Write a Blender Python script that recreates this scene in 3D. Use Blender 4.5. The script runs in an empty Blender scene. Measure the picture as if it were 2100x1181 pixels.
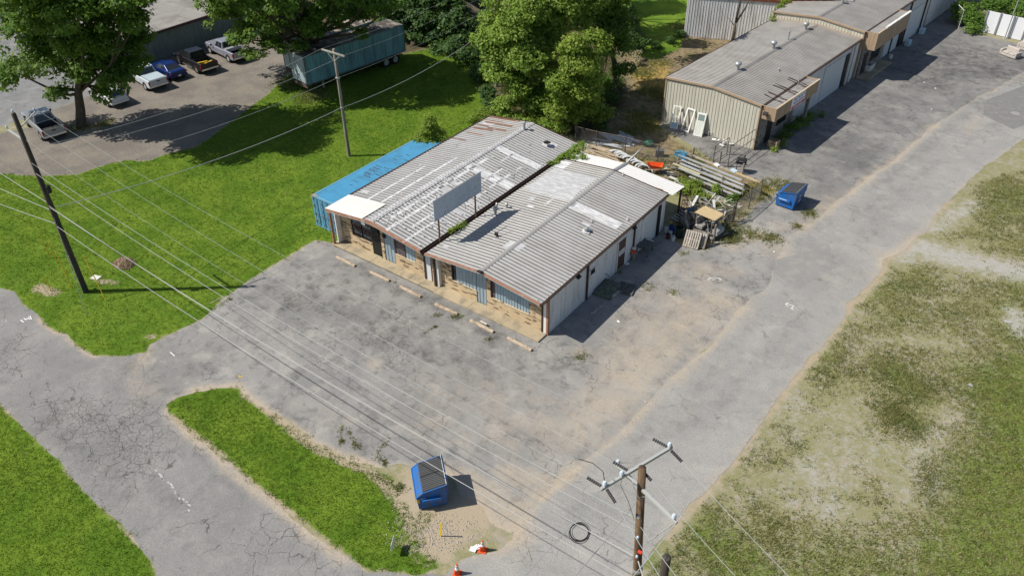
import bpy, math, random
import numpy as np
from mathutils import Vector, Matrix
from mathutils.geometry import delaunay_2d_cdt, tessellate_polygon

random.seed(11)
RNG = np.random.default_rng(11)
scene = bpy.context.scene
col = scene.collection

# ------------------------------------------------------------------ camera
PW, PH = 2100, 1181                      # size of the photograph, used to turn its pixels into directions
CF, CYAW, CPIT, CROL = 1650.66, 0.6469, 0.6415, -0.0107
CAMPOS = np.array([21.104, -31.589, 31.888])
_cy, _sy, _cp, _sp = math.cos(CYAW), math.sin(CYAW), math.cos(CPIT), math.sin(CPIT)
FWD = np.array([-_sy*_cp, _cy*_cp, -_sp]); _r = np.array([_cy, _sy, 0.0]); _u = np.cross(_r, FWD)
RGT = _r*math.cos(CROL) + _u*math.sin(CROL); UPV = -_r*math.sin(CROL) + _u*math.cos(CROL)
cam = bpy.data.cameras.new('camera'); camo = bpy.data.objects.new('camera', cam); col.objects.link(camo)
cam.sensor_fit = 'HORIZONTAL'; cam.sensor_width = 36.0; cam.lens = CF/PW*36.0
cam.clip_start = 0.5; cam.clip_end = 6000
mw = Matrix(((RGT[0], UPV[0], -FWD[0], CAMPOS[0]), (RGT[1], UPV[1], -FWD[1], CAMPOS[1]), (RGT[2], UPV[2], -FWD[2], CAMPOS[2]), (0, 0, 0, 1)))
camo.matrix_world = mw
scene.camera = camo

# ------------------------------------------------------------------ sky, sun, exposure
SUN_AZ, SUN_EL = math.radians(39), math.radians(49)      # direction the light travels towards (from +x), elevation
SD = Vector((math.cos(SUN_AZ)*math.cos(SUN_EL), math.sin(SUN_AZ)*math.cos(SUN_EL), -math.sin(SUN_EL)))
world = bpy.data.worlds.new('World'); scene.world = world; world.use_nodes = True
wn = world.node_tree; wn.nodes.clear()
sky = wn.nodes.new('ShaderNodeTexSky'); sky.sky_type = 'NISHITA'; sky.sun_disc = False
sky.sun_elevation = SUN_EL; sky.sun_rotation = math.atan2(-SD.x, -SD.y)
bg = wn.nodes.new('ShaderNodeBackground'); bg.inputs['Strength'].default_value = 0.085
wo = wn.nodes.new('ShaderNodeOutputWorld')
wn.links.new(sky.outputs[0], bg.inputs[0]); wn.links.new(bg.outputs[0], wo.inputs[0])
sl = bpy.data.lights.new('sun', 'SUN'); sl.energy = 5.0; sl.angle = math.radians(0.5); sl.color = (1.0, 0.95, 0.86)
so = bpy.data.objects.new('sun', sl); col.objects.link(so); so.location = (-60, -50, 90)
so.rotation_euler = SD.to_track_quat('-Z', 'Y').to_euler()
vs = scene.view_settings; vs.view_transform = 'Standard'; vs.look = 'None'; vs.exposure = 0.20; vs.gamma = 1.0; vs.use_curve_mapping = False
scene.render.engine = 'CYCLES'
try: scene.cycles.max_bounces = 6; scene.cycles.transparent_max_bounces = 8
except Exception: pass

# ------------------------------------------------------------------ pixels to places
def ray(px, py): return FWD*CF + RGT*(px-PW/2) + UPV*(PH/2-py)
def G(px, py, z=0.0):
    v = ray(px, py); return CAMPOS + v*((z-CAMPOS[2])/v[2])
def GX(px, py, X):
    v = ray(px, py); return CAMPOS + v*((X-CAMPOS[0])/v[0])
def GY(px, py, Y):
    v = ray(px, py); return CAMPOS + v*((Y-CAMPOS[1])/v[1])
def V3(a): return (float(a[0]), float(a[1]), float(a[2]))

# ------------------------------------------------------------------ things, parts, meshes
ROOT = {}
def put(o, parent=None):
    col.objects.link(o)
    if parent is not None: o.parent = parent
    return o
def tag(o, label, cat, group=None):
    o['label'] = label; o['category'] = cat
    if group: o['group'] = group
    return o
def thing(name, label, cat, loc=(0, 0, 0), rotz=0.0, group=None):
    o = bpy.data.objects.new(name, None); o.empty_display_size = .2
    o.location = V3(loc); o.rotation_euler = (0, 0, rotz); col.objects.link(o)
    tag(o, label, cat, group)
    return o
def copy_tree(o, parent=None, skip=()):
    c = o.copy(); col.objects.link(c); c.parent = parent
    for ch in o.children: copy_tree(ch, c)
    return c
def kids(o):
    r = []
    for c in o.children: r.append(c); r += kids(c)
    return r
def root_of(o):
    while o.parent: o = o.parent
    return o

class MB:
    def __init__(s): s.v = []; s.f = []
    def add(s, vs, fs):
        b = len(s.v); s.v += [tuple(map(float, p)) for p in vs]; s.f += [tuple(i+b for i in f) for f in fs]; return s
    def box(s, x0, x1, y0, y1, z0, z1):
        return s.add([(x0,y0,z0),(x1,y0,z0),(x1,y1,z0),(x0,y1,z0),(x0,y0,z1),(x1,y0,z1),(x1,y1,z1),(x0,y1,z1)],
                     [(0,3,2,1),(4,5,6,7),(0,1,5,4),(1,2,6,5),(2,3,7,6),(3,0,4,7)])
    def obox(s, c, size, rot=None):
        a, b, d = size[0]/2, size[1]/2, size[2]/2
        pts = [Vector(p) for p in ((-a,-b,-d),(a,-b,-d),(a,b,-d),(-a,b,-d),(-a,-b,d),(a,-b,d),(a,b,d),(-a,b,d))]
        if rot is not None: pts = [rot @ p for p in pts]
        c = Vector(V3(c))
        return s.add([p+c for p in pts], [(0,3,2,1),(4,5,6,7),(0,1,5,4),(1,2,6,5),(2,3,7,6),(3,0,4,7)])
    def beam(s, p0, p1, w, h, up=(0, 0, 1)):
        p0, p1 = Vector(V3(p0)), Vector(V3(p1)); d = p1-p0; L = d.length; d.normalize()
        u = Vector(up); 
        if abs(d.dot(u)) > .98: u = Vector((1, 0, 0))
        sd = d.cross(u).normalized(); u = sd.cross(d).normalized()
        return s.obox((p0+p1)/2, (L, w, h), Matrix((d, sd, u)).transposed())
    def poly(s, pts, rev=False):
        n = len(pts); s.add(pts, [tuple(range(n))[::-1] if rev else tuple(range(n))]); return s
    def prism(s, pts, off):
        n = len(pts); o = Vector(off)
        vs = [Vector(V3(p)) for p in pts] + [Vector(V3(p))+o for p in pts]
        fs = [tuple(range(n))[::-1], tuple(range(n, 2*n))] + [(i, (i+1) % n, n+(i+1) % n, n+i) for i in range(n)]
        return s.add(vs, fs)
    def tube(s, pts, r, n=6, caps=True):
        pts = [Vector(V3(p)) for p in pts]; m = len(pts)
        rs = r if isinstance(r, (list, tuple)) else [r]*m
        vs = []; prev = None
        for i, p in enumerate(pts):
            d = (pts[min(i+1, m-1)]-pts[max(i-1, 0)])
            if d.length < 1e-9: d = Vector((0, 0, 1))
            d.normalize()
            if prev is None:
                a = d.cross(Vector((0, 0, 1)))
                if a.length < .05: a = d.cross(Vector((1, 0, 0)))
                a.normalize()
            else:
                a = prev - d*prev.dot(d)
                if a.length < 1e-4: a = d.cross(Vector((1, 0, 0)))
                a.normalize()
            prev = a; b = d.cross(a)
            for k in range(n):
                t = 2*math.pi*k/n; vs.append(p + a*(math.cos(t)*rs[i]) + b*(math.sin(t)*rs[i]))
        fs = [(i*n+k, i*n+(k+1) % n, (i+1)*n+(k+1) % n, (i+1)*n+k) for i in range(m-1) for k in range(n)]
        if caps: fs += [tuple(range(n))[::-1], tuple(range((m-1)*n, m*n))]
        return s.add(vs, fs)
    def lathe(s, prof, c=(0, 0, 0), n=16, axis='z', caps=True):
        c = Vector(V3(c)); vs = []
        for (r, h) in prof:
            for k in range(n):
                t = 2*math.pi*k/n; a, b = r*math.cos(t), r*math.sin(t)
                vs.append(c + (Vector((a, b, h)) if axis == 'z' else Vector((a, h, b)) if axis == 'y' else Vector((h, a, b))))
        m = len(prof)
        fs = [(i*n+k, i*n+(k+1) % n, (i+1)*n+(k+1) % n, (i+1)*n+k) for i in range(m-1) for k in range(n)]
        if caps: fs += [tuple(range(n))[::-1], tuple(range((m-1)*n, m*n))]
        return s.add(vs, fs)
    def sphere(s, c, r, n=8, m=6):
        rx, ry, rz = r if isinstance(r, tuple) else (r, r, r)
        prof = []
        vs = [(c[0], c[1], c[2]-rz)]
        for i in range(1, m):
            a = -math.pi/2 + math.pi*i/m
            for k in range(n):
                t = 2*math.pi*k/n; vs.append((c[0]+rx*math.cos(a)*math.cos(t), c[1]+ry*math.cos(a)*math.sin(t), c[2]+rz*math.sin(a)))
        vs.append((c[0], c[1], c[2]+rz)); L = len(vs)-1
        fs = [(0, 1+(k+1) % n, 1+k) for k in range(n)] + [(1+(i)*n+k, 1+i*n+(k+1) % n, 1+(i+1)*n+(k+1) % n, 1+(i+1)*n+k) for i in range(m-2) for k in range(n)]
        fs += [(L, 1+(m-2)*n+k, 1+(m-2)*n+(k+1) % n) for k in range(n)]
        return s.add(vs, fs)
    def mesh(s, name, mat):
        me = bpy.data.meshes.new(name); me.from_pydata(s.v, [], s.f); me.validate(); me.update()
        if mat: me.materials.append(mat)
        return me
    def build(s, name, mat, parent=None, world=True, smooth=False, bevel=0.0, seg=2):
        """vertices are world coordinates (world=True) or coordinates of the top-level thing"""
        if parent is not None and world:
            r = root_of(parent); M = Matrix.Translation(r.location) @ r.rotation_euler.to_matrix().to_4x4(); Mi = M.inverted()
            s.v = [tuple(Mi @ Vector(p)) for p in s.v]
        o = bpy.data.objects.new(name, s.mesh(name, mat))
        put(o, parent)
        if smooth:
            o.data.polygons.foreach_set('use_smooth', [True]*len(o.data.polygons))
        if bevel:
            b = o.modifiers.new('bevel', 'BEVEL'); b.width = bevel; b.segments = seg; b.limit_method = 'ANGLE'
        return o
    def solo(s, name, mat, label, cat, group=None, base=None, **k):
        """one-mesh thing with its origin at its base"""
        b = Vector(V3(base)) if base is not None else Vector(np.array(s.v).mean(0)*np.array([1, 1, 0]) + np.array([0, 0, np.array(s.v)[:, 2].min()]))
        s.v = [tuple(Vector(p)-b) for p in s.v]
        o = MB.build(s, name, mat, None, **k); o.location = b
        return tag(o, label, cat, group)

def structure(o): o['kind'] = 'structure'; return o
def stuff(o): o['kind'] = 'stuff'; return o

# ------------------------------------------------------------------ node helpers
def nd(nt, typ, props=None, **ins):
    n = nt.nodes.new(typ)
    for k, v in (props or {}).items(): setattr(n, k, v)
    for k, v in ins.items():
        key = k.replace('_', ' ')
        s = n.inputs[key] if key in n.inputs else n.inputs[int(k[1:])]
        if isinstance(v, bpy.types.NodeSocket): nt.links.new(v, s)
        else: s.default_value = v
    return n
def mth(nt, op, a, b=0.0, c=0.0, clamp=False):
    n = nt.nodes.new('ShaderNodeMath'); n.operation = op; n.use_clamp = clamp
    for i, v in enumerate((a, b, c)):
        if isinstance(v, bpy.types.NodeSocket): nt.links.new(v, n.inputs[i])
        else: n.inputs[i].default_value = v
    return n.outputs[0]
def mixc(nt, f, a, b, blend='MIX'):
    n = nt.nodes.new('ShaderNodeMix'); n.data_type = 'RGBA'; n.blend_type = blend
    for i, v in ((0, f), (6, a), (7, b)):
        if isinstance(v, bpy.types.NodeSocket): nt.links.new(v, n.inputs[i])
        else: n.inputs[i].default_value = (*v, 1) if (i > 0 and len(v) == 3) else v
    return n.outputs[2]
def sm(nt, v, a, b, lo=0.0, hi=1.0):
    n = nt.nodes.new('ShaderNodeMapRange'); n.interpolation_type = 'SMOOTHSTEP'
    nt.links.new(v, n.inputs[0])
    for i, x in ((1, a), (2, b), (3, lo), (4, hi)): n.inputs[i].default_value = x
    return n.outputs[0]
def noi(nt, vec, scale, detail=4.0, rough=.55, dist=0.0):
    n = nt.nodes.new('ShaderNodeTexNoise'); n.inputs['Scale'].default_value = scale; n.inputs['Detail'].default_value = detail
    n.inputs['Roughness'].default_value = rough; n.inputs['Distortion'].default_value = dist
    if vec is not None: nt.links.new(vec, n.inputs['Vector'])
    return n.outputs[0]
def vor(nt, vec, scale, feature='DISTANCE_TO_EDGE', rnd=1.0, out=0):
    n = nt.nodes.new('ShaderNodeTexVoronoi'); n.feature = feature; n.inputs['Scale'].default_value = scale; n.inputs['Randomness'].default_value = rnd
    nt.links.new(vec, n.inputs['Vector']); return n.outputs[out]
def mapping(nt, vec, scale=(1, 1, 1), rot=(0, 0, 0), loc=(0, 0, 0)):
    n = nt.nodes.new('ShaderNodeMapping'); nt.links.new(vec, n.inputs[0])
    n.inputs['Scale'].default_value = scale; n.inputs['Rotation'].default_value = rot; n.inputs['Location'].default_value = loc
    return n.outputs[0]
def attr(nt, name):
    n = nt.nodes.new('ShaderNodeAttribute'); n.attribute_name = name; return n.outputs['Fac']
def warp(nt, vec, scale, amt):
    n = nt.nodes.new('ShaderNodeTexNoise'); n.inputs['Scale'].default_value = scale; n.inputs['Detail'].default_value = 3
    nt.links.new(vec, n.inputs['Vector'])
    a = nt.nodes.new('ShaderNodeVectorMath'); a.operation = 'SUBTRACT'; nt.links.new(n.outputs[1], a.inputs[0]); a.inputs[1].default_value = (.5, .5, .5)
    b = nt.nodes.new('ShaderNodeVectorMath'); b.operation = 'SCALE'; nt.links.new(a.outputs[0], b.inputs[0]); b.inputs[3].default_value = amt
    c = nt.nodes.new('ShaderNodeVectorMath'); c.operation = 'ADD'; nt.links.new(vec, c.inputs[0]); nt.links.new(b.outputs[0], c.inputs[1])
    return c.outputs[0]
def newmat(name):
    m = bpy.data.materials.new(name); m.use_nodes = True; nt = m.node_tree; nt.nodes.clear()
    out = nt.nodes.new('ShaderNodeOutputMaterial'); bs = nt.nodes.new('ShaderNodeBsdfPrincipled')
    nt.links.new(bs.outputs[0], out.inputs[0]); return m, nt, bs
def bump(nt, bs, h, strength=.3, dist=.02):
    n = nt.nodes.new('ShaderNodeBump'); n.inputs['Strength'].default_value = strength; n.inputs['Distance'].default_value = dist
    nt.links.new(h, n.inputs['Height']); nt.links.new(n.outputs[0], bs.inputs['Normal'])
def pos(nt): return nt.nodes.new('ShaderNodeNewGeometry').outputs['Position']
def objc(nt): return nt.nodes.new('ShaderNodeTexCoord').outputs['Object']

_mats = {}
def M(name, c, rough=.7, metal=0.0, dirt=None, damt=.35, dscale=1.5, var=.12, streak=False, fine=18.0, fb=.15, spec=.3):
    """worn surface: base colour, broad and fine variation, a dirt or rust colour in patches"""
    if name in _mats: return _mats[name]
    m, nt, bs = newmat(name); p = pos(nt)
    rnd = nt.nodes.new('ShaderNodeObjectInfo').outputs['Random']
    n1 = noi(nt, p, dscale*.6, 4, .6); n2 = noi(nt, p, fine, 3, .6)
    b = mth(nt, 'ADD', mth(nt, 'MULTIPLY', mth(nt, 'SUBTRACT', n1, .5), 2*var), mth(nt, 'MULTIPLY', mth(nt, 'SUBTRACT', n2, .5), var))
    b = mth(nt, 'ADD', b, mth(nt, 'MULTIPLY', mth(nt, 'SUBTRACT', rnd, .5), var*.9))
    b = mth(nt, 'ADD', b, 1.0)
    g = nd(nt, 'ShaderNodeCombineColor', None, Red=b, Green=b, Blue=b).outputs[0]
    cc = mixc(nt, 1.0, c, g, 'MULTIPLY')
    if dirt is not None:
        v = mapping(nt, p, (3, 3, .35)) if streak else p
        d = noi(nt, v, dscale, 6, .65)
        f = sm(nt, d, .62-damt*.4, .78-damt*.3)
        cc = mixc(nt, mth(nt, 'MULTIPLY', f, min(1, damt*2)), cc, dirt)
    nt.links.new(cc, bs.inputs['Base Color'])
    bs.inputs['Roughness'].default_value = rough; bs.inputs['Metallic'].default_value = metal
    bs.inputs['Specular IOR Level'].default_value = spec
    if fb: bump(nt, bs, n2, fb, .01)
    _mats[name] = m; return m
# ------------------------------------------------------------------ outlines of the ground surfaces (photo pixels -> places on the ground)
def W2(pl): return np.array([G(*p)[:2] for p in pl])
STREET_L = [(-160,700),(2.6,828),(52,883),(79,907),(126,949),(173,1007),(202,1036),(247,1075),(289,1122),(315,1159),(325,1200),(380,1290)]
LOT_L = [(684,500),(663,496),(648,494),(621,509),(590,528),(560,544),(526,567),(487,593),(457,612),(434,639),(420,652),(389,668),(336,689),(305,707),(302,720)]
CORNER = [(247,731),(194,728),(152,705),(137,686),(97,673),(76,644),(47,623),(31,599),(0,590),(-150,520)]
GRAV_E = [(-150,400),(0,356),(81,362),(162,358),(203,342),(252,330),(305,330),(337,318),(403,302),(432,282),(489,239),(547,196),(576,167)]
lawn_main = GRAV_E + [(600,150),(700,130),(830,112),(900,95),(985,105),(1010,195),(1035,240),(1010,262),(706,489)] + LOT_L + CORNER
lawn_back = [(1270,-140),(1420,-140),(1405,66),(1395,100),(1340,125),(1300,110),(1262,20)]
lawn_low = STREET_L + [(300,1400),(-500,1400),(-500,560)]
ISLAND = [(344,828),(363,815),(405,802),(447,795),(494,795),(507,818),(531,831),(578,862),(600,875),(640,905),(700,935),(750,948),(775,965),(806,982),(812,1007),(837,1040),(843,1049),(882,1046),(884,1074),(870,1091),(870,1119),(884,1144),(904,1150),(898,1167),(854,1178),(806,1169),(750,1165),(700,1130),(650,1095),(594,1049),(557,1017),(510,986),(463,944),(415,907),(368,870),(347,844)]
gravel_ul = GRAV_E + [(600,140),(620,90),(520,50),(480,60),(310,128),(200,190),(106,228),(60,262),(-150,300)]
forest = [(590,150),(600,148),(700,128),(830,112),(900,95),(985,105),(1010,195),(1040,240),(1110,262),(1200,285),(1290,215),(1270,110),(1400,75),(1420,-160),(380,-160),(430,60),(520,60),(600,110)]
backyard = [(1110,262),(1200,285),(1240,320),(1180,340),(1330,370),(1400,400),(1370,470),(1440,520),(1530,430),(1600,385),(1560,372),(1475,345),(1345,262),(1362,246),(1540,60),(1400,75),(1270,110),(1290,215)]
LANE_R = [(2260,180),(2100,286),(2040,327),(1984,375),(1943,412),(1884,478),(1850,512),(1828,524),(1812,534),(1806,558),(1779,595),(1757,613),(1735,627),(1730,646),(1703,683),(1674,721),(1640,762),(1603,806),(1566,855),(1520,912),(1490,956),(1450,1001),(1408,1046),(1366,1094),(1347,1119),(1310,1165),(1250,1240),(1180,1330)]
SEAM = [(1052,1108),(1066,1066),(1110,1020),(1170,968),(1267,892),(1375,780),(1472,691),(1513,635),(1573,587),(1588,545),(1599,520),(1615,487),(1664,457),(1697,431),(1723,408),(1776,367),(1835,327),(1917,256),(1984,211),(2120,140)]
lane = LANE_R + [(960,1330),(890,1240),(907,1181),(946,1147),(969,1141),(1019,1130)] + SEAM
lot = LOT_L + [(285,738),(255,770),(300,825),(344,828),(363,815),(405,802),(447,795),(494,795),(507,818),(531,831),(578,862),(600,875),(640,905),(700,935),(750,948),(780,962),(815,950),(850,955),(905,965),(930,985),(945,1015),(990,1040),(1010,1075),(1045,1090),(1075,1075),(1125,1020),(1180,968),(1275,892),(1383,780),(1480,691),(1520,635),(1580,590),(1592,560),(1606,530),(1640,475),(1690,440),(1640,415),(1600,394),(1562,408),(1535,432),(1508,458),(1475,490),(1445,515),(1400,503),(1362,470),(1250,520),(1122,600),(900,560),(720,480)]
street = STREET_L + [(450,1380),(960,1380),(960,1330),(890,1240),(907,1181),(880,1178),(854,1182),(806,1175),(750,1172),(700,1137),(650,1101),(594,1055),(557,1023),(510,991),(463,949),(415,912),(368,875),(345,846),(338,828),(300,790),(285,740),(302,722)] + CORNER
clot = [(1352,256),(1366,245),(1420,262),(1500,180),(1600,60),(1700,-40),(1800,-140),(1930,-120),(1965,20),(2010,72),(2100,92),(2300,120),(2260,170),(2120,140),(1990,211),(1924,256),(1842,327),(1784,367),(1732,408),(1705,431),(1672,457),(1640,440),(1615,400),(1590,388),(1556,372),(1520,360),(1475,345),(1440,318),(1395,288)]
backst = [(-260,300),(-150,300),(0,259),(60,240),(106,228),(200,190),(300,130),(180,60),(-60,40),(-300,120)]

def seg_dist(P, A, B):
    d = B-A; L = (d*d).sum()+1e-12
    t = np.clip(((P-A)@d)/L, 0, 1); q = P-A-t[:, None]*d
    return np.sqrt((q*q).sum(1))
def sdf(P, poly):
    """signed distance in metres, positive inside"""
    D = np.full(len(P), 1e9); ins = np.zeros(len(P), bool); n = len(poly)
    for i in range(n):
        A, B = poly[i], poly[(i+1) % n]
        D = np.minimum(D, seg_dist(P, A, B))
        c = (A[1] > P[:, 1]) != (B[1] > P[:, 1])
        with np.errstate(divide='ignore', invalid='ignore'):
            xi = (B[0]-A[0])*(P[:, 1]-A[1])/(B[1]-A[1]) + A[0]
        ins ^= c & (P[:, 0] < xi)
    return np.where(ins, D, -D)
def strokes(P, items):
    """soft spots and strokes: (pixel polyline, half width in metres, strength)"""
    w = np.zeros(len(P))
    for pl, r, s in items:
        q = W2(pl)
        if len(q) == 1: d = np.sqrt(((P-q[0])**2).sum(1))
        else: d = np.min([seg_dist(P, q[i], q[i+1]) for i in range(len(q)-1)], axis=0)
        w = np.maximum(w, s*np.exp(-(d/r)**2*1.2))
    return w
def set_attr(me, name, arr):
    a = me.attributes.new(name, 'FLOAT', 'POINT'); a.data.foreach_set('value', np.ascontiguousarray(arr, dtype=np.float32))

DIRT = [([(1650,562),(1720,537),(1800,522),(1870,512)], .16, .55), ([(1660,580),(1740,553),(1810,540)], .16, .5), ([(1500,780),(1640,600)], .25, .3), ([(1380,880),(1530,690)], .3, .3), ([(900,800),(1100,850)], 3.0, .46), ([(1180,870),(1050,880)], 2.4, .62), ([(850,860),(960,900)], 2.0, .42), ([(1320,660),(1400,620)], 2.4, .66), ([(1260,740),(1340,680)], 2.2, .75), ([(620,830),(760,880)], 1.6, .3), ([(560,700)], 2.5, .12), ([(1300,560),(1420,540)], 1.5, .45), ([(1150,985),(1267,892),(1375,780)], .8, .45), ([(1375,780),(1472,691),(1513,635)], 1.0, .5), ([(1225,850),(1330,740),(1420,660),(1470,620)], 2.3, .8), ([(1150,900),(1290,790)], 2.4, .68),
        ([(1190,720)], 1.0, .5), ([(1250,830)], 2.2, .8), ([(1400,700)], 1.6, .75), ([(1440,560)], 2.2, .6), ([(1420,590),(1500,560)], 1.4, .5), ([(1330,600)], 2.0, .45),
        ([(900,980),(960,1000),(1010,1040),(1050,1080)], 1.5, 1.0), ([(1040,965),(1110,985)], .9, .85), ([(1040,1060),(1110,1010),(1180,960)], .55, 1.0), ([(765,748)], .9, .75), ([(950,930)], 1.4, .45),
        ([(1697,433),(1776,369),(1835,327),(1917,256)], .7, .55), ([(1640,460),(1720,400)], 1.2, .6), ([(1600,470),(1590,520)], 1.6, .6), ([(1850,540)], 2.0, .95), ([(1880,500)], 1.4, .7), ([(1790,560),(1700,600)], .9, .35),
        ([(1560,480),(1500,500)], 1.5, .7), ([(1540,400),(1640,350)], 1.5, .4), ([(1640,690),(1520,860)], .4, .35), ([(1980,270),(2010,240)], .8, .6),
        ([(300,730),(270,770),(310,810)], 1.4, .45), ([(250,745)], .8, .5), ([(285,800)], .6, .7), ([(400,800),(480,790),(520,830),(640,910),(760,960)], .5, .95), ([(345,840),(440,940),(560,1035),(700,1150)], .45, .9), ([(80,655),(200,735)], .35, .8),
        ([(590,880),(700,945)], .9, .45), ([(1530,635),(1500,640)], .8, .6), ([(1240,610)], 2.0, .25), ([(860,760)], 3, .18), ([(700,860)], 2, .2)]
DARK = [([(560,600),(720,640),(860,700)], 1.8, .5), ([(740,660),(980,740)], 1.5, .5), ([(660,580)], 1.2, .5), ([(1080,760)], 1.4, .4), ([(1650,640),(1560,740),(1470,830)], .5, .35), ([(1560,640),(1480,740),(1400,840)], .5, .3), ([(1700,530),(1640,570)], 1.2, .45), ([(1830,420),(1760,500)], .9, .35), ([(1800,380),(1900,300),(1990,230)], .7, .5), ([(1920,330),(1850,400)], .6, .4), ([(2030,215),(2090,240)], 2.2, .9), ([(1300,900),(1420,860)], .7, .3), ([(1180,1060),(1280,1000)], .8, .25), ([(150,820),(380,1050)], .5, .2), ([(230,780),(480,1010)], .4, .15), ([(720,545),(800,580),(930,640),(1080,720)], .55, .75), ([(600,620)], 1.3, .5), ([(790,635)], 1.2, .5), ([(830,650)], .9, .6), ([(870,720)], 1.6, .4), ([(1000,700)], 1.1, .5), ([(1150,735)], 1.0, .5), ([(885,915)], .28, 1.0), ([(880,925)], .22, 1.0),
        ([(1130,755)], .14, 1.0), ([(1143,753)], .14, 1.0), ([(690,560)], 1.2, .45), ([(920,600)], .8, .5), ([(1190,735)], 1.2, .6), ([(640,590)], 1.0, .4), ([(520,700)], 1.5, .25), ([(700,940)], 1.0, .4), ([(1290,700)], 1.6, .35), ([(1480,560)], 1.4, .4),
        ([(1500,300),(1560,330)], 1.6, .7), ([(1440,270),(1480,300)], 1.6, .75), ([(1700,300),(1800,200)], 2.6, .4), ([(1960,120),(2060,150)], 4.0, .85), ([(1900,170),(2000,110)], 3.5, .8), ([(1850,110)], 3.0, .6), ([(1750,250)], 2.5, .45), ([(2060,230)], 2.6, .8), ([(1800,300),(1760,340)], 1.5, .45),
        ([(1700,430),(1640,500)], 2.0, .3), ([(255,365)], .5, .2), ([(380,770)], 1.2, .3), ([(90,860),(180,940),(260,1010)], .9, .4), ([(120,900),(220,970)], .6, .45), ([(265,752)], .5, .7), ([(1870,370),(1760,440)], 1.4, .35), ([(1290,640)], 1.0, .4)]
CRK = [([(130,840),(230,890),(300,950)], 2.0, 1.0), ([(280,830),(330,900)], 1.6, .9), ([(30,700),(0,760)], 1.6, .8), ([(560,1100),(700,1181)], 2.0, .6), ([(600,620),(640,600)], 1.3, 1.0), ([(760,690),(830,740)], 1.8, 1.0), ([(820,650)], 1.6, .9), ([(440,760)], 1.0, .9),
       ([(1190,735)], 1.4, 1.0), ([(1300,640)], 1.6, .9), ([(1330,580)], 1.2, .7), ([(1390,600),(1480,560)], 1.0, .6), ([(1960,300),(2040,260)], 1.6, .8), ([(1480,640),(1560,570)], .9, .9), ([(900,860)], 1.4, .5), ([(1000,760)], 2.0, .4), ([(700,600)], 2, .5), ([(1400,880)], 1.5, .4), ([(1100,1120)], 2.0, .7), ([(1700,560)], 2, .5)]

def noisy_outline(poly, step=.22, amp=.07):
    out = []; n = len(poly)
    for i in range(n):
        A, B = poly[i], poly[(i+1) % n]; L = np.hypot(*(B-A)); k = max(1, int(L/step))
        for j in range(k): out.append(A+(B-A)*j/k)
    out = np.array(out); m = len(out)
    T = np.roll(out, -1, 0)-np.roll(out, 1, 0); T /= (np.hypot(T[:, 0], T[:, 1])[:, None]+1e-9); Nn = np.stack([-T[:, 1], T[:, 0]], 1)
    w = RNG.normal(size=m)
    a = sum(np.roll(w, s) for s in range(-2, 3))/2.2*.6; w2 = RNG.normal(size=m); b = sum(np.roll(w2, s) for s in range(-9, 10))/4.4
    return out + Nn*((a+b)*amp*.6)[:, None]
def sheet(name, px, z, mat, step=.42, amp=.13, edge_amp=True):
    poly = W2(px)
    lim = np.array([-115, 60.0]); 
    ol = noisy_outline(poly, .25, amp)
    lo, hi = ol.min(0), ol.max(0)
    gx, gy = np.meshgrid(np.arange(lo[0], hi[0], step), np.arange(lo[1], hi[1], step))
    P = np.stack([gx.ravel(), gy.ravel()], 1) + RNG.uniform(-.12, .12, (gx.size, 2))
    P = P[sdf(P, ol) > .12]
    pts = [Vector(p) for p in ol] + [Vector(p) for p in P]
    n = len(ol)
    vo, _, fo, *_ = delaunay_2d_cdt(pts, [], [list(range(n))], 1, 1e-5)
    me = bpy.data.meshes.new(name); me.from_pydata([(v.x, v.y, z) for v in vo], [], [tuple(f) for f in fo]); me.update()
    Q = np.array([(v.x, v.y) for v in vo])
    set_attr(me, 'edge', np.maximum(0, np.max([sdf(Q, W2(q_)) for q_ in (lot, lane, street, clot)], axis=0)) if name != 'back_street' else np.abs(sdf(Q, poly))); set_attr(me, 'dirt', strokes(Q, DIRT)); set_attr(me, 'dark', strokes(Q, DARK)); set_attr(me, 'crk', strokes(Q, CRK))
    me.materials.append(mat)
    o = bpy.data.objects.new(name, me); put(o); structure(o)
    if me.polygons and me.polygons[0].normal.z < 0: me.flip_normals()
    return o

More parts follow.
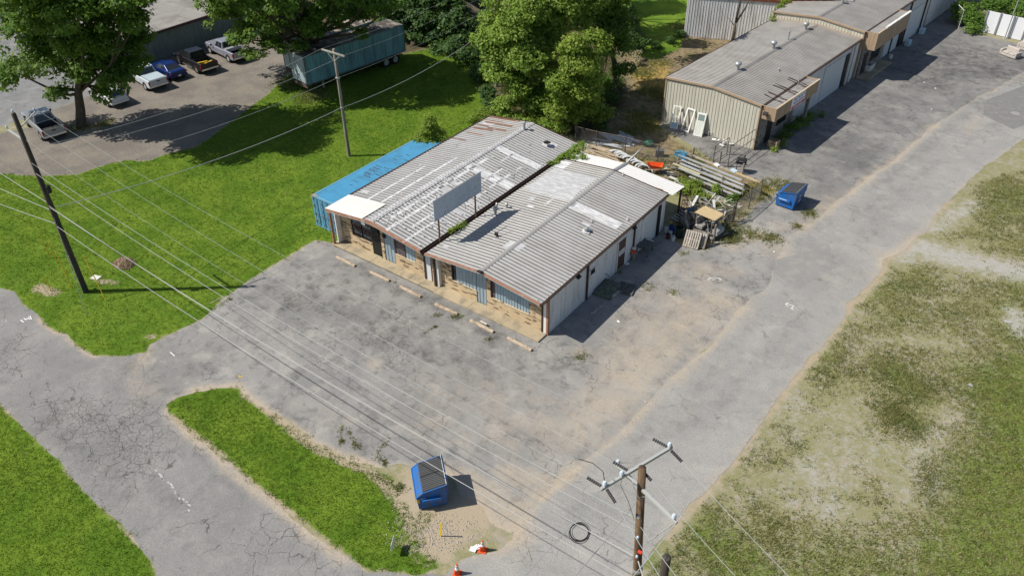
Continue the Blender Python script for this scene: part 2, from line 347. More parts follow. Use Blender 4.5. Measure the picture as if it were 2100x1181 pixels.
def asphalt(name, c1, c2, dark, crack=.5, edge_dirt=.5, ew=.5, sand=(.375, .315, .24), big=.33, mott=1.0):
    m, nt, bs = newmat(name); p = pos(nt)
    n1 = noi(nt, p, .22, 5, .6); n2 = noi(nt, warp(nt, p, .8, .8), 1.1, 8, .72); n3 = noi(nt, p, 30, 4, .75); n4 = noi(nt, p, 5.5, 6, .7); n5 = noi(nt, mapping(nt, p, (1, 1, 1), (0, 0, 0), (31, 7, 0)), .55, 8, .68)
    base = mixc(nt, sm(nt, n1, .35, .68), c1, c2)
    base = mixc(nt, mth(nt, 'MULTIPLY', sm(nt, n2, .48, .68), .60*mott), base, dark)
    # pale worn blotches and fine dust
    base = mixc(nt, mth(nt, 'MULTIPLY', sm(nt, n5, .48, .70), .55*mott), base, tuple(min(1, x*y) for x, y in zip(c2, (1.34, 1.31, 1.25))))
    base = mixc(nt, mth(nt, 'MULTIPLY', sm(nt, n4, .52, .74), .30*mott), base, tuple(x*.72 for x in c1))
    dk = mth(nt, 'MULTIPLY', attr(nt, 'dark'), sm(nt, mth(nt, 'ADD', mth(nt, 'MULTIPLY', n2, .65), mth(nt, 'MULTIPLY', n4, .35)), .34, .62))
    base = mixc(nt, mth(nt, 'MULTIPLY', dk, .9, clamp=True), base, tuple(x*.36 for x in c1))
    # sand and dust washed over the surface
    e = sm(nt, attr(nt, 'edge'), 0.0, ew, 1.0, 0.0)
    dsum = mth(nt, 'ADD', mth(nt, 'MULTIPLY', e, edge_dirt), attr(nt, 'dirt'))
    dn = mth(nt, 'ADD', mth(nt, 'MULTIPLY', noi(nt, warp(nt, p, .5, 1.2), .6, 8, .72), .65), mth(nt, 'MULTIPLY', n4, .35))
    dm = sm(nt, mth(nt, 'ADD', dsum, mth(nt, 'MULTIPLY', mth(nt, 'SUBTRACT', dn, .5), 2.6)), .10, 1.35)
    sc = mixc(nt, n4, tuple(x*.80 for x in sand), tuple(min(1, x*1.18) for x in sand))
    base2 = mixc(nt, mth(nt, 'MULTIPLY', dm, .88), base, sc)
    base2 = mixc(nt, .45, base2, mixc(nt, sm(nt, n3, .3, .7), (.25, .25, .25), (.92, .92, .92)), 'OVERLAY')
    # cracks: large wandering ones and crazed patches
    wv = warp(nt, warp(nt, p, .55, 1.5), 2.6, .5)
    d1 = vor(nt, wv, big); w1 = mth(nt, 'MULTIPLY', sm(nt, noi(nt, p, .31, 3), .42, .66), .0060)
    ck1 = mth(nt, 'MULTIPLY', mth(nt, 'LESS_THAN', d1, w1), sm(nt, noi(nt, p, 1.9, 3), .36, .5))
    wv2 = warp(nt, warp(nt, p, 1.3, .5), 5.0, .10)
    d2 = vor(nt, wv2, 1.05); m2 = sm(nt, mth(nt, 'ADD', attr(nt, 'crk'), mth(nt, 'MULTIPLY', mth(nt, 'SUBTRACT', noi(nt, p, .7, 4), .5), 1.3)), .32, .55)
    ck2 = mth(nt, 'MULTIPLY', mth(nt, 'LESS_THAN', d2, mth(nt, 'ADD', mth(nt, 'MULTIPLY', sm(nt, noi(nt, p, 2.6, 3), .35, .65), .012), .005)), m2)
    d3 = vor(nt, wv2, 3.6); m3 = sm(nt, mth(nt, 'ADD', attr(nt, 'crk'), mth(nt, 'MULTIPLY', mth(nt, 'SUBTRACT', noi(nt, p, 1.1, 4), .5), 1.5)), .62, .86)
    ck3 = mth(nt, 'MULTIPLY', mth(nt, 'LESS_THAN', d3, .036), m3)
    ck = mth(nt, 'MAXIMUM', mth(nt, 'MAXIMUM', ck1, ck2), mth(nt, 'MULTIPLY', ck3, .7))
    ck = mth(nt, 'MULTIPLY', ck, mth(nt, 'SUBTRACT', 1.0, mth(nt, 'MULTIPLY', dm, .65)))
    fin = mixc(nt, mth(nt, 'MULTIPLY', ck, crack), base2, (.068, .064, .056))
    nt.links.new(fin, bs.inputs['Base Color']); bs.inputs['Roughness'].default_value = .93; bs.inputs['Specular IOR Level'].default_value = .15
    h = mth(nt, 'SUBTRACT', mth(nt, 'ADD', n3, mth(nt, 'MULTIPLY', n4, .9)), mth(nt, 'MULTIPLY', ck, 1.5))
    bump(nt, bs, h, .5, .025)
    return m
A_STREET = asphalt('street_asphalt', (.192, .187, .182), (.226, .220, .213), (.145, .142, .139), .75, .28, .45, mott=.75)
A_LOT = asphalt('lot_asphalt', (.196, .192, .185), (.258, .250, .236), (.102, .100, .097), .6, .45, .5, mott=1.15)
A_LANE = asphalt('lane_asphalt', (.245, .239, .227), (.283, .275, .260), (.195, .190, .182), .45, .5, .7, mott=.65)
A_CLOT = asphalt('old_lot_asphalt', (.155, .152, .148), (.225, .218, .208), (.085, .084, .084), .8, .5, .6)
A_BACK = asphalt('back_asphalt', (.17, .17, .172), (.20, .20, .20), (.12, .12, .12), .5, .3, .4)

# ------------------------------------------------------------------ ground sheet
fx = np.concatenate([[-2500, -900, -400, -220, -150, -125], np.arange(-112, 34, .34), [40, 55, 80, 130, 250, 500, 1200, 2500]])
fy = np.concatenate([[-2500, -900, -300, -120, -70, -50], np.arange(-36, 96, .34), [105, 125, 160, 250, 500, 1200, 2500]])
gx, gy = np.meshgrid(fx, fy); GP = np.stack([gx.ravel(), gy.ravel()], 1)
nx, ny = len(fx), len(fy)
L_main, L_low, L_isl = W2(lawn_main), W2(lawn_low), W2(ISLAND)
s_lawn = np.maximum(sdf(GP, W2(lawn_back)), np.maximum(np.maximum(sdf(GP, L_main), sdf(GP, L_low)), sdf(GP, L_isl)))
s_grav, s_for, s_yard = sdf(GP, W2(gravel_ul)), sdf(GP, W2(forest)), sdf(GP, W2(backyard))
LUSH = [([(2040,1000),(2090,1120),(1990,1160)], 3.4, 1.0), ([(2090,760),(2060,860)], 2.6, .9), ([(1450,1100),(1520,1170)], 2.0, .8), ([(1720,700),(1690,760)], 1.2, .5), ([(1850,650),(1950,640)], 1.6, .45), ([(2100,1181),(2100,900),(2060,800)], 3.2, 1.0), ([(2000,1100),(2100,1000),(2080,860)], 3.0, .9), ([(1480,1130),(1560,1181)], 2.2, .85), ([(1830,760),(1880,800)], 1.6, .75), ([(2100,560),(2080,700)], 2.0, .6), ([(2090,400),(2040,440)], 2.4, .6), ([(1700,640)], 1.4, .5), ([(1800,600),(1900,580)], 2.0, .5), ([(1880,870),(1830,850)], 1.2, .7), ([(1350,1160)], 1.6, .6), ([(1640,900),(1600,960)], 1.5, .35), ([(2150,1300),(1700,1300)], 6, .9), ([(2300,900),(2300,500)], 7, .8)]
PALE = [([(1600,850),(1640,800)], .9, .6), ([(1740,860),(1760,930),(1720,1000)], 1.8, .5), ([(1860,900),(1910,960),(1850,1010)], 1.5, .6), ([(1620,1020)], 1.4, .6), ([(1900,700),(1960,720)], .9, .5), ([(1640,830),(1620,900)], 1.5, .6), ([(1700,1040),(1660,960)], 2.2, .7), ([(1880,960),(1900,1000)], 1.6, .7), ([(1700,700)], 1.0, .4), ([(1950,860),(1900,900)], 1.6, .6), ([(1760,640)], .8, .4), ([(1560,1000)], 1.5, .5), ([(1860,500),(1960,530),(2100,560)], 2.0, 1.0), ([(1780,900),(1700,960),(1640,1000)], 2.6, .55), ([(1830,940)], 1.6, .5), ([(2080,640),(2090,680)], .9, 1.0), ([(1910,470),(1990,420)], 1.4, .8), ([(1700,860)], 2.0, .4), ([(1850,520)], 2.2, .9)]
SAND = [([(880,980),(880,1060),(900,1100),(960,1040)], 1.9, 1.0), ([(910,1120)], 1.3, .9), ([(80,590),(110,600)], .6, 1.0), ([(255,540)], .6, .5), ([(200,575),(240,580)], .35, .8), ([(310,690)], .45, 1.0), ([(60,700)], .2, .3)] + \
       [(LANE_R[4:24], .65, .75), ([(300,735),(345,820)], .8, .4), ([(500,800),(640,915),(760,965),(830,1040)], .42, 1.0), ([(350,850),(560,1025),(740,1170)], .30, .9), ([(190,735),(60,650),(0,600)], .30, .9), ([(600,1060)], .2, .4), (STREET_L[1:10], .16, .8), ([(1470,470),(1560,440)], 1.4, .7), ([(1600,430)], 1.6, .8), ([(1640,380),(1560,380)], 1.2, .5), ([(2100,640),(2060,600)], 1.0, .5), (LOT_L[1:12], .18, .7)]
STRAW = [([(1350,345),(1310,330)], 1.0, .6), ([(1450,455),(1490,450)], .9, .6), ([(1370,200),(1350,130)], 1.6, .7), ([(1320,150),(1340,190)], 1.8, .9), ([(1310,240),(1330,260)], 1.5, 1.0), ([(1560,385),(1600,380)], 1.2, 1.0), ([(1540,400)], 1.2, .9), ([(1400,60)], 2, .3), ([(1290,270)], 1.2, .7), ([(1480,430)], 1.3, .5), ([(1660,440)], .6, .9), ([(1635,465)], .4, .9), ([(1420,330)], 1.5, .6), ([(165,262),(215,255)], .9, .8), ([(640,190)], 1, .3)]
GREENY = [([(1470,400),(1440,420),(1520,440)], .8, .6), ([(1360,335),(1400,350)], .6, .6), ([(1430,390),(1400,370)], 1.3, 1.0), ([(1480,430)], 1.0, .7), ([(1540,480),(1580,490)], .8, 1.0), ([(1500,490)], .8, .8), ([(1600,285)], .5, .9), ([(1450,440),(1500,470)], 1.2, .6), ([(1040,230),(1100,250)], 1.2, .9), ([(640,200),(600,170)], 2.0, .6)]
gme = bpy.data.meshes.new('ground')
gme.from_pydata(np.column_stack([GP, np.zeros(len(GP))]).tolist(), [], [(j*nx+i, j*nx+i+1, (j+1)*nx+i+1, (j+1)*nx+i) for j in range(ny-1) for i in range(nx-1)])
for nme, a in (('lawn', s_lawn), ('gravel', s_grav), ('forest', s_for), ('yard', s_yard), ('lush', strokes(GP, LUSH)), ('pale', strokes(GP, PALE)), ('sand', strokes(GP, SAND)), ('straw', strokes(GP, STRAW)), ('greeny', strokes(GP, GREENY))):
    set_attr(gme, nme, np.clip(a, -50, 50))
ground = put(bpy.data.objects.new('ground', gme)); structure(ground)
m, nt, bs = newmat('ground_soil_and_turf'); p = pos(nt)
nA, nB, nC, nD = noi(nt, p, .35, 6, .65), noi(nt, p, 1.6, 7, .68), noi(nt, p, 9, 5, .7), noi(nt, p, 34, 3, .7)
tan, grey, olive, green = (.325, .270, .195), (.275, .255, .222), (.17, .165, .065), (.085, .125, .025)
f = mixc(nt, sm(nt, noi(nt, p, 2.6, 8, .78), .38, .62), tan, grey)
og = sm(nt, mth(nt, 'ADD', mth(nt, 'ADD', mth(nt, 'MULTIPLY', noi(nt, p, 2.2, 8, .76), .95), mth(nt, 'MULTIPLY', nC, .35)), mth(nt, 'MULTIPLY', nA, .55)), .74, 1.0)
f = mixc(nt, mth(nt, 'MULTIPLY', og, .75), f, mixc(nt, nC, (.135, .155, .045), (.215, .205, .085)))
nE = mth(nt, 'ADD', mth(nt, 'MULTIPLY', nB, .5), mth(nt, 'MULTIPLY', noi(nt, p, 5, 7, .75), .5))
lu = sm(nt, mth(nt, 'ADD', attr(nt, 'lush'), mth(nt, 'MULTIPLY', mth(nt, 'SUBTRACT', nE, .5), 3.2)), .25, 1.05)
f = mixc(nt, lu, f, mixc(nt, sm(nt, nC, .3, .7), (.090, .135, .022), (.150, .190, .042)))
pl = sm(nt, mth(nt, 'ADD', attr(nt, 'pale'), mth(nt, 'MULTIPLY', mth(nt, 'SUBTRACT', nE, .5), 3.4)), .35, 1.15)
f = mixc(nt, mth(nt, 'MULTIPLY', pl, .85), f, mixc(nt, sm(nt, nD, .35, .65), (.27, .26, .245), (.42, .405, .385)))
# yard between the buildings
y = mixc(nt, sm(nt, nB, .38, .62), (.135, .105, .065), (.235, .185, .115))
y = mixc(nt, mth(nt, 'MULTIPLY', sm(nt, noi(nt, p, .9, 6, .7), .50, .64), .7), y, (.085, .105, .028))
y = mixc(nt, mth(nt, 'MULTIPLY', sm(nt, noi(nt, p, 1.4, 6, .7), .54, .66), .6), y, (.27, .19, .08))
y = mixc(nt, sm(nt, mth(nt, 'ADD', attr(nt, 'straw'), mth(nt, 'MULTIPLY', mth(nt, 'SUBTRACT', nB, .5), 1.2)), .3, .8), y, mixc(nt, nC, (.28, .18, .05), (.36, .26, .09)))
y = mixc(nt, sm(nt, mth(nt, 'ADD', attr(nt, 'greeny'), mth(nt, 'MULTIPLY', mth(nt, 'SUBTRACT', nB, .5), 1.2)), .35, .85), y, (.09, .13, .025))
edge = lambda nm, w, amp: sm(nt, mth(nt, 'ADD', attr(nt, nm), mth(nt, 'MULTIPLY', mth(nt, 'SUBTRACT', nB, .5), amp)), -w, w)
f = mixc(nt, edge('yard', .3, 1.5), f, y)
gv = mixc(nt, sm(nt, nA, .35, .65), (.145, .130, .115), (.205, .180, .150)); gv = mixc(nt, sm(nt, nC, .45, .7), gv, (.085, .08, .074))
gv = mixc(nt, .5, gv, mixc(nt, sm(nt, nD, .3, .7), (.2, .2, .2), (1., 1., 1.)), 'OVERLAY')
gv = mixc(nt, sm(nt, mth(nt, 'ADD', attr(nt, 'straw'), mth(nt, 'MULTIPLY', mth(nt, 'SUBTRACT', nB, .5), .8)), .4, .8), gv, (.25, .18, .09))
f = mixc(nt, edge('gravel', .2, 1.0), f, gv)
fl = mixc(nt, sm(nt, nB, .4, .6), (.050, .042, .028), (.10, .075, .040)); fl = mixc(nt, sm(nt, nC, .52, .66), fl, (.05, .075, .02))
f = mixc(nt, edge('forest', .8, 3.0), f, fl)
lw = mixc(nt, sm(nt, nA, .38, .62), (.075, .140, .013), (.120, .185, .020)); lw = mixc(nt, mth(nt, 'MULTIPLY', sm(nt, nC, .5, .7), .3), lw, (.050, .095, .012))
lw = mixc(nt, mth(nt, 'MULTIPLY', sm(nt, noi(nt, p, .8, 6, .7), .60, .74), .6), lw, (.20, .18, .07))
f = mixc(nt, edge('lawn', .10, 1.0), f, lw)
sn = sm(nt, mth(nt, 'ADD', attr(nt, 'sand'), mth(nt, 'MULTIPLY', mth(nt, 'SUBTRACT', nB, .5), 1.5)), .35, .8)
f = mixc(nt, mth(nt, 'MULTIPLY', sn, .95), f, mixc(nt, nC, (.28, .228, .16), (.39, .325, .24)))
f = mixc(nt, .25, f, mixc(nt, sm(nt, nD, .3, .7), (.25, .25, .25), (1., 1., 1.)), 'OVERLAY')
nt.links.new(f, bs.inputs['Base Color']); bs.inputs['Roughness'].default_value = .97; bs.inputs['Specular IOR Level'].default_value = .1
bump(nt, bs, mth(nt, 'ADD', mth(nt, 'ADD', nC, mth(nt, 'MULTIPLY', nD, .5)), nB), .4, .04)
gme.materials.append(m)

sheet('parking_lot', lot, .004, A_LOT)
sheet('workshop_yard', clot, .005, A_CLOT, .5)
sheet('lane', lane, .010, A_LANE)
sheet('street', street, .015, A_STREET)
sheet('back_street', backst, .005, A_BACK, 1.0)

def flat_patch(parent, px, z, mat, name='asphalt_patch'):
    ol = noisy_outline(W2(px), .3, .05); vo, _, fo, *_ = delaunay_2d_cdt([Vector(q) for q in ol], [], [list(range(len(ol)))], 1, 1e-5)
    me = bpy.data.meshes.new(name); me.from_pydata([(v.x, v.y, z) for v in vo], [], [tuple(f_) for f_ in fo]); me.update(); me.materials.append(mat)
    return put(bpy.data.objects.new(name, me), bpy.data.objects[parent])
flat_patch('lane', [(2022,206),(2110,172),(2150,235),(2078,266),(2016,236)], .0145, M('dark_patch_asphalt', (.172, .168, .162), .95, dirt=(.22, .212, .198), damt=.4, dscale=1.5, var=.15, fine=30))
flat_patch('lane', [(1592,532),(1700,503),(1712,548),(1640,592),(1583,560)], .0145, M('pale_patch_asphalt', (.240, .233, .222), .95, dirt=(.285, .272, .25), damt=.4, dscale=1.0, var=.12, fine=30))

# ------------------------------------------------------------------ grass, built as blades in tufts
def leafmat(name, c1, c2, c3, trans=.35, nscale=.25, rough=.6, big=(.38, .62), mow=False):
    m = bpy.data.materials.new(name); m.use_nodes = True; nt = m.node_tree; nt.nodes.clear()
    out = nt.nodes.new('ShaderNodeOutputMaterial'); p = pos(nt)
    ri = nt.nodes.new('ShaderNodeNewGeometry').outputs['Random Per Island']
    c = mixc(nt, sm(nt, noi(nt, p, nscale, 4, .6) if not isinstance(nscale, tuple) else noi(nt, mapping(nt, p, nscale, (0, 0, .12)), 1.0, 5, .65), *big), c1, c2)
    c = mixc(nt, mth(nt, 'POWER', ri, 1.8), c, c3)
    if mow:                                                        # dry spots, clover-dark spots and faint mower passes
        c = mixc(nt, mth(nt, 'MULTIPLY', sm(nt, noi(nt, mapping(nt, p, (1.3, .45, 1), (0, 0, .1)), .16, 5, .6), .44, .60), .7), c, (.050, .118, .013))
        c = mixc(nt, mth(nt, 'MULTIPLY', sm(nt, noi(nt, p, .45, 7, .7), .55, .70), .6), c, (.26, .24, .075))
        c = mixc(nt, mth(nt, 'MULTIPLY', sm(nt, noi(nt, p, .9, 6, .7), .58, .70), .55), c, (.045, .105, .014))
        wx = nd(nt, 'ShaderNodeSeparateXYZ', None, Vector=warp(nt, p, .25, 1.2)).outputs[0]
        st = mth(nt, 'ADD', mth(nt, 'MULTIPLY', mth(nt, 'SINE', mth(nt, 'MULTIPLY', wx, 4.6)), .13), 1.0)
        c = mixc(nt, 1.0, c, nd(nt, 'ShaderNodeCombineColor', None, Red=st, Green=st, Blue=st).outputs[0], 'MULTIPLY')
    df = nd(nt, 'ShaderNodeBsdfPrincipled', None, Base_Color=c, Roughness=rough); df.inputs['Specular IOR Level'].default_value = .25
    tr = nd(nt, 'ShaderNodeBsdfTranslucent', None, Color=mixc(nt, .5, c, (.30, .42, .04), 'MIX'))
    mx = nt.nodes.new('ShaderNodeMixShader'); mx.inputs[0].default_value = trans
    nt.links.new(df.outputs[0], mx.inputs[1]); nt.links.new(tr.outputs[0], mx.inputs[2]); nt.links.new(mx.outputs[0], out.inputs[0])
    return m
def tri_mesh(name, Vt, mat):
    n = len(Vt)//3; me = bpy.data.meshes.new(name)
    me.vertices.add(len(Vt)); me.vertices.foreach_set('co', Vt.astype(np.float32).ravel())
    me.loops.add(3*n); me.loops.foreach_set('vertex_index', np.arange(3*n, dtype=np.int32))
    me.polygons.add(n); me.polygons.foreach_set('loop_start', np.arange(0, 3*n, 3, dtype=np.int32)); me.polygons.foreach_set('loop_total', np.full(n, 3, np.int32))
    me.update(calc_edges=True); me.materials.append(mat)
    return bpy.data.objects.new(name, me)
def quad_mesh(name, Vt, mat):
    n = len(Vt)//4; me = bpy.data.meshes.new(name)
    me.vertices.add(len(Vt)); me.vertices.foreach_set('co', Vt.astype(np.float32).ravel())
    me.loops.add(4*n); me.loops.foreach_set('vertex_index', np.arange(4*n, dtype=np.int32))
    me.polygons.add(n); me.polygons.foreach_set('loop_start', np.arange(0, 4*n, 4, dtype=np.int32)); me.polygons.foreach_set('loop_total', np.full(n, 4, np.int32))
    me.update(calc_edges=True); me.materials.append(mat)
    return me
def scatter(poly, dens, inset=0.0, lim=None):
    lo, hi = poly.min(0), poly.max(0)
    if lim is not None: lo, hi = np.maximum(lo, lim[0]), np.minimum(hi, lim[1])
    n = int((hi-lo).prod()*dens); P = RNG.uniform(lo, hi, (n, 2)); d = sdf(P, poly)
    w = .16*np.sin(P[:, 0]*5.1+1.7*np.sin(P[:, 1]*3.3))+.14*np.sin(P[:, 1]*6.7+2.1*np.sin(P[:, 0]*2.9))+.12*np.sin(P[:, 0]*13+P[:, 1]*11)
    return P[d > inset + .05 + w*.9 + RNG.uniform(-.16, .12, n)]
def blades(P, hmin, hmax, w, per=3, lean=.6, spread=.05):
    P = np.repeat(P, per, 0); n = len(P)
    P = P + RNG.normal(0, spread, (n, 2)); h = RNG.uniform(hmin, hmax, n); a = RNG.uniform(0, 2*np.pi, n); l = RNG.uniform(.1, lean, n)*h; t = RNG.uniform(0, 2*np.pi, n)
    Vt = np.zeros((n, 3, 3)); ww = w*RNG.uniform(.6, 1.4, n)
    Vt[:, 0, :2] = P + np.stack([np.cos(a), np.sin(a)], 1)*ww[:, None]; Vt[:, 1, :2] = P - np.stack([np.cos(a), np.sin(a)], 1)*ww[:, None]
    Vt[:, 2, :2] = P + np.stack([np.cos(t), np.sin(t)], 1)*l[:, None]; Vt[:, 2, 2] = h; Vt[:, :2, 2] = -.005
    return Vt.reshape(-1, 3)
GRASS = leafmat('lawn_blades', (.078, .160, .012), (.148, .228, .016), (.24, .28, .05), .30, (.75, .09, 1), big=(.43, .57), mow=True)
GRASS2 = leafmat('weedy_blades', (.085, .130, .026), (.175, .185, .055), (.36, .31, .15), .25, .7)
def dist_to_cam(P): return np.sqrt(((P-CAMPOS[:2])**2).sum(1)+CAMPOS[2]**2)
Vt = []
for px, dens in ((lawn_main, 80), (lawn_low, 150), (ISLAND, 170)):
    P = scatter(W2(px), dens, .03, (np.array([-60, -34.]), np.array([8, 36.])))
    Vt.append(blades(P, .025, .075, .016, 4))
    Q = scatter(W2(px), 2, -.05, (np.array([-60, -34.]), np.array([8, 36.])))      # taller weeds here and there
    Vt.append(blades(Q, .06, .13, .018, 7, 1.0, .06))
o = put(tri_mesh('lawn_grass', np.concatenate(Vt), GRASS)); stuff(o); o['label'] = 'short green grass blades covering the mown lawns and the roadside island'; o['category'] = 'grass'
# dry weeds over the field across the lane
fld = W2(LANE_R[3:] + [(1900,1500),(2500,1300),(2500,200)])
P = scatter(fld, 85, .5, (np.array([2, -22.]), np.array([34, 40.])))
keep = (strokes(P, LUSH)*1.2 - strokes(P, PALE)*1.0 + RNG.normal(0, .30, len(P)) + np.sin(P[:, 0]*1.7+np.sin(P[:, 1]*1.3)*2)*np.sin(P[:, 1]*1.1+1.0)*.35) > .08
P = P[keep & (np.array(sdf(P, W2(lane))) < -.35)]
DKW = np.concatenate([W2([(c[0]+RNG.normal(0, c[2]), c[1]+RNG.normal(0, c[3])) for _ in range(c[4])]) for c in ((1835,845,22,16,420), (1870,880,30,16,420), (1900,800,30,14,260), (1850,760,40,20,320), (1600,1090,60,30,300), (1900,985,16,24,260), (1780,770,30,20,200))])
P = np.concatenate([P, DKW])
o = put(tri_mesh('field_weeds', blades(P, .05, .17, .018, 5, 1.2, .08), GRASS2)); stuff(o); o['label'] = 'patchy dry weeds growing in the bare field across the lane'; o['category'] = 'weeds'
# weeds in the yard and at the seams of the pavement
Q = []
for items, dens in ((GREENY, 60), (STRAW, 45)):
    for pl, r, s in items:
        q = W2(pl); 
        for k in range(int(dens*r*r*s*6)):
            a = q[RNG.integers(len(q))] + RNG.normal(0, r*.5, 2); Q.append(a)
Q = np.array(Q)
o = put(tri_mesh('yard_weeds', blades(Q, .08, .28, .022, 5, 1.0, .08), GRASS2)); stuff(o); o['label'] = 'straw coloured and green weeds around the fenced yard'; o['category'] = 'weeds'
seamw = [([(1440,525),(1470,500),(1500,490)], 14, .25), ([(1590,300),(1600,292)], 30, .3), ([(800,895),(770,935),(790,950)], 26, .16), ([(715,880),(730,915)], 20, .16), ([(700,905)], 10, .1), ([(1190,735)], 16, .4), ([(885,650),(900,645)], 8, .15), ([(920,655),(945,650)], 8, .15), ([(990,700),(1005,695)], 8, .12), ([(700,500),(690,505)], 10, .1), ([(1330,590)], 16, .5), ([(1380,600)], 10, .3), ([(1400,520)], 12, .3), ([(870,683),(893,670)], 12, .06), ([(930,650)], 10, .15), ([(820,560),(810,580)], 3, .1), ([(690,940),(700,880)], 8, .15), ([(765,975),(820,1000)], 30, .25), ([(1270,560)], 5, .2), ([(430,640),(470,615)], 14, .12)]
Q = []
for pl, n, r in seamw:
    q = W2(pl)
    for k in range(n*3):
        i = RNG.integers(len(q)); j = min(i+1, len(q)-1); t = RNG.uniform(); Q.append(q[i]*(1-t)+q[j]*t+RNG.normal(0, r*.6, 2))
o = put(tri_mesh('seam_weeds', blades(np.array(Q), .04, .14, .02, 4, 1.2, .05)+np.array([0, 0, .006]), GRASS2)); stuff(o); o['label'] = 'low weeds growing out of cracks in the parking lot'; o['category'] = 'weeds'
# loose stones in the bare patch by the cones
mb = MB()
for k in range(900):
    q = W2([(895+RNG.normal(0, 45), 1095+RNG.normal(0, 22))])[0]; r = RNG.uniform(.012, .05)
    mb.add([(q[0]+r*RNG.uniform(.6, 1.2), q[1], 0), (q[0], q[1]+r, 0), (q[0]-r, q[1]-r*.4, 0), (q[0]+r*.2, q[1]-r, 0), (q[0]+RNG.normal(0, r*.3), q[1]+RNG.normal(0, r*.3), r*RNG.uniform(.7, 1.3))], [(0, 1, 4), (1, 2, 4), (2, 3, 4), (3, 0, 4)])
_q = W2([(1400+RNG.uniform(0, 700), 520+RNG.uniform(0, 661)) for k in range(3000)]); _q = _q[sdf(_q, fld) > .3]
for q in _q[:1600]:
    r = RNG.uniform(.012, .045)
    mb.add([(q[0]+r, q[1], 0), (q[0], q[1]+r, 0), (q[0]-r, q[1]-r*.4, 0), (q[0]+r*.2, q[1]-r, 0), (q[0], q[1], r)], [(0, 1, 4), (1, 2, 4), (2, 3, 4), (3, 0, 4)])
o = mb.build('loose_stones', M('stone', (.36, .33, .29), .9, var=.3)); stuff(o); o['label'] = 'loose pebbles and broken stone scattered on bare earth'; o['category'] = 'gravel'
# ------------------------------------------------------------------ materials of the buildings
def roofmat(name, c, dirt, metal=.25, rough=.48, rib=.309, ribc=1.35):
    m, nt, bs = newmat(name); p = pos(nt); rnd = nt.nodes.new('ShaderNodeObjectInfo').outputs['Random']
    st = noi(nt, mapping(nt, p, (.5, 5, .5)), 1.0, 5, .65); n2 = noi(nt, p, .5, 6, .65); n3 = noi(nt, p, 22, 3, .6)
    b = mth(nt, 'ADD', mth(nt, 'MULTIPLY', mth(nt, 'SUBTRACT', rnd, .5), .14), mth(nt, 'ADD', mth(nt, 'MULTIPLY', mth(nt, 'SUBTRACT', st, .5), .45), .96))
    g = nd(nt, 'ShaderNodeCombineColor', None, Red=b, Green=b, Blue=b).outputs[0]
    cc = mixc(nt, 1.0, c, g, 'MULTIPLY')
    cc = mixc(nt, mth(nt, 'MULTIPLY', sm(nt, mth(nt, 'ADD', mth(nt, 'MULTIPLY', n2, .7), mth(nt, 'MULTIPLY', st, .3)), .42, .60), .75), cc, dirt)
    cc = mixc(nt, mth(nt, 'MULTIPLY', sm(nt, n3, .5, .75), .25), cc, tuple(x*.8 for x in dirt))
    # rib tops are paler than the pans between them
    oy = nd(nt, 'ShaderNodeSeparateXYZ', None, Vector=objc(nt)).outputs[1]
    fr = mth(nt, 'FRACT', mth(nt, 'DIVIDE', oy, rib))
    rm = mth(nt, 'MULTIPLY', sm(nt, fr, .70, .76), sm(nt, fr, .86, .91, 1.0, 0.0))
    cc = mixc(nt, mth(nt, 'MULTIPLY', rm, .8), cc, tuple(min(.75, x*ribc) for x in c))
    nt.links.new(cc, bs.inputs['Base Color']); bs.inputs['Metallic'].default_value = metal; bs.inputs['Roughness'].default_value = rough
    bump(nt, bs, st, .12, .01)
    return m
def patchmat(name, c, under, thr=.42):
    """worn coating: patchy over the sheet below"""
    m, nt, bs = newmat(name); p = pos(nt)
    st = noi(nt, mapping(nt, p, (.8, 3.0, .8)), 1.6, 6, .7)
    cc = mixc(nt, sm(nt, st, thr-.1, thr+.12), under, c)
    nt.links.new(cc, bs.inputs['Base Color']); bs.inputs['Roughness'].default_value = .75
    return m
def brickmat(name, c1, c2, mortar, axis='x', bw=.30, rh=.095, bias=-.25):
    m, nt, bs = newmat(name); p = pos(nt)
    sx = nd(nt, 'ShaderNodeSeparateXYZ', None, Vector=p)
    v = nd(nt, 'ShaderNodeCombineXYZ', None, X=sx.outputs['X' if axis == 'x' else 'Y'], Y=sx.outputs['Z']).outputs[0]
    b = nt.nodes.new('ShaderNodeTexBrick'); nt.links.new(v, b.inputs['Vector'])
    for k, x in (('Color1', (*c1, 1)), ('Color2', (*c2, 1)), ('Mortar', (*mortar, 1)), ('Scale', 1.0), ('Mortar Size', .008), ('Mortar Smooth', .1), ('Bias', bias), ('Brick Width', bw), ('Row Height', rh)): b.inputs[k].default_value = x
    cl = vor(nt, mapping(nt, v, (1/.42, 1/.11, 1)), 1.0, 'F1', .7, 1)
    lum = nd(nt, 'ShaderNodeSeparateColor', None, Color=cl).outputs[0]
    dk = mth(nt, 'MULTIPLY', mth(nt, 'GREATER_THAN', lum, .80), .8)
    cc = mixc(nt, dk, b.outputs[0], (.085, .055, .035))
    cc = mixc(nt, .35, cc, mixc(nt, noi(nt, p, 6, 4, .6), (.25, .25, .25), (.95, .95, .95)), 'OVERLAY')
    nt.links.new(cc, bs.inputs['Base Color']); bs.inputs['Roughness'].default_value = .9
    bump(nt, bs, b.outputs[1], -.4, .015)
    return m
ROOF_A = roofmat('shop_roof_metal', (.325, .323, .32), (.25, .24, .23), rib=.308, ribc=1.18)
ROOF_B = roofmat('workshop_roof_metal', (.325, .318, .306), (.235, .222, .205), rib=.3094, ribc=1.2)
ROOF_C = roofmat('tan_roof_metal', (.265, .25, .232), (.165, .152, .136), rib=.31, ribc=1.6)
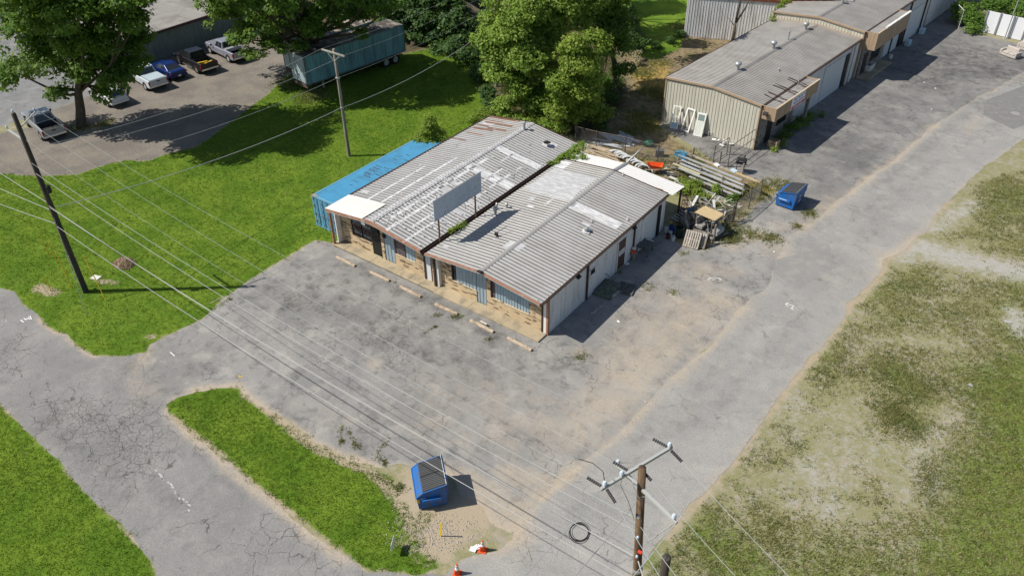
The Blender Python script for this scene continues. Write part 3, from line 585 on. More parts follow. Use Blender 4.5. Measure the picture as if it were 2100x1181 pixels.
ROOF_D = M('pale_membrane', (.265, .25, .23), .9, dirt=(.19, .178, .16), damt=.5, dscale=.35, var=.12)
COAT = patchmat('white_roof_coating', (.60, .60, .605), (.36, .36, .365), .47)
COAT2 = patchmat('thin_white_coating', (.50, .50, .505), (.355, .355, .36), .52)
SOLIDW = M('fresh_white_panel', (.62, .615, .60), .6, dirt=(.60, .57, .50), damt=.3, dscale=1.2, var=.05)
RUST = patchmat('roof_rust', (.17, .075, .045), (.30, .25, .22), .40)
BRICK = brickmat('tan_brick', (.50, .385, .24), (.45, .32, .18), (.42, .34, .235))
STONE = brickmat('grey_stone', (.20, .19, .175), (.14, .13, .12), (.22, .21, .20), 'y', .5, .18)
REDTRIM = M('copper_brown_trim', (.33, .165, .105), .6, dirt=(.45, .36, .30), damt=.3, dscale=3)
BROWN = M('dark_brown_trim', (.060, .036, .028), .6, var=.2)
WHITE = M('white_metal_siding', (.62, .63, .64), .5, dirt=(.42, .41, .38), damt=.35, dscale=1.2, streak=True, var=.07)
WHITEP = M('white_paint', (.72, .71, .68), .6, dirt=(.5, .46, .4), damt=.3, var=.08)
BLUEG = M('blue_grey_sheet', (.33, .42, .48), .5, metal=.2, dirt=(.25, .32, .37), damt=.4, dscale=2.5, streak=True, var=.1)
DARKG = M('dark_glass', (.018, .020, .024), .12, spec=.6, var=.3, fb=0)
PURPG = M('boarded_glass', (.075, .062, .07), .35, dirt=(.20, .17, .17), damt=.4, dscale=5, fb=0)
BLACKM = M('black_metal', (.020, .020, .022), .5, var=.3)
CONC = M('tan_concrete', (.37, .305, .205), .93, dirt=(.23, .20, .145), damt=.45, dscale=1.1, var=.12)
GALV = M('galvanised', (.42, .43, .44), .45, metal=.5, dirt=(.28, .27, .25), damt=.3)
BEIGE = M('beige_siding', (.52, .50, .42), .6, dirt=(.36, .33, .27), damt=.3, dscale=1.0, streak=True, var=.06)
TANF = M('tan_fascia', (.36, .265, .175), .6, dirt=(.30, .21, .14), damt=.35, dscale=1.4, streak=True)
OLDW = M('weathered_white_siding', (.64, .64, .65), .8, dirt=(.40, .37, .35), damt=.4, dscale=.7, streak=True, var=.15)
RUSTP = M('rust_red_metal', (.22, .075, .045), .75, dirt=(.12, .05, .035), damt=.4)
TEALW = M('green_grey_siding', (.20, .235, .215), .7, dirt=(.14, .16, .15), damt=.4, streak=True)
BROWND = M('brown_door', (.075, .045, .042), .5, var=.15)

def panel_profile(w, n=3, h=.015):
    pr = []; s = w/n
    for k in range(n): pr += [(k*s, 0), (k*s+.70*s, 0), (k*s+.76*s, h), (k*s+.85*s, h), (k*s+.91*s, 0)]
    return pr + [(w, 0)]
def slope_panel_mesh(name, dx, dz, w, mat, n=3, h=.015):
    pr = panel_profile(w, n, h); vs = []; k = 3
    for i in range(k):
        t = i/(k-1)
        for (y, z) in pr: vs.append((dx*t, y, dz*t+z))
    m = len(pr); fs = []
    for i in range(k-1):
        for j in range(m-1):
            q = (i*m+j, (i+1)*m+j, (i+1)*m+j+1, i*m+j+1); fs.append(q if dx > 0 else q[::-1])
    b = MB(); b.add(vs, fs); return b.mesh(name, mat)
def roof_slope(parent, xr, zr, xe, ze, y0, y1, mat, base, piece='roof_panel', n=3, pw=.914, h=.015):
    """separate ribbed sheets from ridge to eave; base = local origin of the thing"""
    k = max(1, round((y1-y0)/pw)); w = (y1-y0)/k
    me = slope_panel_mesh(piece, xe-xr, ze-zr, w, mat, n, h)
    for i in range(k):
        o = bpy.data.objects.new(piece, me); put(o, parent); o.location = (xr-base[0], y0+i*w-base[1], zr-base[2] + (i % 2)*.002)
def coat_patch(name, parent, side, x0, x1, y0, y1, mat, geo, off=.006):
    """a strip of coating that follows the ribs; geo=(xr,zr,xe,ze,yA,yB,base)"""
    xr, zr, xe, ze, yA, yB, base = geo
    k = max(1, round((yB-yA)/.914)); s = (yB-yA)/k/3; pr = []
    j = int((y0-yA)/s)-1
    while yA+j*s < y1:
        b0 = yA+j*s
        for (a, z) in ((0, 0), (.70*s, 0), (.76*s, .015), (.85*s, .015), (.91*s, 0)): pr.append((b0+a, z))
        j += 1
    ys = np.array([q[0] for q in pr]); zs = np.array([q[1] for q in pr])
    yy = sorted(set([y0, y1] + [y for y in ys if y0 < y < y1])); pr = [(y, float(np.interp(y, ys, zs))) for y in yy]
    vs = []; fs = []; m = len(pr)
    for x in (x0, x1):
        t = (x-xr)/(xe-xr)
        for (y, z) in pr: vs.append((x-base[0], y-base[1], zr+(ze-zr)*t+z+off-base[2]))
    for j in range(m-1): fs.append((j, m+j, m+j+1, j+1))
    b = MB(); b.add(vs, fs); return b.build(name, mat, parent, world=False)
def rib_wall(parent, p0, p1, z0, ztop, mat, piece='wall_panel', pw=.914, rib=3, depth=.022, world=True, out=1):
    """vertical ribbed sheets from p0 to p1 (xy); ztop(t) gives the top height; out=+1: ribs stand to the right of p0->p1"""
    p0, p1 = Vector(p0), Vector(p1); L = (p1-p0).length; d = (p1-p0)/L; nrm = Vector((d.y, -d.x))*out
    k = max(1, round(L/pw)); w = L/k
    for i in range(k):
        pr = panel_profile(w, rib, depth); vs = []
        for (a, h) in pr:
            s = i*w+a; q = p0+d*s+nrm*h; vs += [(q.x, q.y, z0), (q.x, q.y, ztop(s/L))]
        fs = [(2*j, 2*j+2, 2*j+3, 2*j+1) if out > 0 else (2*j, 2*j+1, 2*j+3, 2*j+2) for j in range(len(pr)-1)]
        b = MB(); b.add(vs, fs); b.build(piece, mat, parent, world=world)
def gable_trim(parent, xl, xm, xr, y, zE, zR, mat, world=True, t=.05, h=.2, dz=.03, name='rake_trim'):
    for (a, za, b, zb) in ((xl, zE, xm, zR), (xm, zR, xr, zE)):
        MB().prism([(a, y-t, za-h+dz), (b, y-t, zb-h+dz), (b, y-t, zb+dz+.03), (a, y-t, za+dz+.03)], (0, t*2, 0)).build(name, mat, parent, world=world)

# ================================================================== brick shop with the barred window (A)
AX0, AX1, AY0, AY1, AZ, AR = -18.0, -9.21, -1.12, 17.36, 3.10, 3.68
AM = (AX0+AX1)/2
A = thing('brick_shop', 'brick shop with patched grey metal roof, barred lettered window and rusty rear roof corner', 'building', (AM, 8, 0))
ab = (AM, 8, 0)
roof_slope(A, AM, AR, AX0, AZ, AY0, AY1, ROOF_A, ab); roof_slope(A, AM, AR, AX1, AZ, AY0, AY1, ROOF_A, ab)
gl = (AM, AR, AX0, AZ, AY0, AY1, ab); gr = (AM, AR, AX1, AZ, AY0, AY1, ab)
# coating strips that seal the sheet laps, read along the roof
def a_strip(side, pa, pb, w, mat=COAT):
    z = AR-.2; a, b = G(*pa, z), G(*pb, z); x = (a[0]+b[0])/2
    coat_patch('coating_strip', A, 0, x-w/2, x+w/2, min(a[1], b[1]), max(a[1], b[1]), mat, gl if x < AM else gr)
for pa, pb, w in (((745,410),(872,338),.16), ((775,420),(937,324),.20), ((800,430),(952,338),.26), ((805,455),(995,325),.24), ((860,470),(1015,338),.16), ((1005,380),(1045,352),.2), ((795,474),(900,402),.22), ((830,493),(900,440),.18)):
    a_strip(0, pa, pb, w)
a_strip(0, (1030,332), (1049,315), .16, COAT2); a_strip(0, (1060,344), (1070,336), .16, COAT2)
for x0, x1, ya, yb, mt in ((AM+.15, AX1-.2, 12.0, 12.7, COAT), (AM+.15, AX1-.1, 8.4, 9.2, COAT), (AM+.3, AX1-1.0, 6.0, 6.6, COAT2), (AM+.5, AX1-.3, 5.0, 5.5, COAT2), (AX1-2.0, AX1-1.0, 15.2, 16.0, COAT), (AX0+.4, AX0+1.6, 15.6, 16.0, COAT2), (AX0+.3, AX0+1.0, 1.9, 2.3, COAT2), (AM+1.4, AX1-.4, 3.6, 4.1, COAT2)):
    coat_patch('coating_patch', A, 0, x0, x1, ya, yb, mt, gr if x0 > AM else gl)
mb = MB()                                                             # dabs of sealant on the screws
for k in range(150):
    x = RNG.uniform(AM+.2, AX1-.15); y = RNG.uniform(-.9, 7.5) if k % 3 else RNG.uniform(-.9, 15); w = RNG.uniform(.05, .16)
    z = AR + (AZ-AR)*(x-AM)/(AX1-AM)+.046; mb.add([(x-w, y-.05, z), (x+w, y-.06, z), (x+w*.9, y+.05, z), (x-w*.8, y+.06, z)], [(0, 1, 2, 3)])
for k in range(40):
    x = RNG.uniform(AX0+.2, AM-.2); y = RNG.uniform(1, 12); w = RNG.uniform(.04, .1); z = AR + (AZ-AR)*(x-AM)/(AX0-AM)+.046
    mb.add([(x-w, y-.05, z), (x+w, y-.05, z), (x+w, y+.05, z), (x-w, y+.05, z)], [(0, 1, 2, 3)])
o = mb.build('sealant_dabs', COAT2, A); stuff(o)
# white flat panel over the front left corner, rust at the rear
q = [(AX0-.02, AY0-.02), (-14.35, AY0-.02), (-14.35, 1.15), (AX0-.02, 1.15)]
MB().prism([(x, y, AR+(AZ-AR)*(AM-x)/(AM-AX0)+.045) for x, y in q], (0, 0, .03)).build('white_roof_cover', SOLIDW, A)
for x0, x1, ya, yb in ((-17.6,-15.9,13.6,13.85), (-17.7,-15.7,14.6,14.9), (-17.8,-16.6,15.3,15.5), (-17.5,-14.7,16.0,16.3), (-17.9,-14.8,17.0,17.3), (-16.5,-14.6,15.0,15.3), (-17.9,-16.5,12.3,12.45), (-17.9,-16.0,16.5,16.65)):
    coat_patch('rust_streak', A, 0, x0, x1, ya, yb, RUST, gl, .007)
b = MB()  # the dashed shadow flanking the ridge cap, built as thin dark boxes
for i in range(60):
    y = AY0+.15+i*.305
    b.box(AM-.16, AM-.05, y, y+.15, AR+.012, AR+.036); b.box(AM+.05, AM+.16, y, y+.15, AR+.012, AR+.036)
o = b.build('ridge_shadow_dashes', M('ridge_shadow_grey', (.12, .12, .125), .9), A); stuff(o)
MB().prism([(AM-.24, AY0, AR+.012), (AM, AY0, AR+.055), (AM+.24, AY0, AR+.012), (AM, AY0, AR+.045)], (0, AY1-AY0, 0)).build('ridge_cap', COAT2, A)
MB().prism([(AX0+.0, AY0, AZ-.14), (AX0-.06, AY0, AZ-.14), (AX0-.06, AY0, AZ+.05), (AX0+.05, AY0, AZ+.05)], (0, AY1-AY0, 0)).build('eave_trim', BROWN, A)
gable_trim(A, AX0, AM, AX1, AY0, AZ, AR, REDTRIM, h=.16); gable_trim(A, AX0, AM, AX1, AY0+.01, AZ-.195, AR-.195, WHITEP, h=.0, t=.05, name='fascia_strip')
gable_trim(A, AX0, AM, AX1, AY1, AZ, AR, BROWN, h=.16)
MB().box(-14.42, -14.05, AY0-.075, AY0-.05, AZ+.12, AZ+.48).build('trim_patch', GALV, A)
FY = -.12
def soffit(parent, x0, x1, y0, z, zr):
    m_ = (x0+x1)/2
    for xa, za, xb, zb in ((x0+.04, z, m_, zr), (m_, zr, x1-.04, z)):
        MB().prism([(xa, y0+.06, za-.13), (xb, y0+.06, zb-.13), (xb, y0+.06, zb-.10), (xa, y0+.06, za-.10)], (0, FY-y0-.06+.05, 0)).build('soffit', M('dull_soffit', (.30, .27, .23), .8), parent)
        MB().prism([(xa, FY+.02, 2.85), (xb, FY+.02, 2.85), (xb, FY+.02, zb-.14), (xa, FY+.02, za-.14)], (0, .15, 0)).build('gable_brick', BRICK, parent)
soffit(A, AX0, AX1, AY0, AZ, AR)
def bricks(parent, spans):
    for (x0, x1, z0, z1) in spans: MB().box(x0, x1, FY, FY+.2, z0, z1).build('brick_wall', BRICK, parent)
bricks(A, [(-17.75,-16.72,0,3.0), (-16.72,-14.78,0,.95), (-16.72,-13.62,2.42,3.0), (-13.88,-13.62,0,2.42), (-12.62,-10.72,0,.94), (-12.62,-10.72,2.45,3.0), (-13.62,-12.62,2.55,3.0), (-10.72,-9.9,0,3.0)])
MB().box(-16.72, -14.78, FY-.03, FY+.1, .95, 1.0).build('window_sill', BRICK, A); MB().box(-12.62, -10.72, FY-.03, FY+.1, .94, .99).build('window_sill', BRICK, A)
w = MB().box(-16.72, -14.78, FY+.06, FY+.1, 1.0, 2.42).build('window', DARKG, A)
b = MB()
for i in range(15): x = -16.68+i*.132; b.box(x, x+.014, FY+.005, FY+.02, 1.02, 2.40)
for z in (1.02, 1.7, 2.38): b.box(-16.72, -14.78, FY+.0, FY+.016, z, z+.022)
b.build('window_bars', BLACKM, w)
MB().box(-15.77, -15.71, FY+.02, FY+.06, 1.0, 2.42).build('mullion', BLACKM, w)
def letters(parent, x, y, z, size, text, mat, rot=(math.pi/2, 0, 0), name='lettering', ext=.004):
    c = bpy.data.curves.new(name, 'FONT'); c.body = text; c.size = size; c.extrude = ext; c.resolution_u = 2
    t = bpy.data.objects.new('tmp_text', c); col.objects.link(t); dg = bpy.context.evaluated_depsgraph_get()
    me = bpy.data.meshes.new_from_object(t.evaluated_get(dg)); bpy.data.objects.remove(t)
    me.materials.clear(); me.materials.append(mat); me.name = name
    o = bpy.data.objects.new(name, me); put(o, parent); r = root_of(parent)
    o.location = Vector((x, y, z))-r.location; o.rotation_euler = rot
    return o
LETW = M('white_letter_film', (.72, .74, .76), .6, fb=0); LETR = M('red_letter_film', (.34, .05, .06), .6, fb=0)
letters(w, -16.55, FY+.05, 2.02, .27, "INTO'S WALK", LETW)
def squiggles(parent, x0, x1, y, z, h, mat, name, seed, axis='x', X=None):
    """rows of short uneven strokes, as unreadable small print looks"""
    r = random.Random(seed); b = MB(); x = x0
    while x < x1:
        wd = r.uniform(.35, .8)*h; k = r.choice([0, 1, 2])
        q = lambda a0, a1, z0, z1: b.box(a0, a1, y-.004, y, z0, z1)
        if axis == 'y': q = lambda a0, a1, z0, z1: b.box(X, X+.004, a0, a1, z0, z1)
        q(x, x+.18*h, z, z+h)
        if k == 0: q(x, x+wd, z+.80*h, z+h)
        if k == 1: q(x, x+wd, z, z+.18*h); q(x+wd-.18*h, x+wd, z, z+.6*h)
        if k == 2: q(x, x+wd, z+.42*h, z+.58*h); q(x+wd-.18*h, x+wd, z, z+h)
        x += wd+.25*h
    return b.build(name, mat, parent)
squiggles(w, -16.45, -15.8, FY+.05, 1.62, .19, LETR, 'red_lettering', 3); squiggles(w, -15.6, -14.95, FY+.05, 1.60, .17, LETR, 'red_lettering', 4)
squiggles(w, -16.5, -15.8, FY+.05, 1.25, .16, LETW, 'small_lettering', 5); squiggles(w, -15.6, -14.9, FY+.05, 1.22, .15, LETW, 'small_lettering', 6)
MB().tube([(-16.6+.9*t*t*.3, FY+.05, 1.95-.5*t) for t in np.linspace(0, 1, 7)], .02, 5).build('swoosh', LETW, w)
d = MB().box(-14.74, -13.9, FY+.06, FY+.1, .1, 2.42).build('door', M('dark_green_door', (.022, .028, .025), .35), A)
b = MB()
for i in range(8): x = -14.70+i*.108; b.box(x, x+.016, FY+.005, FY+.022, .14, 2.40)
for z in (.14, 1.15, 2.38): b.box(-14.74, -13.9, FY+.0, FY+.018, z, z+.03)
b.build('door_bars', BLACKM, d); MB().box(-14.74, -13.9, FY-.12, FY+.05, .1, .14).build('threshold', CONC, d)
def sheet_front(parent, x0, x1, z0, z1, mat=BLUEG, y=FY+.05, name='corrugated_sheet'):
    n = max(1, round((x1-x0)/.75)); w = (x1-x0)/n
    for i in range(n): rib_wall(parent, (x0+i*w, y), (x0+(i+1)*w-.004, y), z0, lambda t: z1, mat, name, 5, 3, .03)
sheet_front(A, -13.6, -12.64, .1, 2.55); sheet_front(A, -11.62, -10.74, .99, 2.45)
MB().box(-12.6, -11.66, FY+.06, FY+.1, .99, 2.45).build('window', PURPG, A)
MB().box(-12.62, -12.55, FY+.02, FY+.08, .95, 2.45).build('window_frame', BROWN, A); MB().box(-11.70, -11.63, FY+.02, FY+.08, .95, 2.45).build('window_frame', BROWN, A)
mbx = MB().lathe([(.05, 0), (.13, .02), (.16, .08), (.12, .18), (.03, .2)], (-13.5, FY-.12, 2.05), 12, 'y').build('wall_lamp', BLACKM, A, smooth=True)
MB().box(-14.25, -14.0, FY-.05, FY, 1.9, 2.15).build('meter_box', BLACKM, A)
MB().box(-18.04, -17.94, -.9, -.72, 0, 3.0).build('porch_post', REDTRIM, A); MB().box(-17.92, -17.76, -.55, -.2, 0, 3.0).build('porch_post', WHITEP, A)
MB().box(-9.9, -9.78, FY-.1, FY+.12, 0, 3.02).build('corner_trim', BROWN, A); MB().box(-9.78, -9.45, FY-.04, FY+.12, 0, 3.0).build('corner_panel', WHITE, A)
rib_wall(A, (AX0+.05, 17.1), (AX0+.05, FY), 0, lambda t: AZ-.05, WHITE, out=-1)
rib_wall(A, (AX1-.1, 14.9), (AX1-.1, 17.1), 0, lambda t: AZ-.05, WHITE)
rib_wall(A, (AX0+.05, 17.1), (AX1-.1, 17.1), 0, lambda t: AZ-.05+(AR-AZ)*(1-abs(2*t-1)), WHITE, out=-1)
MB().box(AX1-.04, AX1+.0, AY0, AY1, AZ-.2, AZ+.02).build('eave_trim', BROWN, A)
# roof furniture of A
def pipe_vent(parent, p, h, r=.1, cap=True, mat=GALV, flash=COAT, name='roof_vent', style=0):
    o = MB().lathe([(r, -.1), (r, h)], p, 12).build(name, mat, parent, smooth=False)
    if style == 0 and cap: MB().lathe([(r*1.05, h-.06), (r*1.5, h+.02), (r*1.5, h+.10), (r*.3, h+.16)], p, 12).build('vent_cap', mat, o)
    if style == 1: MB().lathe([(r*1.0, h-.05), (r*1.8, h+.05), (r*1.9, h+.18), (r*1.4, h+.28), (r*.3, h+.33)], p, 14).build('turbine_head', mat, o, smooth=True)
    if flash: MB().obox((p[0], p[1], p[2]+.045), (r*4.5, r*4.5, .012), Matrix.Rotation(.3, 3, 'Z')).build('flashing', flash, o)
    return o
pipe_vent(A, V3(G(1075,266,AR)), .55, .10, style=0, flash=None)
b = MB(); q = G(1122,297,AR-.25); b.tube([q, q+np.array([0, 0, .45])], .02, 6); b.lathe([(.02, 0), (.28, .06), (.30, .08)], q+np.array([0, 0, .12]), 12)
b.build('dish_mount', BLACKM, A)

# ================================================================== metal-sided workshop next to it (B)
BX0, BX1, BY0, BY1, BZ, BR = -8.9, 0.0, -1.03, 14.75, 2.97, 3.40
BM = (BX0+BX1)/2
B = thing('metal_workshop', 'long workshop with grey ribbed roof, white metal side and boarded brick front', 'building', (BM, 7, 0)); bb = (BM, 7, 0)
roof_slope(B, BM, BR, BX0, BZ, BY0, BY1, ROOF_B, bb); roof_slope(B, BM, BR, BX1+.06, BZ, BY0, BY1, ROOF_B, bb)
hl = (BM, BR, BX0, BZ, BY0, BY1, bb); hr = (BM, BR, BX1+.06, BZ, BY0, BY1, bb)
for x0, x1, ya, yb, mt, g_ in ((BX0+.3, BM-.35, 9.9, 13.2, COAT2, hl), (BX0+.2, BM-.2, 9.2, 9.9, COAT2, hl), (BM+.1, -.5, 8.5, 9.4, COAT, hr), (BM-.6, BM-.02, 1.9, 2.9, COAT2, hl), (BM+.02, BM+.55, 2.2, 3.1, COAT2, hr), (-6.9, -6.4, 7.2, 7.5, COAT, hl), (-6.0, -5.75, 8.0, 9.0, COAT2, hl), (-7.4, -7.0, 8.0, 8.6, COAT2, hl), (BX0+.1, BX0+1.0, 13.3, 14.5, COAT, hl), (-6.2, -5.7, 2.5, 2.65, COAT, hl), (-2.6, -2.0, 7.5, 7.75, COAT, hr), (BM+.02, BM+.4, 8.7, 9.3, M('pale_blue_patch', (.52, .62, .64), .7), hr), (-7.7, -7.2, 1.0, 1.1, COAT2, hl), (-8.5, -8.1, .2, .4, COAT2, hl)):
    coat_patch('coating_patch', B, 0, x0, x1, ya, yb, mt, g_)
MB().prism([(BM-.16, BY0, BR+.01), (BM, BY0, BR+.05), (BM+.16, BY0, BR+.01), (BM, BY0, BR+.04)], (0, BY1-BY0, 0)).build('ridge_cap', M('ridge_grey', (.36, .35, .335), .5, metal=.25), B)
gable_trim(B, BX0, BM, BX1+.06, BY0, BZ, BR, REDTRIM, h=.08); gable_trim(B, BX0, BM, BX1+.06, BY0+.005, BZ-.115, BR-.115, WHITEP, h=.0, t=.05, name='fascia_strip')
gable_trim(B, BX0, BM, BX1+.06, BY1, BZ, BR, BROWN, h=.12)
MB().prism([(BX1+.03, BY0-.02, BZ-.13), (BX1+.17, BY0-.02, BZ-.13), (BX1+.19, BY0-.02, BZ+.0), (BX1+.14, BY0-.02, BZ-.03), (BX1+.05, BY0-.02, BZ-.06)], (0, BY1-BY0+.05, 0)).build('gutter', BROWN, B)
# valley between the two roofs
MB().box(AX1+.02, AX1+.10, AY0+.05, 15.2, 2.72, 3.02).build('valley_trim', BROWN, B); MB().box(BX0-.12, BX0-.01, BY0, BY1, 2.74, 2.90).build('valley_gutter', M('weathered_tin', (.20, .18, .16), .6, metal=.3, dirt=(.10, .06, .04), damt=.5), B)
soffit(B, BX0, BX1, BY0, BZ, BR)
bricks(B, [(-9.3,-8.85,0,2.9), (-8.45,-7.56,0,2.9), (-7.56,-5.5,0,.9), (-4.68,-4.36,0,2.9), (-4.36,-1.36,0,.92), (-1.36,-.42,0,2.9), (-7.56,-4.68,2.6,2.9), (-4.36,-1.36,2.6,2.9)])
MB().box(-7.56, -5.5, FY-.03, FY+.1, .9, .95).build('window_sill', BRICK, B); MB().box(-4.36, -1.36, FY-.03, FY+.1, .92, .97).build('window_sill', BRICK, B)
sheet_front(B, -7.2, -5.52, .95, 2.6); sheet_front(B, -5.5, -4.7, .1, 2.6); sheet_front(B, -4.02, -1.38, .97, 2.6)
MB().box(-7.52, -7.22, FY+.06, FY+.1, .95, 2.6).build('window', DARKG, B); MB().box(-7.56, -7.48, FY-.01, FY+.05, .95, 2.6).build('window_frame', BROWN, B)
MB().box(-4.30, -4.04, FY+.06, FY+.1, .97, 2.6).build('window', PURPG, B); MB().box(-4.36, -4.28, FY-.01, FY+.05, .97, 2.6).build('window_frame', BROWN, B)
MB().box(-8.84, -8.70, FY-.35, FY+.1, 0, 2.9).build('porch_post', BROWN, B); MB().box(-8.68, -8.48, FY-.25, FY+.1, 0, 2.9).build('porch_post', WHITEP, B)
MB().box(-9.44, -9.32, FY-.06, FY+.1, 0, 2.95).build('corner_panel', WHITE, B)
MB().beam((-8.4, FY-.08, 2.5), (-7.75, FY-.03, 1.75), .03, .07).build('leaning_board', TANF, B)
MB().box(-.42, -.32, FY-.06, FY+.2, 0, 2.85).build('corner_trim', BROWN, B); MB().box(-.30, -.09, FY-.02, FY+.2, 0, 2.85).build('corner_panel', WHITEP, B)
MB().box(-.08, .05, -.16, .04, 0, 2.86).build('corner_post', REDTRIM, B)
rib_wall(B, (0, .04), (0, 14.7), .02, lambda t: BZ-.12, WHITE)
rib_wall(B, (BX0, 14.7), (0, 14.7), .02, lambda t: BZ-.1+(BR-BZ)*(1-abs(2*t-1)), WHITE, out=-1)
rib_wall(B, (BX0-.1, FY), (BX0-.1, 14.7), .02, lambda t: BZ-.3, WHITE, out=-1)
for y in (4.22, 10.15):
    MB().box(.03, .13, y-.05, y+.05, .1, BZ-.13).build('downspout', BROWN, B)
MB().box(.03, .12, 13.55, 13.85, .05, 2.5).build('side_doorway', BLACKM, B)
MB().box(.022, .05, 14.05, 14.25, .05, 2.6).build('door_jamb', WHITEP, B)
d = MB().box(.026, .06, 8.06, 9.02, .15, 2.32).build('door', BROWND, B)
MB().box(.02, .07, 7.98, 8.06, .1, 2.38).build('door_frame', WHITEP, d); MB().box(.02, .07, 9.02, 9.10, .1, 2.38).build('door_frame', WHITEP, d); MB().box(.02, .09, 8.0, 9.1, .06, .15).build('threshold', CONC, d)
sgn = MB().box(.062, .068, 8.18, 8.92, 1.22, 1.62).build('door_notice', LETW, d); squiggles(d, 8.24, 8.86, 0, 1.45, .1, BROWND, 'notice_print', 8, 'y', .069); squiggles(d, 8.24, 8.86, 0, 1.28, .07, BROWND, 'notice_print', 9, 'y', .069)
r = MB()
for i in range(9): z = .12+i*.27; r.box(.024, .045, 11.45, 13.4, z, z+.262)
r.build('rollup_door', M('white_rollup_door', (.58, .62, .63), .55, var=.05), B, bevel=.01)
MB().box(.024, .07, 11.3, 11.44, .05, 2.62).build('door_jamb', WHITEP, B); MB().box(.024, .07, 11.3, 13.5, 2.56, 2.66).build('door_header', WHITEP, B)
w = MB().box(.024, .035, 4.62, 5.16, 1.72, 2.12).build('window', DARKG, B); MB().box(.02, .05, 4.56, 5.22, 1.64, 1.71).build('window_frame', WHITEP, w); MB().box(.02, .05, 4.56, 5.22, 2.13, 2.18).build('window_frame', WHITEP, w); MB().box(.02, .05, 4.55, 4.61, 1.64, 2.18).build('window_frame', WHITEP, w); MB().box(.02, .05, 5.17, 5.23, 1.64, 2.18).build('window_frame', WHITEP, w)
n_ = MB().box(.024, .032, 6.35, 6.75, 1.75, 2.2).build('wall_notice', LETW, B); squiggles(n_, 6.4, 6.72, 0, 2.02, .08, BLACKM, 'notice_print', 10, 'y', .033); squiggles(n_, 6.4, 6.72, 0, 1.85, .07, BLACKM, 'notice_print', 11, 'y', .033)
MB().tube([(.02, 6.6, .75), (.3, 6.55, .7), (.34, 6.55, .62)], .025, 6).build('hose_tap', BLACKM, B)
for y in (2.9, 9.8): 
    fl_ = MB().obox((.22, y, BZ-.25), (.22, .34, .12), Matrix.Rotation(.5, 3, 'Y')).build('flood_light', BLACKM, B, bevel=.02)
fl_ = MB().obox((BM+.1, BY0-.08, BR+.12), (.32, .24, .14), Matrix.Rotation(-.4, 3, 'X')).build('flood_light', BLACKM, B, bevel=.02); MB().tube([(BM+.1, BY0, BR), (BM+.1, BY0-.06, BR+.1)], .025, 6).build('lamp_bracket', WHITEP, fl_)
zr = lambda x: BR+(BZ-BR)*abs(x-BM)/(BM-BX0)
for px, py, h, r_, st in ((1016,441,.35,.09,1), (1019,428,.35,.06,0), (1039,427,.25,.08,0)): q = G(px, py, 3.05); pipe_vent(B, (q[0], q[1], zr(q[0])), h, r_, style=st, flash=None)
for px, py, h, r_, st in ((1202,474,.22,.12,0),): q = G(px, py, 3.2); pipe_vent(B, (q[0], q[1], zr(q[0])), h, r_, style=st)
for px, py in ((1277,363), (1287,447), (1213,455)): q = G(px, py, 3.2); pipe_vent(B, (q[0], q[1], zr(q[0])), .25, .035, False, WHITEP)
q = G(1020,486,3.15); b = MB(); b.tube([(q[0], q[1], zr(q[0])), (q[0], q[1], zr(q[0])+.3), (q[0]+.25, q[1]+.75, zr(q[0])+.45)], .018, 6); b.obox((q[0], q[1]-.1, zr(q[0])+.18), (.22, .14, .2)); b.build('antenna', BLACKM, B)
for px, py in ((1105,618), (1165,565), (1178,556), (1190,543), (1216,521), (1232,508), (1260,486), (1268,480)):       # leaves and cable ties along the gutter
    q = G(px, py, 3.02); MB().tube([(q[0], q[1], 3.05), (q[0]-.12, q[1]+.05, 3.07)], .012, 4).build('gutter_strap', BLACKM, B)
# lean-to roof behind B
LT = thing('lean_to', 'white ribbed lean-to roof on posts behind the workshop', 'shed', (-4, 16, 0))
LZ0, LZ1 = 2.95, 2.62
for x0, x1, zc in ((-9.0, -4.55, 3.28), (-4.55, .35, 3.28)):
    n = 5; w_ = (x1-x0)/n
    for i in range(n):
        xa, xb = x0+i*w_, x0+(i+1)*w_; za, zb = [2.90+.36*(1-abs(x+4.5)/4.9) for x in (xa, xb)]
        vs = []; pr = panel_profile(1.95, 6, .02)
        for x, z in ((xa, za), (xb, zb)):
            for (y, h) in pr: vs.append((x, 14.86+y, z+h-.10*y))
        mm = len(pr); b = MB(); b.add(vs, [(j, mm+j, mm+j+1, j+1) for j in range(mm-1)]); b.build('roof_panel', SOLIDW, LT)
MB().prism([(-4.7, 14.85, 3.30), (-4.4, 14.85, 3.30), (-4.55, 14.85, 3.34)], (0, 1.95, -.19)).build('ridge_cap', GALV, LT)
for x in (-8.8, -4.5, .2): MB().box(x-.06, x+.06, 16.55, 16.67, 0, 2.7).build('post', BROWN, LT)
MB().box(-9.0, .3, 16.6, 16.7, 2.52, 2.68).build('beam', BROWN, LT)
MB().box(-1.9, -.4, 14.80, 14.86, 3.0, 3.10).build('red_flashing', RUSTP, LT)

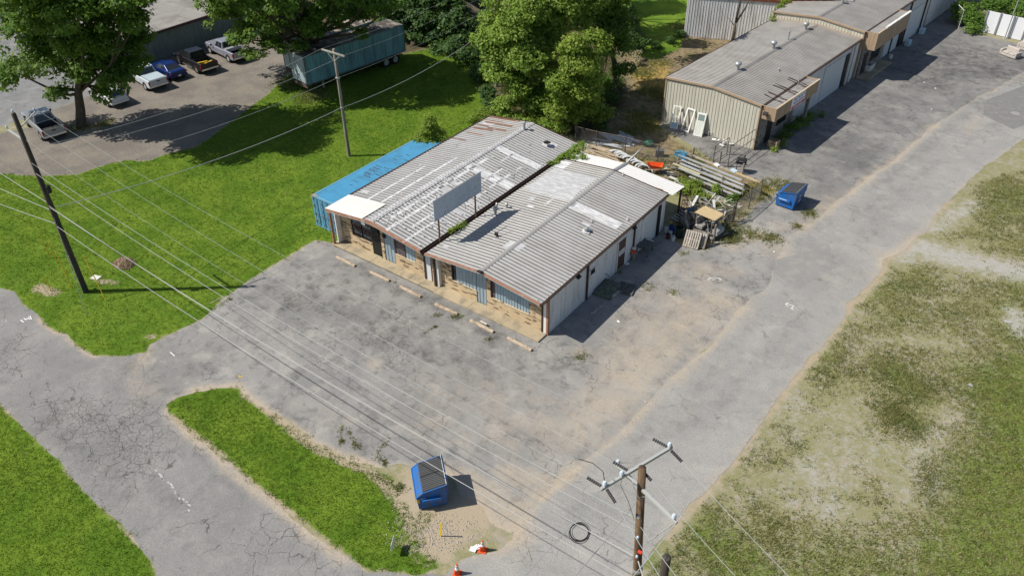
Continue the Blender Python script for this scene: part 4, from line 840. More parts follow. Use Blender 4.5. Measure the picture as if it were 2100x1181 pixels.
# ================================================================== billboard between the roofs
tl, tr, bl, br_ = GX(888,407,-9.0), GX(986,360,-9.0), GX(890,452,-9.0), GX(987,394,-9.0)
BBd = thing('billboard', 'blank faded blue grey billboard on two brown posts above the shop roofs', 'billboard', (-9.0, 2.4, 2.7))
ya, yb, zb_, zt_ = (tl[1]+bl[1])/2, (tr[1]+br_[1])/2, (bl[2]+br_[2])/2, (tl[2]+tr[2])/2
FADED = M('faded_sign_panel', (.44, .50, .57), .7, dirt=(.37, .42, .48), damt=.35, dscale=.9, var=.07)
ymid = ya+(yb-ya)*.53
MB().box(-9.02, -8.98, ya, ymid-.008, zb_, zt_).build('sign_panel', FADED, BBd); MB().box(-9.02, -8.98, ymid+.008, yb, zb_, zt_).build('sign_panel', FADED, BBd)
b = MB(); 
for (y0, y1, z0, z1) in ((ya-.03, yb+.03, zt_, zt_+.04), (ya-.03, yb+.03, zb_-.04, zb_)): b.box(-9.04, -8.965, y0, y1, z0, z1)
b.build('sign_frame', GALV, BBd)
for y in (GX(903,480,-9.0)[1], GX(977,430,-9.0)[1]): MB().lathe([(.06, 2.6), (.06, zt_+.05)], (-9.08, y, 0), 10).build('sign_post', M('rusty_pipe', (.14, .085, .06), .7, dirt=(.25, .2, .17), damt=.3), BBd)
sc = MB()
r_ = random.Random(4)
for k in range(16):
    y = r_.uniform(ya+.3, yb-.4); z = zb_+r_.uniform(.1, .5)*(zt_-zb_); sc.box(-8.979, -8.976, y, y+r_.uniform(.05, .2), z, z+.02)
sc.build('scratches', BLACKM, BBd)

# ================================================================== sidewalk in front, slab by slab
SW = structure(MB().box(-18.1, -.02, -.98, FY+.1, -.02, .05).build('sidewalk', CONC))
edges = [-18.1,-16.9,-15.6,-14.3,-13.1,-11.9,-10.8,-9.75,-8.45,-5.6,-2.8,-.02]
for i in range(len(edges)-1):
    y0 = -1.0 if edges[i] > -9 else -.94
    MB().box(edges[i]+.006, edges[i+1]-.006, y0-.04, FY-.002, .0, .10+(i % 3)*.004).build('slab', CONC, SW, bevel=.01)
# ================================================================== tan workshop row (C), three sheds in a line turned a little
CROT = -math.radians(4.7)
def loc2w(o, x, y): c, s = math.cos(CROT), math.sin(CROT); return (o[0]+x*c-y*s, o[1]+x*s+y*c)
C0 = (-8.85, 31.12)
def shed_row(name, label, o, w, L, zE, zR, wall, sidew):
    T = thing(name, label, 'building', (o[0], o[1], 0), CROT); b0 = (0, 0, 0); m = w/2
    roof_slope(T, m, zR, -.05, zE, -.08, L, ROOF_C, b0); roof_slope(T, m, zR, w+.05, zE, -.08, L, ROOF_C, b0)
    MB().prism([(m-.2, -.1, zR+.01), (m, -.1, zR+.05), (m+.2, -.1, zR+.01), (m, -.1, zR+.04)], (0, L, 0)).build('ridge_cap', ROOF_C, T, world=False)
    gable_trim(T, -.08, m, w+.08, -.09, zE, zR, TANF, world=False, h=.13); gable_trim(T, -.08, m, w+.08, L, zE, zR, TANF, world=False, h=.13)
    rib_wall(T, (0, 0), (w, 0), .02, lambda t: zE-.1+(zR-zE)*(1-abs(2*t-1)), wall, world=False, depth=.035)
    rib_wall(T, (w, 0), (w, L), .02, lambda t: zE-.1, sidew, world=False); rib_wall(T, (0, L), (0, 0), .02, lambda t: zE-.1, wall, world=False)
    rib_wall(T, (w, L), (0, L), .02, lambda t: zE-.1+(zR-zE)*(1-abs(2*t-1)), wall, world=False)
    MB().box(w+.06, w+.2, 0, L, zE-.14, zE-.02).build('gutter', BROWN, T, world=False); MB().box(-.2, -.06, 0, L, zE-.14, zE-.02).build('gutter', BROWN, T, world=False)
    MB().box(-.05, .07, -.07, .05, 0, zE-.1).build('corner_trim', TANF, T, world=False); MB().box(w-.07, w+.05, -.07, .05, 0, zE-.1).build('corner_trim', TANF, T, world=False)
    return T
def mansard(T, w, y0, y1, z0, z1, dep, mat=TANF):
    """ribbed fascia box that hangs in front of the side wall"""
    n = max(2, round((y1-y0)/.42)); s = (y1-y0)/n
    for i in range(n): MB().box(w+dep-.06, w+dep+(0 if i % 2 else .012), y0+i*s, y0+(i+1)*s-.012, z0, z1).build('fascia_board', mat, T, world=False)
    n = max(2, round(dep/.32)); s = dep/n
    for i in range(n):
        MB().box(w+i*s, w+(i+1)*s-.012, y0-.05, y0-.0, z0, z1).build('fascia_board', mat, T, world=False)
        MB().box(w+i*s, w+(i+1)*s-.012, y1, y1+.05, z0, z1).build('fascia_board', mat, T, world=False)
    roof_slope(T, w+.0, z1-.12, w+dep-.08, z1-.06, y0, y1, ROOF_C, (0, 0, 0), 'awning_sheet')
    MB().box(w+dep-.10, w+dep+.04, y0-.07, y1+.07, z1, z1+.05).build('fascia_cap', M('pale_tan_cap', (.50, .40, .27), .6), T, world=False)
    MB().box(w+.01, w+dep-.07, y0, y1, z0+.04, z0+.08).build('soffit', WHITEP, T, world=False)
CW, CL = 9.15, 20.4
CT = shed_row('tan_workshop', 'tan workshop with beige ribbed gable, three old doors leaning against it', C0, CW, CL, 4.08, 4.45, BEIGE, WHITE)
mansard(CT, CW, .1, 8.1, 2.95, 4.1, 1.35)
MB().box(CW+.025, CW+.16, .15, 6.6, 0, 3.0).build('stone_front', STONE, CT, world=False)
MB().box(CW+.165, CW+.19, 1.5, 2.5, .1, 2.3).build('door', BLACKM, CT, world=False); MB().box(CW+.165, CW+.18, 3.4, 5.2, 1.0, 2.3).build('window', DARKG, CT, world=False)
MB().box(CW+1.0, CW+1.25, 6.9, 7.15, 0, 2.95).build('porch_post', STONE, CT, world=False)
d = MB()
for i in range(12): z = .05+i*.28; d.box(CW+.04, CW+.06, 12.6, 17.2, z, z+.272)
d.build('rollup_door', M('white_big_door', (.56, .60, .62), .6, var=.06), CT, world=False)
MB().box(CW+.04, CW+.1, 17.3, 18.2, .05, 3.3).build('side_doorway', BLACKM, CT, world=False)
MB().box(CW+.05, CW+.16, 19.3, 19.5, 0, 4.0).build('downspout', WHITEP, CT, world=False); MB().box(CW+.05, CW+.16, 18.5, 18.7, 0, 4.0).build('downspout', WHITEP, CT, world=False)
sg = MB().box(CW+1.36, CW+1.40, 2.85, 5.3, 3.0, 4.12).build('sign_board', M('white_sign_face', (.85, .83, .88), .6, var=.05), CT, world=False)
MB().box(CW+1.401, CW+1.408, 2.9, 5.25, 3.04, 3.32).build('red_band', M('sign_red', (.50, .02, .06), .6), sg, world=False)
SIGNB = M('sign_dark_print', (.035, .04, .09), .6, fb=0)
def sq2(parent, y0, y1, X, z, h, mat, seed, nm='sign_print'):
    r = random.Random(seed); b = MB(); y = y0
    while y < y1-.05:
        wd = r.uniform(.4, .8)*h
        b.box(X, X+.004, y, y+.2*h, z, z+h); k = r.choice([0, 1, 2])
        b.box(X, X+.004, y, y+wd, *((z+.8*h, z+h) if k == 0 else (z, z+.2*h) if k == 1 else (z+.4*h, z+.6*h)))
        if k: b.box(X, X+.004, y+wd-.2*h, y+wd, z, z+(h if k == 2 else .6*h))
        y += wd+.22*h
    b.build(nm, mat, parent, world=False)
sq2(sg, 3.1, 5.1, CW+1.401, 3.74, .26, SIGNB, 1); sq2(sg, 3.1, 5.1, CW+1.401, 3.44, .18, M('sign_purple_print', (.10, .08, .22), .6, fb=0), 2); sq2(sg, 3.2, 5.0, CW+1.409, 3.09, .18, LETW, 5)
b = MB().obox((CW+.55, -.18, 3.55), (.4, .3, .16), Matrix.Rotation(.5, 3, 'X')).build('flood_light', BLACKM, CT, world=False, bevel=.02)
r_ = random.Random(2)
for y in (1.6, 2.3, 3.9, 4.3, 5.9, 6.3):
    MB().beam((CW-.9+r_.uniform(-.2, .2), y+.25, 4.22), (CW+1.25, y-.1, 4.10),   .045, .045).build('brace', BROWN, CT, world=False)
MB().tube([(CW+.6, 5.2, 4.0), (CW+.65, 5.25, 5.0), (CW+.5, 5.3, 5.3)], .03, 6).build('service_mast', GALV, CT, world=False)
for px, py, st, h, r0 in ((1512,145,1,.45,.16), (1585,101,1,.45,.16), (1616,83,0,.75,.07), (1651,62,1,.45,.16), (1598,143,0,.15,.06)):
    q = G(px, py, 4.4); v_ = pipe_vent(CT, (0, 0, 0), h, r0, style=st, flash=None)
    dx, dy = q[0]-C0[0], q[1]-C0[1]; c_, s_ = math.cos(-CROT), math.sin(-CROT); lx, ly = dx*c_-dy*s_, dx*s_+dy*c_
    for o in [v_]: 
        o.data.transform(Matrix.Translation((C0[0], C0[1], 0))) if False else None
        # vent was built for world zero: move it to its place on the ridge
        R0 = Matrix.Rotation(CROT, 4, 'Z'); M0 = Matrix.Translation((C0[0], C0[1], 0)) @ R0
        for oo in [o]+list(o.children): oo.data.transform(M0)
        o.location = (lx, ly, 4.45-.37*abs(lx-CW/2)/(CW/2))
C1 = loc2w(C0, -.2, CL+.12)
CT2 = shed_row('long_tan_workshop', 'taller tan workshop with a boxed fascia and dark porch, next along the row', C1, 9.5, 19.5, 4.75, 5.2, BEIGE, WHITE)
mansard(CT2, 9.5, .2, 8.6, 3.1, 4.8, 1.3)
MB().box(9.53, 9.7, .3, 6.3, 0, 3.2).build('dark_porch_wall', STONE, CT2, world=False); MB().box(9.71, 9.74, 1.0, 2.0, .1, 2.3).build('door', BLACKM, CT2, world=False)
MB().box(9.71, 9.73, 3.0, 5.4, .9, 2.4).build('window', DARKG, CT2, world=False); MB().box(9.5, 10.9, .3, 6.5, 0, .16).build('porch_slab', CONC, CT2, world=False)
for y0, y1 in ((7.2, 11.0), (13.0, 17.5)): MB().box(9.54, 9.57, y0, y1, .05, 3.4).build('rollup_door', _mats['white_big_door'], CT2, world=False)
MB().box(9.54, 9.58, 11.3, 12.4, .05, 3.4).build('side_doorway', BLACKM, CT2, world=False)
MB().box(10.7, 10.92, 2.0, 5.0, 4.86, 4.98).build('awning_box', WHITEP, CT2, world=False); MB().box(10.7, 10.92, 5.2, 8.4, 4.86, 4.98).build('awning_box', WHITEP, CT2, world=False)
for y in (8.9, 12.7, 18.0): MB().box(9.55, 9.68, y-.08, y+.08, 0, 4.6).build('downspout', BROWN, CT2, world=False)
pipe = pipe_vent(CT2, (0, 0, 0), .6, .14, style=0, flash=None)
for oo in [pipe]+list(pipe.children): oo.data.transform(Matrix.Translation((C1[0], C1[1], 0)) @ Matrix.Rotation(CROT, 4, 'Z'))
pipe.location = (4.75, 5.5, 5.15)
C2_ = loc2w(C1, .1, 19.7)
CT3 = shed_row('far_workshop', 'farthest workshop of the row, white sided with grey roof', C2_, 9.4, 14, 5.2, 5.6, BEIGE, WHITE)

# ================================================================== weathered white barn behind (E) and big flat-roofed warehouse (D)
e0 = G(1402,75)[:2]; e1 = G(1520,85)[:2]; ang = math.atan2(e1[1]-e0[1], e1[0]-e0[0])
E_ = thing('weathered_barn', 'weathered white metal barn with rust red eave band', 'building', (e0[0], e0[1], 0), ang)
EL = 17.0
rib_wall(E_, (0, 0), (EL, 0), .02, lambda t: 4.5, OLDW, world=False, depth=.03); rib_wall(E_, (0, 14), (0, 0), .02, lambda t: 4.5, OLDW, world=False)
n = 18
for i in range(n): MB().box(i*EL/n, (i+1)*EL/n-.02, -.10, -.06, 4.45, 5.15).build('eave_board', RUSTP, E_, world=False)
bs_ = (0, 0, 0)
k = round(EL/.914); wp = EL/k
for i in range(k):
    pr = panel_profile(wp, 3); vs = []
    for y, z in ((-.2, 5.2), (7, 7.2)):
        for a, h in pr: vs.append((i*wp+a, y, z+h))
    mm = len(pr); b = MB(); b.add(vs, [(j, j+1, mm+j+1, mm+j) for j in range(mm-1)]); b.build('roof_panel', ROOF_D if i < 5 else ROOF_A, E_, world=False)
    vs = [(x, 14-y if False else (14.2 if y < 0 else 7), z) for x, y, z in vs]
    b = MB(); b.add(vs, [(j, mm+j, mm+j+1, j+1) for j in range(mm-1)]); b.build('roof_panel', ROOF_A, E_, world=False)
MB().poly([(0, -.1, 4.4), (0, 14.1, 4.4), (0, 14.1, 5.15), (0, 7, 7.15), (0, -.1, 5.15)], True).build('gable', OLDW, E_, world=False)
D_ = thing('flat_warehouse', 'wide warehouse with pale flat roof and green grey siding behind the parked trucks', 'building', (-77, 21, 0))
rib_wall(D_, (-59.8, 8.6), (-59.5, 34), .02, lambda t: 3.05, TEALW, depth=.02); rib_wall(D_, (-95, 8.6), (-59.8, 8.6), .02, lambda t: 3.05, TEALW)
rib_wall(D_, (-59.5, 34), (-95, 34), .02, lambda t: 3.05, TEALW, pw=2.0); rib_wall(D_, (-95, 34), (-95, 8.6), .02, lambda t: 3.05, TEALW, pw=2.0)
n = 14
for i in range(n):                                                     # membrane rolls laid side by side
    y0, y1 = 8.4+i*25.8/n, 8.4+(i+1)*25.8/n
    MB().prism([(-95.2, y0, 3.06), (-59.2, y0, 3.06), (-59.2, y1-.015, 3.06), (-95.2, y1-.015, 3.06)], (0, 0, .06+(i % 2)*.008)).build('roof_membrane', ROOF_D, D_)
MB().box(-59.25, -59.1, 8.4, 34.2, 2.9, 3.16).build('eave_trim', BROWN, D_); MB().box(-95.2, -59.2, 8.3, 8.42, 2.9, 3.16).build('eave_trim', BROWN, D_)

# ================================================================== shipping container beside the shop
BLUEC = M('faded_blue_container', (.13, .33, .47), .5, dirt=(.13, .30, .42), damt=.4, dscale=1.5, var=.12, streak=True)
BLUER = M('blue_container_roof', (.06, .25, .42), .5, dirt=(.055, .19, .32), damt=.4, dscale=.9, var=.08)
RUSTC = M('container_rust', (.09, .065, .055), .8, var=.3)
cx0, cy0, cW, cL, cH = -20.98, .16, 2.44, 12.19, 2.59
K = thing('shipping_container', 'blue shipping container with closed double doors beside the brick shop', 'container', (cx0+cW/2, cy0+cL/2, 0))
for x in (cx0, cx0+cW-.16):
    for y in (cy0, cy0+cL-.16): MB().box(x, x+.16, y, y+.16, .0, cH).build('corner_post', BLUEC, K, bevel=.01)
for y in (cy0+.02, cy0+cL-.16): MB().box(cx0+.16, cx0+cW-.16, y, y+.14, cH-.14, cH-.01).build('end_header', BLUEC, K); MB().box(cx0+.16, cx0+cW-.16, y, y+.14, .02, .16).build('end_sill', BLUEC, K)
for x in (cx0+.01, cx0+cW-.13): MB().box(x, x+.12, cy0+.16, cy0+cL-.16, cH-.12, cH-.01).build('top_rail', BLUEC, K); MB().box(x, x+.12, cy0+.16, cy0+cL-.16, .02, .16).build('bottom_rail', BLUEC, K)
def corr(parent, xa, ya, xb, yb, z0, z1, n, dep, mat, name):
    p0, p1 = Vector((xa, ya)), Vector((xb, yb)); L = (p1-p0).length; d = (p1-p0)/L; nr = Vector((d.y, -d.x)); vs = []; s = L/n
    for i in range(n):
        for a, h in ((0, 0), (.35, 0), (.5, -dep), (.85, -dep)): q = p0+d*((i+a)*s)+nr*h; vs += [(q.x, q.y, z0), (q.x, q.y, z1)]
    q = p1; vs += [(q.x, q.y, z0), (q.x, q.y, z1)]
    b = MB(); b.add(vs, [(2*j, 2*j+2, 2*j+3, 2*j+1) for j in range(len(vs)//2-1)]); return b.build(name, mat, parent)
corr(K, cx0+.05, cy0+cL-.16, cx0+.05, cy0+.16, .15, cH-.12, 42, .04, BLUEC, 'side_wall'); corr(K, cx0+cW-.05, cy0+.16, cx0+cW-.05, cy0+cL-.16, .15, cH-.12, 42, .04, BLUEC, 'side_wall')
n = 12
for i in range(n):                                                     # pressed roof sheets
    y0, y1 = cy0+.14+i*(cL-.28)/n, cy0+.14+(i+1)*(cL-.28)/n; vs = []; pr = panel_profile(y1-y0-.004, 5, .02)
    for x in (cx0+.12, cx0+cW-.12):
        for a, h in pr: vs.append((x, y0+a, cH-.03+h))
    mm = len(pr); b = MB(); b.add(vs, [(j, mm+j, mm+j+1, j+1) for j in range(mm-1)]); b.build('roof_sheet', BLUER, K)
r_ = random.Random(8)
for k in range(34):                                                    # bare rust lines along the roof corrugations
    y = cy0+r_.choice([5.0, 5.5, 6.0, 4.6, 8.1, 9.0, 3.2])+r_.uniform(-.7, .7); x = cx0+r_.uniform(.5, 1.9); L = r_.uniform(.2, .7)
    MB().box(x, min(x+L, cx0+cW-.1), y, y+.035, cH-.012, cH-.006).build('rust_streak', RUSTC, K)
MB().box(cx0+.0, cx0+.5, cy0-.01, cy0+.25, cH-.005, cH+.003).build('rust_streak', M('bare_primer', (.30, .24, .2), .8), K)
for s_, x0, x1 in ((0, cx0+.17, cx0+1.21), (1, cx0+1.23, cx0+cW-.17)):
    dd = corr(K, x0, cy0+.03, x1, cy0+.03, .17, cH-.15, 4, .035, BLUEC, 'door')
    for i, fx_ in enumerate((.22, .74)):
        xx = x0+(x1-x0)*fx_; MB().lathe([(.022, .06), (.022, cH-.04)], (xx, cy0-.035, 0), 8).build('lock_rod', M('pale_rod', (.28, .42, .50), .5, metal=.2), dd)
        for z in (.35, .95, 1.5, 2.1): MB().box(xx-.05, xx+.05, cy0-.06, cy0+.0, z, z+.07).build('rod_bracket', BLUEC, dd)
        MB().beam((xx, cy0-.07, 1.15), (xx+.32, cy0-.06, 1.1), .02, .035).build('door_handle', RUSTC, dd)
    for z in (.4, 1.0, 1.7, 2.3): MB().box((x0-.06) if s_ == 0 else (x1-.02), (x0+.02) if s_ == 0 else (x1+.06), cy0-.02, cy0+.02, z, z+.14).build('hinge', RUSTC, dd)
MB().box(cx0+.3, cx0+.5, cy0-.02, cy0-.005, .55, .78).build('placard', M('pale_placard', (.42, .46, .46), .6), K)

# ================================================================== two old box trailers under the trees
TEAL = M('teal_trailer_skin', (.17, .34, .37), .55, dirt=(.10, .20, .22), damt=.5, dscale=.9, streak=True, var=.18)
TEALF = M('pale_trailer_front', (.40, .47, .52), .6, dirt=(.24, .3, .34), damt=.5, dscale=1.2, streak=True, var=.15)
TROOF = M('dirty_trailer_roof', (.30, .26, .22), .85, dirt=(.07, .06, .05), damt=.6, dscale=.9, var=.2)
TYRE = M('tyre_rubber', (.018, .018, .018), .85, var=.3); RIM = M('painted_rim', (.50, .50, .49), .4, metal=.4)
def wheel(parent, c, r, w, axis='y', rim=RIM, n=20, name='wheel', world=True, face=1):
    t = MB().lathe([(r*.62, -w/2), (r*.93, -w/2), (r, -w/2+.03), (r, w/2-.03), (r*.93, w/2), (r*.62, w/2)], c, n, axis, caps=False).build(name, TYRE, parent, world=world, smooth=False)
    MB().lathe([(r*.63, -w/2+.02), (r*.60, -w/2+.05), (r*.25, -w*.12), (r*.22, 0), (r*.25, w*.12), (r*.60, w/2-.05), (r*.63, w/2-.02)], c, n, axis).build('rim', rim, t, world=world)
    return t
def trailer(name, label, a, b, W_=2.5, H_=2.75, z0=1.12, teal=TEAL, front=TEALF):
    a, b = np.array(a), np.array(b); L = np.hypot(*(b-a)); rz = math.atan2(b[1]-a[1], b[0]-a[0])
    T = thing(name, label, 'trailer', (a[0], a[1], 0), rz)               # local x from front to rear, y to the left (far) side
    n = 10; s = L/n
    for i in range(n):
        for y in (-.012, W_-.013): MB().box(i*s+.006, (i+1)*s-.006, y, y+.025, z0, z0+H_).build('side_panel', teal, T, world=False)
        MB().box(i*s+.006, (i+1)*s-.006, .02, W_-.02, z0+H_-.03, z0+H_-.005+(i % 2)*.004).build('roof_sheet', TROOF, T, world=False)
    for i in range(3): MB().box(-.02, .02, .06+i*(W_-.12)/3, .06+(i+1)*(W_-.12)/3-.012, z0+.05, z0+H_-.05).build('front_panel', front, T, world=False)
    for i in range(2): MB().box(L-.02, L+.02, .06+i*(W_-.12)/2, .06+(i+1)*(W_-.12)/2-.012, z0+.05, z0+H_-.05).build('rear_door', front, T, world=False)
    b = MB()
    for x in (-.04, L-.06):
        for y in (-.03, W_-.07): b.box(x, x+.10, y, y+.10, z0-.02, z0+H_+.01)
    for y in (-.03, W_-.06): b.box(0, L, y, y+.09, z0-.12, z0+.02); b.box(0, L, y, y+.09, z0+H_-.08, z0+H_+.012)
    b.build('frame', M('trailer_frame', (.10, .14, .15), .6, dirt=(.1, .05, .03), damt=.4), T, world=False)
    b = MB().box(0, L, .8, .95, z0-.35, z0-.12).box(0, L, W_-.95, W_-.8, z0-.35, z0-.12); b.build('chassis', RUSTC, T, world=False)
    MB().box(-.03, .1, .1, W_-.1, z0-.42, z0-.05).build('front_bumper', RUSTC, T, world=False)
    for y in (.55, W_-.55): MB().box(2.0, 2.14, y-.07, y+.07, 0.05, z0-.1).build('landing_leg', GALV, T, world=False); MB().box(1.92, 2.22, y-.15, y+.15, 0, .05).build('landing_foot', RUSTC, T, world=False)
    for x in (L-2.6, L-1.35):
        for y in (.18, W_-.18): wheel(T, (x, y, .52), .52, .30, 'y', world=False)
        MB().tube([(x, .2, .52), (x, W_-.2, .52)], .07, 8).build('axle', RUSTC, T, world=False)
    return T
ta, tb = np.array([-39.35, 16.0]), np.array([-37.95, 28.3])
trailer('box_trailer', 'long teal box trailer with dirty roof standing on the lawn edge', ta, tb)
trailer('grey_trailer', 'second box trailer parked close behind the teal one, its pale front end showing', ta+np.array([-3.0, 1.6]), tb+np.array([-3.3, -1.0]), 2.5, 2.75, 1.12, M('grey_trailer_skin', (.20, .22, .22), .6, dirt=(.1, .1, .1), damt=.5, streak=True))
# ================================================================== utility poles and lines
OLDWOOD = M('weathered_pole_wood', (.20, .175, .14), .9, dirt=(.30, .27, .23), damt=.45, dscale=2.0, streak=True, var=.25)
DARKWOOD = M('creosoted_wood', (.055, .045, .035), .9, dirt=(.09, .08, .07), damt=.4, dscale=2, streak=True, var=.25)
REDWOOD = M('new_pole_wood', (.145, .095, .055), .85, dirt=(.07, .045, .03), damt=.5, dscale=1.6, streak=True, var=.2)
PALEWOOD = M('grey_crossarm_wood', (.34, .31, .27), .85, dirt=(.22, .2, .17), damt=.4)
FIBER = M('pale_fibreglass_arm', (.36, .37, .36), .5, var=.06)
INSUL = M('dark_insulator', (.05, .045, .05), .4); PORC = M('grey_porcelain', (.48, .54, .60), .3)
WIRE = M('bare_aluminium_wire', (.36, .39, .38), .35, metal=.2, fb=0, var=.05); CABLE = M('grey_cable_sheath', (.36, .36, .35), .5, fb=0, var=.05); BCABLE = M('black_cable', (.03, .03, .03), .6, fb=0)
def pole(T, base, h, r0, r1, mat):
    MB().lathe([(r0, -.3), (r0*.98, 0), ((r0+r1)/2, h/2), (r1, h-.03), (r1*.8, h)], base, 14).build('shaft', mat, T, smooth=True)
def sag(a, b, s, n=26):
    a, b = np.array(a, float), np.array(b, float); return [a+(b-a)*t-np.array([0, 0, 4*s*t*(1-t)]) for t in np.linspace(0, 1, n)]
WCOUNT = [0]
def wire(a, b, s, r, label, name='power_line', mat=None, n=26, group=None):
    pts = sag(a, b, s, n); base = pts[0]
    mb_ = MB().tube(pts, r, 5, True); return mb_.solo(name, mat or WIRE, label, 'wire', group, base=base)
def strain_insulator(T, a, b, nd_=7, r=.055, mat=None):
    a, b = Vector(V3(a)), Vector(V3(b)); d = b-a; L = d.length
    o = MB().tube([a, b], .016, 6).build('insulator_link', GALV, T)
    q = MB()
    for k in range(nd_):
        t = .18+.64*k/(nd_-1); c = a+d*t; q.tube([c-d/L*.022, c+d/L*.022], r, 8)
    q.build('insulator_discs', mat or INSUL, o)
def pin_insulator(T, p, h=.22):
    o = MB().lathe([(.02, 0), (.03, h*.3), (.075, h*.35), (.05, h*.6), (.08, h*.65), (.05, h), (.02, h*1.05)], p, 10).build('pin_insulator', PORC, T); return o

# --- near pole at the foot of the lane
P3T = G(1316, 957, 11.75); P3 = np.array([P3T[0]+.03, P3T[1]-.02, 0.0]); P3H = 11.75
N = thing('utility_pole', 'brown utility pole with two pale crossarms and strings of black insulators', 'utility pole', P3)
LEAN = RGT*np.array([1, 1, 0])*.65                                   # the pole leans: its foot stands to one side of its top
MB().tube([P3+LEAN+np.array([0, 0, -.2]), P3+LEAN*.5+np.array([0, 0, P3H/2]), P3+np.array([0, 0, P3H])], [.19, .16, .13], 14).build('shaft', REDWOOD, N, smooth=True)
ea, eb = G(1378, 916, P3H-.32), G(1232, 1003, P3H-.32)                # first arm
MB().beam(ea, eb, .10, .115).build('crossarm', FIBER, N, bevel=.01)
fa, fb_ = G(1262, 950, P3H-.95), G(1388, 1072, P3H-.95); 
mid = (fa+fb_)/2; off = P3-mid; off[2] = 0; da = (fb_-fa); da[2] = 0; da /= np.linalg.norm(da); pn = np.array([da[1], -da[0], 0])
off = pn*(np.dot(off, pn)*.75)
fa, fb_ = fa+off, fb_+off
MB().beam(fa, fb_, .10, .115).build('crossarm', FIBER, N, bevel=.01)
for p_ in (ea+(eb-ea)*.04, ea+(eb-ea)*.72, ea+(eb-ea)*.95, fb_-(fb_-fa)*.05, fa+(fb_-fa)*.04): pin_insulator(N, p_+np.array([0, 0, .06]))
MB().lathe([(.19, 6.2), (.195, 6.34)], P3+LEAN*.47, 14).build('pole_band', GALV, N); MB().box(P3[0]+.28, P3[0]+.42, P3[1]-.10, P3[1]+.0, 7.6, 7.66).build('red_tag', M('red_tag', (.7, .06, .03), .6), N)
for z in (8.3, 7.2, 9.4): MB().lathe([(.025, 0), (.05, .03), (.05, .1), (.02, .13)], P3+LEAN*(1-z/P3H)+np.array([.05, -.18, z]), 8, 'z').build('clevis', PORC, N)
sp = P3+LEAN+np.array([.62, .1, 0]); S_ = thing('pole_stub', 'short dark weathered pole stub beside the tall brown pole', 'pole stub', sp)
pole(S_, sp, 7.4, .17, .16, DARKWOOD)

# --- leaning dark pole by the street
P1 = G(176, 598); P1[2] = 0; P1H = 12.7
Q_ = thing('street_pole', 'dark wooden utility pole standing on the lawn corner by the street', 'utility pole', P1)
pole(Q_, P1, P1H, .20, .13, DARKWOOD)
top = P1+np.array([0, 0, P1H]); pin_insulator(Q_, top, .2)
MB().beam(P1+np.array([0, .1, P1H-.9]), P1+np.array([0, 1.15, P1H-.35]), .06, .06).build('bracket', FIBER, Q_); pin_insulator(Q_, P1+np.array([0, 1.15, P1H-.32]))
aa, ab_ = G(24, 272, P1H-1.5), G(64, 308, P1H-1.9); ab_[2] = aa[2] = P1H-1.7
vv = P1-ab_; vv[2] = 0; MB().beam(aa+vv*.9, ab_+vv*.9, .10, .11).build('crossarm', FIBER, Q_, bevel=.01); pin_insulator(Q_, aa+vv*.9+np.array([-.05, 0, .05]))
MB().lathe([(.10, 0), (.13, .05), (.13, .45), (.08, .52)], P1+np.array([.42, .1, 7.6]), 10).build('street_light_box', BLACKM, Q_); MB().beam(P1+np.array([.05, 0, 7.7]), P1+np.array([.42, .1, 7.75]), .04, .04).build('bracket', BLACKM, Q_)
MB().box(P1[0]-.5, P1[0]-.1, P1[1]-.05, P1[1]+.05, .9, 1.0).build('pedestal_arm', DARKWOOD, Q_)
MB().tube([P1+np.array([.05, -.2, 0]), P1+np.array([.12, -.21, .9]), P1+np.array([.1, -.21, 3])], .03, 6).build('conduit', GALV, Q_)

# --- grey pole on the lawn and the one in the trees
P2 = G(716, 320); P2[2] = 0; P2H = 9.3
R_ = thing('lawn_pole', 'grey wooden pole with one crossarm standing alone on the lawn', 'utility pole', P2)
pole(R_, P2, P2H, .15, .11, OLDWOOD)
MB().beam(P2+np.array([-1.3, -.12, P2H-.28]), P2+np.array([1.3, -.12, P2H-.28]), .10, .12).build('crossarm', PALEWOOD, R_, bevel=.008)
for s_ in (-1, 1): MB().beam(P2+np.array([s_*.75, -.12, P2H-.32]), P2+np.array([0, -.12, P2H-.98]), .02, .04).build('arm_brace', PALEWOOD, R_)
MB().lathe([(.14, 6.9), (.20, 6.92), (.20, 6.98), (.14, 7.0)], P2, 12).build('pole_band', GALV, R_); MB().lathe([(.145, 4.35), (.16, 4.37), (.16, 4.45), (.145, 4.47)], P2, 12).build('pole_band', GALV, R_)
P4 = G(1018, 178); P4[2] = 0
Z_ = thing('tree_line_pole', 'grey utility pole half hidden at the edge of the big green tree', 'utility pole', P4)
pole(Z_, P4, 10.5, .15, .11, OLDWOOD); MB().beam(P4+np.array([-1.2, .1, 9.9]), P4+np.array([1.2, .1, 9.9]), .10, .12).build('crossarm', PALEWOOD, Z_)

# --- lines between the near pole and the street pole
def dead_end(p, toward, L=.75):
    d = np.array(toward)-np.array(p); d /= np.linalg.norm(d); return np.array(p)+d*L
I1, I2, I3 = P1+np.array([0, 1.15, P1H-.08]), top+np.array([0, 0, .2]), aa+vv*.9+np.array([-.05, 0, .25])
for k, (st, en, s_, lb) in enumerate(((ea+(eb-ea)*.03, I1, .9, 'upper power line from the arm tip nearest the workshops to the street pole bracket'), (ea+(eb-ea)*.60, I2, .9, 'power line from the middle of the near crossarm to the street pole top'), (ea+(eb-ea)*.96, I3, .9, 'power line from the outer arm tip to the street pole side arm'))):
    q = dead_end(st, en); strain_insulator(N, st, q); wire(q, en, s_, .0062, lb)
    wire(en, en+np.array([-45, 1.5*k-3, .4]), .9, .0062, ('far left power line carried on past the street pole bracket', 'far left power line carried on past the street pole top', 'far left power line carried on past the street pole side arm')[k])
